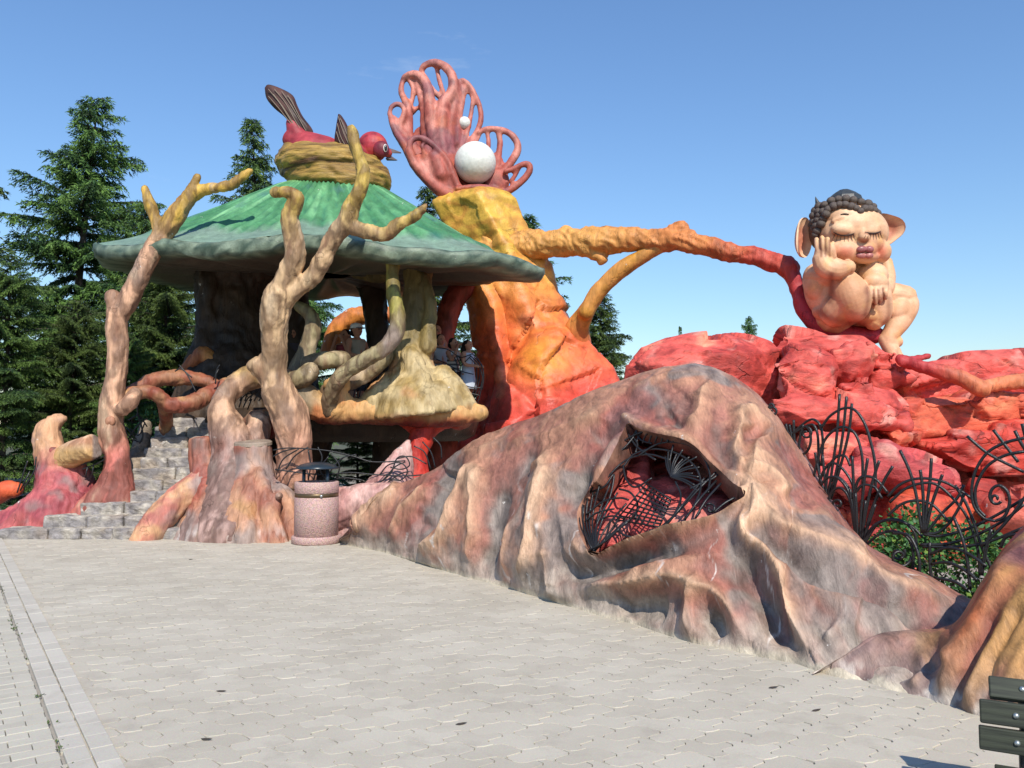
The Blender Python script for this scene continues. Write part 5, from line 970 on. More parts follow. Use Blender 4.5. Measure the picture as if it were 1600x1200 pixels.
o = organic('lying_root', [TP([(1408, 562, 12.25, 8), (1420, 567, 12.2, 9), (1435, 571, 12.1, 9), (1470, 580, 12.0, 11), (1505, 592, 11.9, 12), (1535, 608, 11.8, 13)], 12), TP([(1525, 606, 11.9, 10), (1550, 602, 12.0, 10), (1580, 597, 12.1, 11), (1640, 592, 12.2, 12)], 12), TP([(1410, 566, 12.2, 7), (1450, 556, 12.5, 4)])], .026, M['bark'], None, 2, barkdisp(.018, 3), lambda V, N: mixc(mixc(srgb('b23c3c'), srgb('d07850'), sm(1440, 1540, proj(V)[0])), srgb('e0b08a'), sm(.1, .4, fbm(V, 2, 3, 4)) * sm(1500, 1560, proj(V)[0])))
tag(o, 'red root lying across the rocks right of the statue', 'sculpture'); root_at_base(o)
o = obj('iron_post', *tube([P(1272, 530, 14.3), P(1272, 495, 14.3)], .055, 12, 1, False), M['iron'], None); tag(o, 'short dark post propping the red limb under the statue', 'post'); root_at_base(o)
# ------------------------------------------------------------------ seated dreaming statue
CD = 14.0; sc_ = CD / F / 3.75
def qc(x, y, z=0.0): return P(1200 + x / 3.75, 280 + y / 3.75, CD - z * sc_)
def ec_(x, y, z, rx, ry, rz, a=0.0): return ell(qc(x, y, z), (rx * sc_, rz * sc_, ry * sc_), rotm(0, math.radians(a), 0), 28, 18)
def tc_(l, n=14): return tube([qc(x, y, z) for x, y, z, r in l], [r * sc_ for x, y, z, r in l], n)
stat = thing('seated_statue', 'big tan statue of a dreaming curly-haired child seated on the red limb', 'statue', qc(480, 840))
bodyp = [
    # trunk, back and shoulder
    tc_([(390, 800, -40, 110), (370, 690, -60, 115), (400, 580, -60, 105), (470, 500, -60, 90)], 20), ec_(330, 660, -20, 112, 165, 120, -14), ec_(400, 790, 0, 140, 70, 120, 12), ec_(560, 800, -60, 130, 75, 110, 0),
    # near arm: upper arm down to the knee, forearm up to the cheek
    ec_(270, 610, 20, 62, 110, 80, -8), tc_([(440, 520, 215, 46), (390, 535, 220, 54), (335, 515, 215, 58), (318, 470, 200, 56)]),
    tc_([(470, 515, 200, 42), (430, 545, 150, 56), (350, 560, 90, 66), (280, 560, 40, 70)]),
    # palm at the cheek
    ec_(335, 450, 205, 62, 74, 50, -10), ec_(405, 505, 215, 62, 40, 44, 18),
    # near thigh and knee
    ec_(480, 690, 130, 108, 150, 120, -18), tc_([(400, 770, 60, 100), (470, 700, 120, 105), (450, 610, 130, 84)], 18),
    # far raised leg: knee under the chin, calf going down
    ec_(612, 570, 80, 86, 84, 90, 0), tc_([(612, 570, 75, 78), (640, 680, 70, 78), (650, 780, 60, 72), (620, 830, 50, 56)], 18), ec_(600, 800, 40, 90, 62, 80, 0),
    # far arm with hand over the knee
    tc_([(690, 490, -30, 40), (705, 570, 0, 42), (690, 640, 60, 44), (660, 640, 110, 46)]), ec_(632, 605, 140, 72, 56, 52, 10), ec_(645, 640, 150, 58, 36, 40, 5),
    # crossing leg on the right: thigh, knee, calf, ankle, foot
    tc_([(600, 760, -50, 90), (700, 690, -30, 84), (800, 690, -10, 70)], 18), tc_([(812, 700, -10, 58), (815, 745, 0, 66), (775, 820, 10, 66), (730, 890, 20, 54), (705, 935, 25, 48), (720, 975, 30, 44)], 18), ec_(760, 770, 0, 80, 92, 80, 20),
    tc_([(690, 940, 20, 44), (720, 1000, 40, 42), (750, 1040, 60, 40), (765, 1062, 65, 30)]), ec_(757, 952, 25, 32, 34, 34), ec_(735, 1010, 45, 40, 52, 44, -25), ec_(768, 1050, 70, 30, 40, 34, -20), ec_(786, 1062, 40, 17, 26, 24, -10),
    # neck
    tc_([(480, 520, -20, 80), (500, 440, 10, 80)]),
    # head
    ec_(490, 320, 40, 205, 165, 185, 4), ec_(515, 400, 70, 165, 95, 150, 0), ec_(450, 425, 145, 98, 66, 78, 5), ec_(655, 425, 110, 62, 68, 70, 0), ec_(570, 455, 150, 75, 40, 62, 0), ec_(470, 240, 80, 150, 90, 120, 4), ec_(560, 400, 175, 80, 70, 50, 0),
    # eyelid bulges, brow ridge, nose
    ec_(438, 293, 178, 68, 42, 44, 4), ec_(617, 283, 168, 48, 38, 44, -4), tc_([(545, 235, 175, 30), (548, 280, 195, 24), (555, 325, 218, 24)]), ec_(562, 342, 226, 31, 27, 34), ec_(538, 350, 208, 20, 17, 24), ec_(582, 348, 200, 16, 16, 20),
    tc_([(385, 245, 160, 14), (440, 225, 175, 16), (505, 240, 180, 14)]), tc_([(575, 240, 175, 14), (620, 225, 165, 14), (655, 245, 140, 12)]),
]
# fingers of the hand at the cheek, then of the hand over the knee
for k, (x0, y0, x1, y1, z) in enumerate([(296, 450, 284, 352, 205), (326, 440, 316, 342, 232), (357, 440, 349, 350, 246), (386, 455, 380, 376, 240)]):
    bodyp.append(tc_([(x0, y0, z, 15), ((x0 + x1) / 2 - 2, (y0 + y1) / 2, z + 10, 14.5), (x1, y1, z + 4, 12.5)]))
bodyp.append(tc_([(400, 500, 235, 26), (440, 505, 240, 24), (468, 508, 225, 22)]))
for k, (x0, y0, x1, y1, z) in enumerate([(598, 640, 602, 716, 175), (630, 645, 632, 726, 186), (661, 640, 661, 714, 184), (690, 630, 688, 696, 168)]):
    bodyp.append(tc_([(x0, y0, z - 5, 14), ((x0 + x1) / 2, (y0 + y1) / 2, z + 10, 13.5), (x1, y1, z - 6, 11.5)]))
def skinp(V, N):
    px, py = proj(V); x = (px - 1200) * 3.75; y = (py - 280) * 3.75; n = fbm(V, 2.2, 3, 4); C = mixc(srgb('dfb28c'), srgb('d09f78'), sm(-.1, .5, n)); C = mixc(C, srgb('b8805a'), sm(.05, .55, fbm(V, 1.3, 3, 7)) * .6)
    C = mixc(C, srgb('d8a860'), sm(.1, .5, fbm(V, 2.8, 3, 11)) * .4)
    fr = (N[:, 1] < .35)
    for cx, cy, rx, ry, a in [(455, 425, 58, 42, .48), (662, 425, 38, 46, .5)]:
        C = mixc(C, srgb('d0473f'), np.exp(-(((x - cx) / rx) ** 2 + ((y - cy) / ry) ** 2) ** 1.2) * a * fr)
    for cx, cy, rx, ry in [(438, 285, 60, 32), (614, 280, 40, 30), (500, 210, 90, 40)]: C = mixc(C, srgb('ecc6a0'), np.exp(-((x - cx) / rx) ** 2 - ((y - cy) / ry) ** 2) * .8 * fr)
    # brown shading painted into the creases between limbs, eye sockets and between fingers
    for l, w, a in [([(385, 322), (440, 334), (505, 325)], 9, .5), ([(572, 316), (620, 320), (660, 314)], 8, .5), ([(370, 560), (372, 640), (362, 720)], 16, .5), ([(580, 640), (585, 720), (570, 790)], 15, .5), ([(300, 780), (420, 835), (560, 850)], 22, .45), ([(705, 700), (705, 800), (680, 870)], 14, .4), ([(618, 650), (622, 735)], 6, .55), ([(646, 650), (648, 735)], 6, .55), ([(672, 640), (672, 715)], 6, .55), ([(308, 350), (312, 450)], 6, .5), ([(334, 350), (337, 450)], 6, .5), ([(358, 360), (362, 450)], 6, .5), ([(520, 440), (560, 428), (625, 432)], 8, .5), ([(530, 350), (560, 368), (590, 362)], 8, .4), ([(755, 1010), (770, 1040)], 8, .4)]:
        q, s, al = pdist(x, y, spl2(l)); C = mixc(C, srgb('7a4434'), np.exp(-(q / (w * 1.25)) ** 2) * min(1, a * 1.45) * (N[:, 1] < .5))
    return C
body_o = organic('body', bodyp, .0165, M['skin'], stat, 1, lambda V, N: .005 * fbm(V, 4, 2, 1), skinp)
from mathutils.bvhtree import BVHTree
_me = body_o.data; _sl = np.array(stat.location)
_bv = BVHTree.FromPolygons([v.co[:] for v in _me.vertices], [tuple(p.vertices) for p in _me.polygons])
def skin_at(x, y, lift=3):
    """point of the face seen at this place, lifted a little"""
    o = Vector((0, 0, HC)) - Vector(_sl); dr = (Vector(qc(x, y, 0)) - Vector((0, 0, HC))).normalized(); h = _bv.ray_cast(o, dr)
    return np.array(h[0] - dr * lift * sc_) + _sl
def lip(x, y, rx, ry, a): p = skin_at(x, y, 0); return ell(p, (rx * sc_, 17 * sc_, ry * sc_), rotm(0, math.radians(a), 0), 24, 14)
lipm = painted('lip_paint', rough=.3, grain=9, bump=.1)
for nm, parts, c in [('upper_lip', [lip(548, 410, 30, 20, -8), lip(595, 410, 25, 20, 8)], '8f5656'), ('lower_lip', [lip(546, 447, 31, 18, 6), lip(592, 447, 26, 18, -6)], 'b0706a')]:
    organic(nm, parts, .013, lipm, stat, 2, None, lambda V, N, c=c: mixc(srgb(c), srgb(c) * 1.25, sm(-.2, .3, fbm(V, 6, 2, 2))))
lash = plain('lash_paint', (.035, .022, .02), .5)
for l in [[(384, 310), (410, 324), (445, 330), (480, 326), (505, 317)], [(570, 310), (600, 316), (632, 315), (660, 305)]]:
    V, Fc = tube([skin_at(x, y) for x, y in l], [.005] + [.010] * (len(l) - 2) + [.005], 8, 4); e = obj('eyelash', V, Fc, lash, stat)
    for t in np.linspace(.1, .95, 7):
        i = int(t * (len(l) - 1)); f = t * (len(l) - 1) - i; x = l[i][0] + (l[min(i + 1, len(l) - 1)][0] - l[i][0]) * f; y = l[i][1] + (l[min(i + 1, len(l) - 1)][1] - l[i][1]) * f; dx = (t - .55) * 34
        pts = [(x, y), (x + dx * .5, y + 20), (x + dx * 1.1, y + 38)]; V, Fc = tube([skin_at(a, b) for a, b in pts], [.0045, .004, .002], 5, 3); obj('lash', V, Fc, lash, e)
V, Fc = tube([skin_at(x, y) for x, y in [(428, 206), (450, 203), (472, 205)]], [.008, .012, .008], 6, 3); obj('eyebrow', V, Fc, lash, stat)
# ears
def ear(cx, cy, z, rx, ry, rz, a, flip, nm='ear'):
    n, k = 30, 10; V = []; rot = rotm(0, math.radians(a), 0)
    for s in (0, 1):
        for i in range(k + 1):
            r = i / k
            for j in range(n):
                th = 2 * np.pi * j / n; sh_ = 1 + .12 * math.cos(3 * th + 1); x = rx * r * math.cos(th) * sh_; yy = ry * r * math.sin(th) * sh_; dep = -rz * (1 - r ** 2.2) + 10 * math.sin(2 * th) * r - s * 14
                p = np.array([x, -dep, yy]) * sc_; V.append(rot @ p)
    V = np.array(V) @ rotm(0, 0, flip).T + qc(cx, cy, z); Fc = []
    for s in (0, 1):
        b = s * (k + 1) * n
        for i in range(k):
            for j in range(n): q = [b + i * n + j, b + i * n + (j + 1) % n, b + (i + 1) * n + (j + 1) % n, b + (i + 1) * n + j]; Fc.append(q if s else q[::-1])
    b0, b1 = k * n, (k + 1) * n + k * n
    for j in range(n): Fc.append([b0 + j, b0 + (j + 1) % n, b1 + (j + 1) % n, b1 + j])
    rr = np.tile(np.repeat(np.linspace(0, 1, k + 1), n), 2); fr_ = np.repeat([1, 0], (k + 1) * n)
    C = mixc(srgb('dfb590'), srgb('b0604a'), sm(.9, .4, rr) * fr_ * .8)
    obj(nm, V, Fc, M['skin'], stat, True, C)
ear(216, 352, 10, 74, 124, 42, 14, math.radians(40)); ear(698, 290, 20, 90, 94, 40, -28, math.radians(-20))
# hair: dark cap, rows of curls, topknot and a horn of hair
hair = plain('hair_paint', (.095, .07, .055), .5, bump=.5, bscale=16, var=.5)
hair2 = plain('topknot_paint', (.035, .04, .042), .5, bump=.5, bscale=14, var=.5)
V, N, Q_ = remesh([ec_(462, 250, -20, 205, 118, 170, 4), ec_(320, 290, -10, 80, 130, 120, 0)], .022, 2); obj('hair_cap', V, Q_, hair, stat)
curls = [(352, 178, 135), (385, 160, 150), (418, 150, 165), (452, 150, 175), (486, 160, 182), (516, 172, 186), (540, 188, 190), (566, 174, 180), (594, 176, 165), (620, 184, 145), (636, 200, 115), (330, 150, 100), (370, 128, 110), (410, 118, 120), (455, 115, 130), (500, 122, 140), (545, 134, 140), (585, 146, 125), (615, 160, 100),
         (322, 190, 110), (300, 212, 90), (322, 232, 110), (292, 240, 80), (268, 214, 40), (268, 250, 40), (284, 272, 70), (312, 262, 100), (268, 290, 45), (288, 304, 70), (276, 326, 60), (296, 190, 70), (340, 205, 130), (642, 238, 90), (648, 258, 80), (630, 222, 120), (258, 270, 10), (300, 160, 60), (278, 186, 40)]
cm_ = mesh('curl', *ell((0, 0, 0), (1, 1, 1), None, 14, 10), hair, True)
for x, y, z in curls:
    o = bpy.data.objects.new('curl', cm_); link(o, stat); r = random.uniform(22, 28) * sc_; o.location = Vector(qc(x, y, z) - np.array(stat.location)); o.scale = (r, r, r * random.uniform(.85, 1.0)); o.rotation_euler = (0, random.uniform(-.4, .4), 0)
tk = qc(448, 140, 10); obj('topknot', *lathe([(95 * sc_, -.06), (104 * sc_, .02), (96 * sc_, .09), (62 * sc_, .17), (30 * sc_, .225), (.02, .24)], tk, 9), hair2, stat, False)
V, Fc = tube([qc(302, 172, 60), qc(290, 140, 60), qc(278, 104, 60)], [22 * sc_, 13 * sc_, 2 * sc_], 10, 4); obj('horn', V, Fc, hair2, stat)
# ------------------------------------------------------------------ orange root mound at the right, fence, bench, shrub
def omp(V, N):
    px, py = proj(V); n = fbm(V, (2.2, 2.2, 1.2), 4, 3); n2 = fbm(V @ rotm(0, .55, 0), (5.5, 2.5, 1.0), 3, 5)
    C = mixc(srgb('9a5643'), srgb('b87450'), sm(-.3, .3, n)); C = mixc(C, srgb('c29a58'), sm(.05, .35, n2) * .6); C = mixc(C, srgb('b84a30'), sm(.0, .3, -n2 + .25 * n) * .85); C = mixc(C, srgb('7f5557'), sm(.05, .4, fbm(V, 1.7, 3, 9)) * .8)
    C = mixc(C, mixc(srgb('8f5f52'), srgb('7f7670'), sm(-.2, .3, n)), sm(1500, 1400, px + 40 * n) * .85)
    C = mixc(C, srgb('8a7a74'), sm(.35, .02, V[:, 2] + .12 * fbm(V, 5, 3, 2)) * .8); return mixc(C, srgb('c9bdb2'), sm(.14, .0, V[:, 2]) * sm(0, .3, fbm(V, (9, 9, 3), 3, 6)))
op = [((1270, 1058), (1270, 1053, 5.42)), ((1335, 1078), (1345, 1010, 5.5)), ((1400, 1098), (1420, 992, 5.65)), ((1445, 1110), (1478, 985, 5.65)), ((1483, 1120), (1508, 962, 5.55)), ((1535, 1137), (1542, 905, 5.45)), ((1595, 1157), (1592, 842, 5.45)),
      ((1665, 1182), (1660, 790, 5.45)), ((1770, 1222), (1760, 765, 5.5)), ((1920, 1290), (1900, 800, 5.6))]
ob = spl([G(*a_, -.06) for a_, b_ in op], 26); orr = spl([P(*b_) for a_, b_ in op], 26); on = len(ob); och = orr - ob
ot = np.gradient(ob, axis=0); ot[:, 2] = 0; ot /= np.linalg.norm(ot, axis=1)[:, None]; onr = np.cross(ot, och); onr /= np.linalg.norm(onr, axis=1)[:, None]; onr *= np.sign(onr[:, 2:3]); ol = np.linalg.norm(och, axis=1)[:, None]
obk = np.array([.45, .9, 0]) * (.25 + .45 * np.clip(orr[:, 2:3], 0, 1))
oc = np.array([ob, ob + och * .28 + onr * ol * .09, ob + och * .62 + onr * ol * .12, ob + och * .87 + onr * ol * .07, orr, orr + obk * .5 - [0, 0, .04], orr + obk * 1.1 - np.array([0, 0, 1]) * (orr[:, 2] * .4)[:, None], (orr + obk * 1.7) * [1, 1, 0] - [0, 0, .06]])
OS = spl(oc.reshape(8, -1), 22).reshape(-1, on, 3); onv = len(OS); ov = np.arange(onv) / 22 / 4.0; ON = grid_normals(OS)
if ON[40, on // 2, 2] < 0: ON = -ON
oq = OS.reshape(-1, 3); opx, opy = (q_.reshape(onv, on) for q_ in proj(oq)); ow = fbm(oq, 2.2, 3, 51).reshape(onv, on) * 10; OD = np.zeros((onv, on))
for line, w, h in [([(1600, 870), (1548, 960), (1505, 1040), (1470, 1108)], 20, .085), ([(1640, 900), (1585, 985), (1545, 1060), (1520, 1125)], 22, .09), ([(1680, 950), (1610, 1040), (1585, 1140)], 24, .08), ([(1570, 950), (1525, 1040), (1498, 1105)], 11, -.06), ([(1615, 940), (1565, 1030), (1540, 1110)], 11, -.07), ([(1650, 990), (1600, 1070), (1570, 1140)], 10, -.06),
                   ([(1340, 1012), (1400, 1008), (1470, 1005), (1500, 985)], 18, .05), ([(1360, 1045), (1420, 1050), (1470, 1040)], 12, -.05), ([(1450, 1030), (1425, 1080)], 12, .05), ([(1700, 860), (1640, 950)], 14, -.05), ([(1490, 1030), (1505, 1042)], 14, .04), ([(1730, 930), (1680, 1040), (1650, 1150)], 22, .08)]:
    q_, s_q, al_ = pdist(opx + ow, opy + ow, spl2(line)); OD += h * np.exp(-(q_ / w) ** 2) * (sm(-.02, .2, al_) * sm(1.02, .85, al_) * .8 + .2)
OD *= ((ov <= 1.02) * sm(0, .06, ov))[:, None]; OD += (.03 * fbm(oq, (1.6, 1.6, 1.0), 3, 52) + .01 * (ridged(oq @ rotm(0, .55, 0), (5, 3, 1.2), 2, 53) - .7)).reshape(onv, on) * sm(0, .05, ov)[:, None]
OV = (OS + ON * OD[:, :, None]).reshape(-1, 3); ri = np.arange(onv * on).reshape(onv, on); OQ = np.stack([ri[:-1, :-1], ri[:-1, 1:], ri[1:, 1:], ri[1:, :-1]], -1).reshape(-1, 4)
e0, e1, e2 = OV[OQ[200, 0]], OV[OQ[200, 1]], OV[OQ[200, 2]]
if np.cross(e1 - e0, e2 - e0) @ ON.reshape(-1, 3)[OQ[200, 0]] < 0: OQ = OQ[:, ::-1]
OC = omp(oq, None); OC = mixc(OC, srgb('cf9a5c'), sm(.03, .09, OD.ravel()) * .3); OC = mixc(OC, srgb('6e4444'), sm(-.01, -.06, OD.ravel()) * .7)
om = obj('orange_mound', OV, OQ, M['mound'], None, True, OC)
tag(om, 'orange and red streaked root mound rising at the right edge behind the bench', 'sculpture'); root_at_base(om)

def fdep(px, py):
    return np.interp(px, [1190, 1245, 1300, 1345, 1400, 1440, 1500, 1600], [8.2, 7.95, 7.5, 7.15, 6.85, 6.65, 6.4, 5.95])
c2 = lambda x, y: (1180 + x / 3.333, 500 + y / 3.333)
def fan(lab, base, rods, arcs, scrolls=(), r=.0125):
    t = thing('iron_fence_fan', lab, 'fence', P(*c2(*base), fdep(c2(*base)[0], 0)), 'iron fence fans along the ridge of the mound')
    bd = fdep(c2(*base)[0], 0)
    dd = lambda x, y: bd + (fdep(x, 0) - bd) * .6
    for l in rods: rod(t, [c2(*q) for q in l], dd, r, 'rod')
    for l in arcs: rod(t, [c2(*q) for q in l], dd, r, 'arc')
    for l in scrolls: rod(t, [((q[0]), (q[1])) for q in l], dd, r * .95, 'scroll')
    return t
fan('first small iron fan with one upright scroll, highest on the mound ridge', (225, 705), [[(205, 700), (180, 640), (160, 540)], [(215, 705), (203, 620), (200, 520)], [(225, 705), (232, 620), (250, 545)], [(212, 702), (190, 610), (178, 545)]],
    [[(190, 660), (130, 580), (90, 530), (72, 480), (75, 445), (90, 438), (100, 460)], [(225, 705), (265, 690), (288, 640), (285, 580), (262, 552)], [(140, 590), (165, 605), (200, 585), (245, 545), (290, 518), (325, 530), (345, 570), (352, 650), (345, 760)], [(200, 590), (250, 560), (300, 545), (325, 600), (330, 720), (335, 820)]],
    [[c2(*q) for q in spiral(264, 590, 34, 6, -1.5, 5.2)], [c2(*q) for q in spiral(92, 478, 26, 5, -2.4, 4.5)]])
fan('tall spiky iron fan with three long upright rods and high arches', (382, 945), [[(380, 945), (400, 780), (425, 600), (440, 385)], [(385, 945), (430, 750), (458, 580), (476, 398)], [(390, 945), (450, 740), (488, 580), (504, 434)], [(375, 945), (340, 830), (320, 740), (312, 690)], [(370, 940), (345, 860), (335, 800)], [(378, 945), (365, 850), (350, 700)]],
    [[(345, 560), (390, 500), (460, 460), (520, 470), (570, 540), (605, 650), (625, 760), (626, 880)], [(300, 830), (350, 650), (410, 575), (470, 558), (525, 600), (555, 700), (560, 800), (560, 900)], [(365, 920), (380, 780), (420, 715), (470, 710), (495, 760)], [(330, 860), (360, 780), (400, 745), (450, 770), (500, 840), (520, 920)], [(378, 935), (390, 850), (420, 815), (470, 850), (510, 930), (520, 1010)]])
fan('dense iron fan of many short rods with a scroll, at the middle of the ridge', (545, 1185), [[(540, 1190), (520, 1000), (512, 850), (505, 708)], [(545, 1190), (552, 1000), (568, 840), (586, 720)], [(550, 1190), (575, 1000), (612, 840), (646, 732)], [(555, 1190), (600, 1010), (665, 850), (716, 762)], [(535, 1190), (505, 1000), (495, 880)], [(538, 1190), (530, 1050), (522, 900)], [(548, 1190), (560, 1080), (575, 940)], [(552, 1190), (585, 1080), (625, 960)]],
    [[(535, 1185), (500, 960), (455, 880), (410, 885), (385, 930), (400, 990)], [(530, 1150), (500, 930), (440, 830), (380, 820), (340, 860)], [(505, 930), (540, 830), (590, 815), (640, 840), (690, 900)], [(555, 1185), (610, 1080), (690, 1040), (770, 1050), (830, 1110), (840, 1200)], [(555, 1190), (640, 1060), (740, 1045), (820, 1080), (870, 1130)], [(560, 1190), (640, 1120), (720, 1100), (790, 1130), (820, 1200), (815, 1300), (745, 1400)], [(520, 900), (560, 860), (620, 870), (660, 930)]],
    [[c2(*q) for q in spiral(430, 960, 34, 5, 1.6, 9)], [c2(*q) for q in spiral(742, 1215, 40, 6, -.5, 6)]])
fan('open iron fan of long leaning rods and wide arches right of the dense fan', (875, 1110), [[(870, 1110), (840, 920), (805, 790), (754, 678)], [(875, 1110), (876, 960), (870, 860), (859, 780)], [(880, 1110), (895, 960), (910, 840), (918, 720)], [(885, 1110), (920, 960), (955, 860), (975, 805)], [(890, 1110), (970, 1010), (1050, 930), (1086, 860)]],
    [[(690, 920), (750, 860), (830, 828), (920, 828), (1000, 850), (1070, 890), (1130, 930)], [(700, 950), (780, 880), (870, 850), (950, 860), (1040, 940), (1110, 1040), (1160, 1200), (1170, 1330)], [(690, 1020), (760, 960), (840, 940), (920, 960), (990, 1030), (1010, 1050)], [(875, 1110), (940, 1110), (1000, 1070), (1060, 980), (1090, 900)], [(875, 1115), (960, 1125), (1100, 1090), (1250, 1020), (1400, 930)], [(860, 1170), (1000, 1165), (1150, 1120), (1300, 1040), (1400, 960)], [(870, 1180), (1050, 1180), (1200, 1160), (1400, 1080)], [(1040, 860), (1100, 960), (1140, 1060), (1180, 1180), (1240, 1320)]])
fan('big iron swirl with a large open circle and spiral at the right edge', (1180, 1330), [[(1103, 605), (1220, 700), (1400, 792)], [(1240, 572), (1300, 650), (1370, 740)], [(1352, 576), (1390, 650), (1440, 720)], [(1390, 540), (1420, 640), (1470, 700)], [(1180, 1330), (1200, 1200), (1230, 1090)]],
    [[(1480, 600), (1400, 615), (1300, 640), (1210, 690), (1150, 780), (1128, 880), (1140, 970), (1190, 1030), (1250, 1048)], [(1480, 680), (1380, 688), (1290, 710), (1210, 760), (1160, 840), (1145, 910), (1160, 980), (1200, 1025)], [(1250, 1048), (1300, 1020), (1325, 950), (1310, 890), (1270, 862), (1235, 880), (1222, 920), (1235, 950)], [(1180, 1180), (1300, 1060), (1400, 930), (1470, 820)]],
    [[c2(*q) for q in spiral(1252, 930, 32, 6, .5, 7)]])
c3 = lambda x, y: (1160 + x / 2.727, 760 + y / 2.727)
t = thing('iron_fence_fan', 'low end of the iron fence with two upright bars and hoops above the green shrub', 'fence', P(1440, 925, 6.6), 'iron fence fans along the ridge of the mound')
for l in [[(745, 455), (755, 330), (735, 250), (700, 205), (640, 200)], [(812, 445), (800, 340), (798, 240)], [(800, 290), (870, 262), (950, 280), (1040, 340)], [(805, 330), (880, 325), (960, 365), (1000, 400)], [(820, 390), (900, 405), (960, 440)], [(970, 440), (960, 330), (940, 230), (900, 130)], [(1100, 260), (1120, 220), (1160, 205), (1200, 215)]]:
    rod(t, [c3(*q) for q in l], lambda x, y: fdep(x, 0), .0125, 'rod')
rod(t, [c3(*q) for q in spiral(672, 300, 48, 8, 0, 7)], lambda x, y: 6.75, .0115, 'scroll')
# small railings elsewhere
rl = thing('iron_railing', 'tangled thin iron railing behind the litter bin', 'railing', P(560, 760, 12.2))
c4 = lambda x, y: (300 + x / 3, 380 + y / 3)
for l in [[(380, 970), (450, 960), (560, 965), (650, 975), (760, 1000), (850, 1025), (1000, 1020)], [(390, 1060), (500, 1075), (620, 1085), (740, 1075), (860, 1085), (1000, 1090), (1090, 1085)], [(380, 1000), (430, 975), (495, 960)], [(400, 1070), (430, 1010), (500, 965)], [(440, 1060), (480, 1000), (545, 955)], [(545, 970), (555, 1040), (545, 1110)], [(590, 955), (610, 1010), (580, 1080), (570, 1110)],
          [(640, 1080), (700, 1010), (770, 990)], [(640, 1000), (600, 1060), (640, 1120)], [(760, 1140), (860, 1130), (930, 1080), (960, 1010), (1000, 1000), (1020, 1040), (980, 1060), (930, 1050)], [(770, 1145), (880, 1120), (950, 1050), (1000, 1025)], [(880, 1085), (920, 1040), (980, 1030), (1010, 1070), (980, 1110), (930, 1105)], [(1040, 950), (1090, 980), (1120, 1060)], [(1080, 930), (1120, 980), (1140, 1050)], [(1130, 910), (1165, 950), (1170, 1010)], [(960, 1010), (1030, 1000), (1100, 1035)], [(870, 1180), (920, 1120), (980, 1080), (1020, 1070)], [(620, 1130), (700, 1100), (800, 1110)], [(650, 985), (690, 1040), (680, 1100)]]:
    rod(rl, [c4(*q) for q in l], 12.0, .011)
rl = thing('iron_railing', 'small iron railing in the gap beside the left bare tree', 'railing', P(215, 690, 13))
c5 = lambda x, y: (x / 3, 480 + y / 3)
for l in [[(575, 530), (600, 600), (665, 630), (660, 540), (640, 500)], [(600, 620), (640, 560), (690, 520)], [(610, 570), (650, 600), (680, 540)], [(640, 450), (650, 520), (670, 590), (655, 640)], [(590, 560), (640, 620)], [(600, 530), (650, 510), (690, 560)], [(820, 300), (850, 290), (900, 330)], [(1010, 360), (1015, 300), (1030, 270)], [(1000, 340), (1025, 290)], [(840, 270), (880, 320), (920, 400)]]:
    rod(rl, [c5(*q) for q in l], 13.3, .011)
rl = thing('iron_railing', 'iron twigs between the hooked root and the left bare tree', 'railing', P(150, 740, 12.2))
for l in [[(380, 740), (440, 715), (520, 690)], [(385, 760), (450, 735), (515, 705), (530, 730), (505, 750)], [(400, 800), (410, 750)], [(430, 800), (440, 730)], [(500, 690), (530, 700), (520, 740), (490, 730)], [(80, 870), (110, 780), (130, 720)], [(95, 860), (140, 770)], [(110, 850), (160, 770), (170, 700)]]:
    rod(rl, [c5(*q) for q in l], 12.6, .011)
rl = thing('iron_railing', 'iron railing in the gap between the arched root and the platform', 'railing', P(400, 640, 13))
for l in [[(1120, 470), (1140, 420), (1180, 400)], [(1140, 470), (1160, 430), (1185, 410)], [(1160, 480), (1180, 430)], [(1000, 580), (1020, 540), (1030, 660)], [(1000, 620), (1030, 570)]] + [[(1125 + k * 22, 440), (1140 + k * 26, 395), (1160 + k * 25, 420 - k * 6)] for k in range(6)]:
    rod(rl, [c5(*q) for q in l], 13.0, .011)
rl = thing('iron_railing', 'bulging iron basket railing at the right end of the platform', 'railing', P(735, 635, 14.6))
c6 = lambda x, y: (650 + x / 6.667, 480 + y / 6.667)
for k in range(9): rod(rl, [c6(400 + k * 26, 1010 - k * 2), c6(440 + k * 30, 800), c6(430 + k * 33, 620), c6(400 + k * 26, 520)], 14.6 + .06 * (k % 3), .010)
for l in [[(180, 420), (330, 440), (460, 520), (580, 490)], [(210, 540), (340, 600), (450, 660), (600, 700)], [(300, 720), (420, 770), (560, 830), (680, 840)], [(390, 1010), (520, 1005), (650, 1000)], [(390, 900), (520, 890), (670, 920)], [(560, 500), (640, 580), (690, 720), (670, 900), (640, 1000)], [(580, 480), (660, 560), (705, 700), (690, 860)], [(470, 610), (520, 560), (570, 510)]]:
    rod(rl, [c6(*q) for q in l], 14.5, .010)
rl = thing('iron_railing', 'iron bars seen under the branches inside the pavilion', 'railing', P(560, 630, 14.5))
for k in range(7): rod(rl, [(540 + k * 9, 640), (546 + k * 9, 600), (541 + k * 9, 575)], 14.6, .010)
for y in (585, 605, 625): rod(rl, [(535, y), (570, y - 4), (600, y)], 14.6, .009)

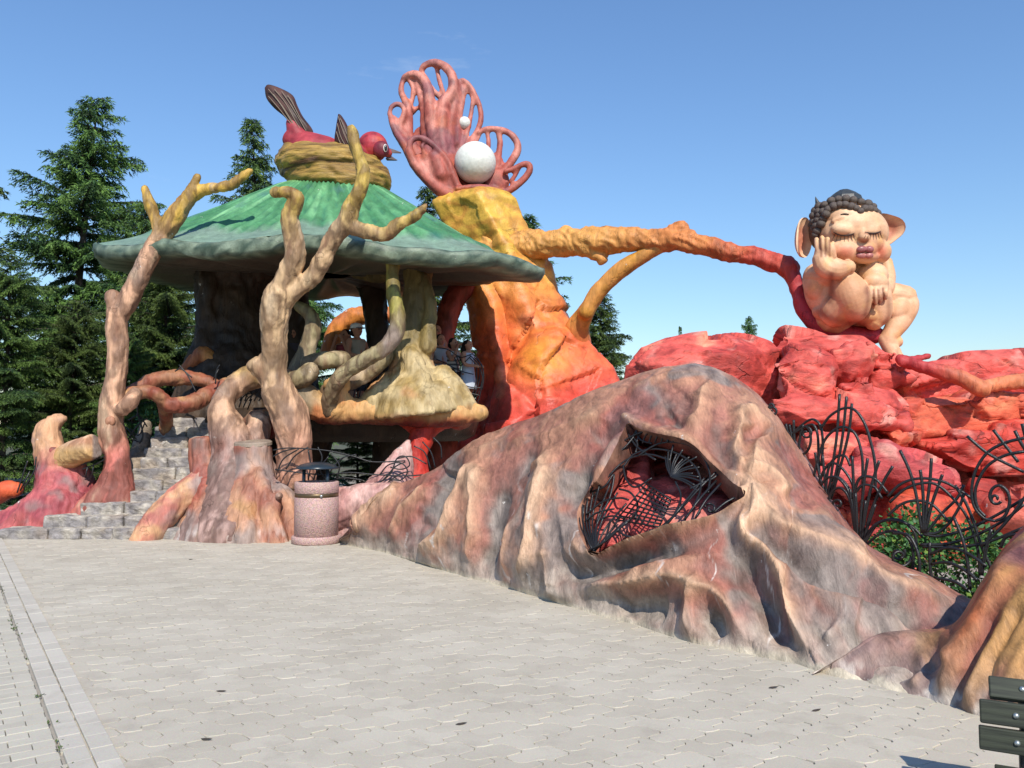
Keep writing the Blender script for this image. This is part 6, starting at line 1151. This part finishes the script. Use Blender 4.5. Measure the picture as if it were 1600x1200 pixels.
# ------------------------------------------------------------------ bench: rounded slats on iron legs
def woodm():
    m, t, n, l, b = _nt('weathered_wood'); b.inputs['Roughness'].default_value = .7
    tc = n.new('ShaderNodeTexCoord'); mp = n.new('ShaderNodeMapping'); mp.inputs['Scale'].default_value = (1.2, 22, 22); z = n.new('ShaderNodeTexNoise'); z.inputs['Scale'].default_value = 3; z.inputs['Detail'].default_value = 8
    l.new(tc.outputs['Object'], mp.inputs[0]); l.new(mp.outputs[0], z.inputs['Vector']); r = n.new('ShaderNodeValToRGB'); r.color_ramp.elements[0].position = .3; r.color_ramp.elements[1].position = .72
    r.color_ramp.elements[0].color = (.012, .014, .009, 1); r.color_ramp.elements[1].color = (.048, .056, .034, 1); l.new(z.outputs['Fac'], r.inputs[0]); l.new(r.outputs[0], b.inputs['Base Color'])
    bp = n.new('ShaderNodeBump'); bp.inputs['Strength'].default_value = .5; bp.inputs['Distance'].default_value = .006; l.new(z.outputs['Fac'], bp.inputs['Height']); l.new(bp.outputs[0], b.inputs['Normal']); return m
M['wood'] = woodm()
BD = 3.5; E0 = P(1529, 1132, BD); L_ = 1.6; ba = math.radians(-27)
bench = thing('park_bench', 'dark weathered wooden slat bench at the lower right corner', 'bench', (E0[0], E0[1], 0))
u = np.array([math.cos(ba), math.sin(ba), 0]); w = np.array([-u[1], u[0], 0])       # along the slats, and away from the viewer
prof = [(.0, .315, 84), (.012, .42, 80), (.07, .505, 50), (-.10, .215, 2), (-.21, .205, 0), (-.32, .20, 0)]   # (away, height, tilt)
for i, (a, z, tl) in enumerate(prof):
    V, Fc = box((0, 0, 0), (L_, .094, .036), 0, .006); R = rotm(math.radians(tl), 0, 0); off = {0: .0, 1: .006, 2: .045}.get(i, .05)
    V = (V @ R.T) + [L_ / 2 + off, 0, 0]
    o = obj('slat', V, Fc, M['wood'], None, False); o.parent = bench
    o.matrix_local = Matrix(((u[0], w[0], 0, w[0] * a), (u[1], w[1], 0, w[1] * a), (0, 0, 1, z), (0, 0, 0, 1)))
    nn = R @ np.array([0, 0, 1]); c_ = np.array([.135 + (0 if i < 2 else .03), 0, 0]) + nn * .018; V, Fc = ell(c_, (.0125, .0125, .0125), None, 14, 8)
    for q in (0, L_ - .3): b_ = obj('bolt', V + [q, 0, 0], Fc, M['steel'], None); b_.parent = o
for q in (.17, L_ - .12):
    leg = thing('leg', None, None, (0, 0, 0)); leg.parent = bench; bpy.data.objects.remove(leg)
    base = np.array([E0[0], E0[1], 0]); pts = [(-.36, .17), (-.2, .175), (-.06, .18), (.03, .22), (.035, .34), (.05, .42), (.085, .49)]
    V, Fc = tube([base + u * q + w * a + [0, 0, z] for a, z in pts], .022, 8, 3); obj('frame', V, Fc, M['iron'], bench)
    for a, hl_ in ((.045, .34), (-.3, .18)): V, Fc = box(base + u * q + w * a + [0, 0, hl_ / 2], (.05, .05, hl_), ba, .004); obj('leg', V, Fc, M['iron'], bench)
    V, Fc = box(base + u * q - w * .13 + [0, 0, .012], (.06, .46, .024), ba, .003); obj('foot', V, Fc, M['iron'], bench)

# ------------------------------------------------------------------ green shrub below the fence
leafg = painted('shrub_leaf', rough=.5, grain=6, bump=.05, dirt=.3)
def shrub(lab, c, R, n, seed, size=.045):
    r_ = np.random.default_rng(seed); t = thing('shrub', lab, 'shrub', (c[0], c[1], 0))
    V = []; Fc = []; C = []
    for i in range(n):
        q = r_.normal(size=3); q /= np.linalg.norm(q); q = q * r_.uniform(.55, 1) * np.array(R); p = c + q
        if p[2] < .03: continue
        d = q / np.linalg.norm(q) + r_.normal(size=3) * .6 + [0, 0, -.15]; d /= np.linalg.norm(d); s = np.cross(d, r_.normal(size=3)); s /= np.linalg.norm(s); L = size * r_.uniform(.7, 1.5); nn = np.cross(d, s)
        k = len(V); V += [p, p + d * L * .5 + s * L * .38 + nn * L * .08, p + d * L * 1.15, p + d * L * .5 - s * L * .38 + nn * L * .08]; Fc += [[k, k + 1, k + 2], [k, k + 2, k + 3]]
        cc = srgb('3f6a34') * r_.uniform(.6, 1.25) if r_.random() < .85 else srgb('6f8a3c'); C += [cc] * 4
    obj('foliage', V, Fc, leafg, t, False, np.array(C))
    for k in range(6):
        a = r_.uniform(0, 6.28); e = c + np.array([math.cos(a) * R[0] * .6, math.sin(a) * R[1] * .6, R[2] * .3]); V_, F_ = tube([np.array([c[0], c[1], 0]), (np.array([c[0], c[1], 0]) + e) / 2 + [0, 0, .1], e], [.015, .01, .005], 6, 3); obj('stem', V_, F_, M['core_bark'], t)
M['core_bark'] = plain('tree_bark', (.075, .055, .042), .85, bump=.6, bscale=18, var=.4)
shrub('leafy green shrub behind the iron hoops', P(1475, 885, 7.6), (.75, .6, .42), 3600, 3)
shrub('small green shrub left of the two upright fence bars', P(1425, 850, 8.2), (.35, .35, .40), 900, 5)
shrub('low green bush under the left end of the pavilion steps', P(240, 665, 14.5), (.3, .3, .3), 600, 8)
# ------------------------------------------------------------------ people on the platform
def person(lab, px, feet, d, height, face, cloth, legs, hairc='1c1512', skin='b98468', dress=True, stripes=False, arms='down', hat=None, longhair=False, group='visitors on the platform'):
    h = height; b = P(px, feet, d); ca, sa = math.cos(face), math.sin(face)
    def L(x, y, z): return b + np.array([x * ca - y * sa, x * sa + y * ca, z]) * h      # local: x right of the person, y forward
    t = thing('person', lab, 'person', b, group)
    hw, sh = .052, .112
    J = dict(hip=.50, knee=.27, sho=.80)
    parts = [tube([L(0, 0, .47), L(0, .005, .56), L(0, .0, .66), L(0, 0, .78)], np.array([.085, .072, .082, .078]) * h, 14), tube([L(-sh * .8, 0, .795), L(sh * .8, 0, .795)], np.array([.045, .045]) * h, 10, 2), tube([L(0, 0, .80), L(0, .01, .87)], np.array([.034, .032]) * h, 10, 2),
             ell(L(0, .012, .928), (.056 * h, .062 * h, .072 * h)), ell(L(0, .075, .918), .012 * h), ell(L(0, .03, .885), (.036 * h, .036 * h, .022 * h)), ell(L(.056, 0, .925), .015 * h), ell(L(-.056, 0, .925), .015 * h)]
    for s in (-1, 1):
        parts.append(tube([L(s * hw, 0, .50), L(s * hw, .008, .28), L(s * hw, -.004, .05)], np.array([.066, .045, .026]) * h, 10)); parts.append(tube([L(s * hw, -.01, .02), L(s * hw, .06, .018), L(s * hw, .085, .014)], np.array([.024, .022, .016]) * h, 8))
        if arms == 'down': pts = [(s * sh, 0, .79), (s * (sh + .03), -.01, .63), (s * (sh + .02), .05, .49)]
        elif arms == 'rail': pts = [(s * sh, 0, .79), (s * (sh + .03), .05, .65), (s * .07, .19, .62)]
        else: pts = [(s * sh, 0, .79), (s * (sh + .02), .10, .69), (s * .055, .13, .86)]
        parts.append(tube([L(*p) for p in pts], np.array([.034, .028, .02]) * h, 10)); e = np.array(pts[-1]); dv = e - np.array(pts[-2]); dv /= np.linalg.norm(dv)
        parts.append(ell(L(*(e + dv * .03)), (.02 * h, .02 * h, .026 * h)))
        for k in range(4): f0 = e + dv * .04 + np.array([(k - 1.5) * .011, 0, 0]); parts.append(tube([L(*f0), L(*(f0 + dv * (.035 + .004 * (k in (1, 2))))), ], np.array([.0065, .0055]) * h, 6, 2))
        parts.append(tube([L(*(e + dv * .02 + np.array([-s * .018, 0, 0]))), L(*(e + dv * .045 + np.array([-s * .03, 0, .005])))], np.array([.007, .006]) * h, 6, 2))
    sk = srgb(skin)
    def sp(V, N):
        q = (V - L(0, .07, .932)); C = mixc(sk, sk * .8, .3 + .4 * fbm(V, 8, 2, 1))
        for s in (-1, 1): C = mixc(C, srgb('2a1c18'), np.exp(-((np.linalg.norm(V - L(s * .024, .068, .934), axis=1)) / (.010 * h)) ** 2))
        return mixc(C, srgb('9a4a44'), np.exp(-((np.linalg.norm(V - L(0, .07, .893), axis=1)) / (.014 * h)) ** 2))
    organic('body', parts, .013, M['cloth'], t, 1, None, sp)
    cl = srgb(cloth)
    def cp(V, N):
        z = (V[:, 2] - b[2]) / h; C = mixc(cl, cl * .86, .4 + .6 * fbm(V, (7, 7, 2), 2, 3))
        if stripes: C = mixc(srgb('14151a'), srgb('d8d6d0'), (np.sin(z * 118) > .1).astype(float))
        return C
    lo = .30 if dress else .48
    n = 24; zs = np.linspace(lo, .80, 12); V = []; Fc = []
    for s_k in (1.0, .93):
        for z in zs:
            f = (z - lo) / (.8 - lo); rx = (.098 if z > .6 else .098 + (.6 - z) * .17 * (1 if dress else .2)); ry = rx * .82
            if z > .72: rx = .115
            for j in range(n): a = 2 * np.pi * j / n; wv = 1 + (.05 * math.sin(5 * a) * max(0, .6 - z) / .3 if dress else 0); V.append(L(rx * s_k * wv * math.cos(a), ry * s_k * wv * math.sin(a), z + (.012 if z == zs[-1] else 0)))
    m = len(zs)
    for k_ in range(2):
        o_ = k_ * m * n
        for i in range(m - 1):
            for j in range(n): q = [o_ + i * n + j, o_ + i * n + (j + 1) % n, o_ + (i + 1) * n + (j + 1) % n, o_ + (i + 1) * n + j]; Fc.append(q if k_ == 0 else q[::-1])
    for j in range(n): Fc.append([m * n + j, m * n + (j + 1) % n, (j + 1) % n, j]); Fc.append([(m - 1) * n + j, (m - 1) * n + (j + 1) % n, m * n + (m - 1) * n + (j + 1) % n, m * n + (m - 1) * n + j])
    V = np.array(V); obj('dress' if dress else 'shirt', V, Fc, M['cloth'], t, True, cp(V, None))
    if not dress:
        pr = [tube([L(s * hw, 0, .52), L(s * hw, .008, .38), L(s * hw, .005, .28)], np.array([.078, .066, .058]) * h, 12) for s in (-1, 1)] + [ell(L(0, 0, .50), (.1 * h, .082 * h, .06 * h))]
        organic('trousers', pr, .014, M['cloth'], t, 1, None, lambda V, N: mixc(srgb(legs), srgb(legs) * .7, .5 + fbm(V, 6, 2, 2)))
    hp_ = [ell(L(0, -.012, .945), (.064 * h, .066 * h, .066 * h))]
    if longhair: hp_ += [tube([L(0, -.05, .95), L(0, -.075, .86), L(0, -.08, .74)], np.array([.045, .045, .025]) * h, 10)]
    else: hp_ += [ell(L(0, -.035, .905), (.055 * h, .045 * h, .05 * h))]
    organic('hair', hp_, .012, M['cloth'], t, 1, None, lambda V, N: mixc(srgb(hairc), srgb(hairc) * 1.8, .4 + fbm(V, 12, 2, 2)))
    if hat:
        V, Fc = lathe([(.070 * h, .0), (.070 * h, .03 * h), (.055 * h, .055 * h), (.02 * h, .066 * h), (.002, .067 * h)], L(0, -.005, .945), 20); ht = obj('cap', V, Fc, plain('cap_white', srgb(hat), .8), t)
        V, Fc = hull([L(x, y, z) for x, y in [(-.055, .05), (.055, .05), (-.04, .105), (.04, .105), (0, .12)] for z in (.945, .952)]); obj('visor', V, Fc, M['hood'], ht, False)
    return t
pi = math.pi
person('child in a black and white striped top with raised arms at the platform edge', 708, 640, 14.9, 1.30, pi + .9, 'd8d6d0', '121318', stripes=True, dress=False, arms='up')
person('girl in a long pale dress leaning over the iron basket railing', 731, 641, 14.7, 1.26, pi + 1.0, 'bcc2cc', '121318', arms='rail', longhair=True)
person('small girl in a light grey top with crossed arms beside the column', 688, 641, 15.3, 1.42, pi + .5, 'b4b8bc', '5a4a40', dress=True, arms='rail')
person('woman standing in the shade behind the children', 681, 640, 16.0, 1.66, pi + .6, '8a7f86', '2a2a30', arms='down', longhair=True, skin='a97a62')
person('person in a white cap inside the pavilion looking to the right', 556, 645, 15.4, 1.68, pi + .9, 'a39a88', '3a3a40', dress=False, hat='e8e6e0', arms='rail')
person('dark haired person beside the one in the white cap', 538, 645, 15.7, 1.60, pi - .4, '8a3a3e', '2a2a30', dress=False, arms='up', hairc='120d0b')
person('person in the dark gap behind the twisted tree', 455, 645, 15.9, 1.66, pi + .2, '4a4248', '2a2a30', dress=False, hairc='120d0b')

# ------------------------------------------------------------------ cedars
def foliage_mat():
    m, t, n, l, b = _nt('cedar_needles'); b.inputs['Roughness'].default_value = .6; b.inputs['Specular IOR Level'].default_value = .25
    at = n.new('ShaderNodeAttribute'); at.attribute_name = 'paint'; oi = n.new('ShaderNodeObjectInfo'); hs = n.new('ShaderNodeHueSaturation')
    mv = n.new('ShaderNodeMapRange'); mv.inputs[3].default_value = .6; mv.inputs[4].default_value = 1.15; l.new(oi.outputs['Random'], mv.inputs[0]); l.new(mv.outputs[0], hs.inputs['Value'])
    mh = n.new('ShaderNodeMapRange'); mh.inputs[3].default_value = .475; mh.inputs[4].default_value = .515; l.new(oi.outputs['Random'], mh.inputs[0]); l.new(mh.outputs[0], hs.inputs['Hue'])
    l.new(at.outputs['Color'], hs.inputs['Color']); l.new(hs.outputs[0], b.inputs['Base Color'])
    return m
M['needle'] = foliage_mat()
def cedar(H, R, seed, prof=.8, bare=.06, step=.52, leaf=.13):
    """cedar: tapered trunk, tiers of level limbs, flat drooping sprays of needles in many narrow blades"""
    r_ = np.random.default_rng(seed); LP = []; LD = []; LC = []; limbs = []
    tx = lambda z: np.array([.03 * H * math.sin(z / H * 2.2 + seed), .02 * H * math.sin(z / H * 3 + seed * 2), z])
    zz = np.linspace(0, H * .975, 12); trunk = tube([tx(z) for z in zz], np.maximum(.016 * H * (1 - zz / H) ** .8, .012), 10, 2)
    z = bare * H
    while z < H * .992:
        t = z / H; k = 5 if t < .85 else 4; a0 = r_.uniform(0, 6.28); tier = r_.uniform(.6, 1.2)
        for i in range(k):
            a = a0 + i * 2 * np.pi / k + r_.uniform(-.35, .35); Lm = R * ((1 - t) ** prof) * tier * r_.uniform(.45, 1.3) + .16
            o = tx(z + r_.uniform(-.12, .12)); up = r_.uniform(.12, .34) + .25 * t; dr = r_.uniform(.22, .42) * (1 - .5 * t)
            dirh = np.array([math.cos(a), math.sin(a), 0]); sid = np.array([-math.sin(a), math.cos(a), 0])
            f = lambda s: o + dirh * Lm * s + np.array([0, 0, Lm * (up * s - dr * s * s)]) + sid * Lm * .06 * math.sin(3 * s + a)
            limbs.append(tube([f(s) for s in (0, .35, .7, 1)], np.array([.034, .025, .014, .005]) * (.4 + Lm / 2.2), 5, 2, False))
            ns = max(4, int(Lm / .085)); tint = r_.uniform(.8, 1.2)
            for s in np.linspace(.06, 1.0, ns):
                p = f(s); tl = min((Lm * .36 * (1 - s) ** .6 + .16) * r_.uniform(.7, 1.25), .85)
                for sd in (-1, 1, 1 if r_.random() < .5 else -1):
                    td = dirh * r_.uniform(.35, .9) + sid * sd * r_.uniform(.45, 1.0); td /= np.linalg.norm(td); nt = max(4, int(tl / .030)); q = np.linspace(.03, 1, nt)
                    pts = p + td * tl * q[:, None] + np.array([0, 0, -1]) * (tl * .45 * q ** 2)[:, None] + r_.normal(size=(nt, 3)) * .018
                    dv = td * .75 + np.array([0, 0, -.5]) + r_.normal(size=(nt, 3)) * .42; dv /= np.linalg.norm(dv, axis=1)[:, None]
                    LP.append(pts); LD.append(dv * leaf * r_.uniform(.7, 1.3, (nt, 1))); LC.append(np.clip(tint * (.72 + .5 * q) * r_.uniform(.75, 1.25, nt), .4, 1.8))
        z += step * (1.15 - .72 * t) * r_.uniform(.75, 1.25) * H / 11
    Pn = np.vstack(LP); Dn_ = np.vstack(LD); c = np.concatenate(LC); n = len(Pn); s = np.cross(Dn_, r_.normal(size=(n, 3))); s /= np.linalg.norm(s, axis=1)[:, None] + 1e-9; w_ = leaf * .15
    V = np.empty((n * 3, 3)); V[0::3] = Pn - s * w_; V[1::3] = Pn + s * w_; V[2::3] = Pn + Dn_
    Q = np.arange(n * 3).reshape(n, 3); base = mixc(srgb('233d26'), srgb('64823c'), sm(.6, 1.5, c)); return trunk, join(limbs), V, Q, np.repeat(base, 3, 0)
kinds = [cedar(11.5, 3.3, 11, .72), cedar(11, 2.7, 23, .85), cedar(9.5, 2.6, 5, .7), cedar(12, 3.7, 37, .55, .02)]
kmesh = []
for tr, lm, V, Q, C in kinds:
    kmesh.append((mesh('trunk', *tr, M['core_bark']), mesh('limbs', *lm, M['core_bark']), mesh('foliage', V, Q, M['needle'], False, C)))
KH = [11.5, 11, 9.5, 12]
def tree(lab, k, px, top, d, rz, wide=1.0):
    c = P(px, top, d); h = c[2] + .06; s = h / KH[k]; t = thing('cedar_tree', lab, 'tree', (c[0] - math.cos(rz) * 0, d, -.06), 'cedar trees behind the sculptures')
    off = .03 * KH[k] * math.sin(2.2 + [11, 23, 5, 37][k]) * s; off2 = .02 * KH[k] * math.sin(3 + 2 * [11, 23, 5, 37][k]) * s
    t.location = (c[0] - (off * math.cos(rz) - off2 * math.sin(rz)) * wide, d, -.06)
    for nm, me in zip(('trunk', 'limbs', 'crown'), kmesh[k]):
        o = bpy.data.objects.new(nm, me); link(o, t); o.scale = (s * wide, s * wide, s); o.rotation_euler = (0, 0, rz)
        if nm == 'limbs': o.name = 'branches'
for a in [('tall cedar with a pointed crown left of the bare tree', 0, 152, 150, 24, .4, 1.0), ('cedar cut by the left edge of the picture', 1, -95, 90, 20, 1.9, 1.15), ('slim cedar rising behind the nest and the left bare branches', 1, 392, 178, 30, 2.6, .85),
          ('cedar whose upper branches show between the nest and the yellow tower top', 1, 668, 290, 27, 4.4, 1.0), ('cedar just right of the tower with its tip above the long limb', 1, 822, 336, 27, 5.2, 1.35), ('broad cedar between the strut and the rounded red slab', 2, 940, 462, 21, .3, 1.1),
          ('small far cedar tip above the red slab left of the statue', 2, 1170, 494, 48, 2.0, .55), ('tiny distant tree tip over the rounded red slab', 1, 1063, 508, 60, 3.0, .4),
          ('low dense cedar at the far left behind the hooked root', 3, 10, 395, 17.5, 1.2, .95), ('dense cedar behind the left end of the green roof', 3, 262, 395, 19.5, 3.3, 1.0), ('dark cedar between the left bare tree and the hooked root', 3, 125, 470, 18.5, 5.1, .95),
          ('cedar between the left bare tree and the left end of the roof', 3, 232, 318, 23, 4.6, .9), ('cedar seen through the opening of the pavilion', 2, 478, 400, 23, .9, 1.0), ('cedar behind the column on the right of the pavilion', 3, 690, 520, 24, 2.2, .8), ('green cedar seen under the platform', 3, 560, 600, 19, 4.0, .9), ('low cedar between the platform and the tower foot', 3, 742, 590, 19.5, .6, .8),
          ('cedar hidden low behind the left bare tree roots', 3, 205, 520, 17.2, 2.8, .8)]:
    tree(*a)
# far wooded rise behind
hl = []; n = 60
xs = np.linspace(-140, 140, n); prof_ = 2.0 + 1.4 * noise(np.c_[xs * .05, xs * 0, xs * 0], 3)
V = np.vstack([np.c_[xs, np.full(n, 95), np.full(n, -.2)], np.c_[xs, np.full(n, 120), prof_ * 1.0], np.c_[xs, np.full(n, 160), np.full(n, -.2)]])
Fc = [[r * n + i, r * n + i + 1, (r + 1) * n + i + 1, (r + 1) * n + i] for r in range(2) for i in range(n - 1)]
o = obj('hills', V, Fc, plain('wooded_rise', (.035, .055, .03), .95, bump=.8, bscale=1.5, var=.5), None, True); tag(o, kind='structure')
# orange root piece at the far left
o = organic('orange_lump', [TP([(-5, 775, 13.4, 14), (10, 766, 13.3, 15), (24, 765, 13.3, 12)])], .025, M['bark'], None, 2, barkdisp(.012, 3), lambda V, N: mixc(srgb('d0663a'), srgb('c04a34'), .5 + fbm(V, 4, 2, 2))); tag(o, 'orange painted root lump at the left edge behind the red root', 'sculpture'); root_at_base(o)
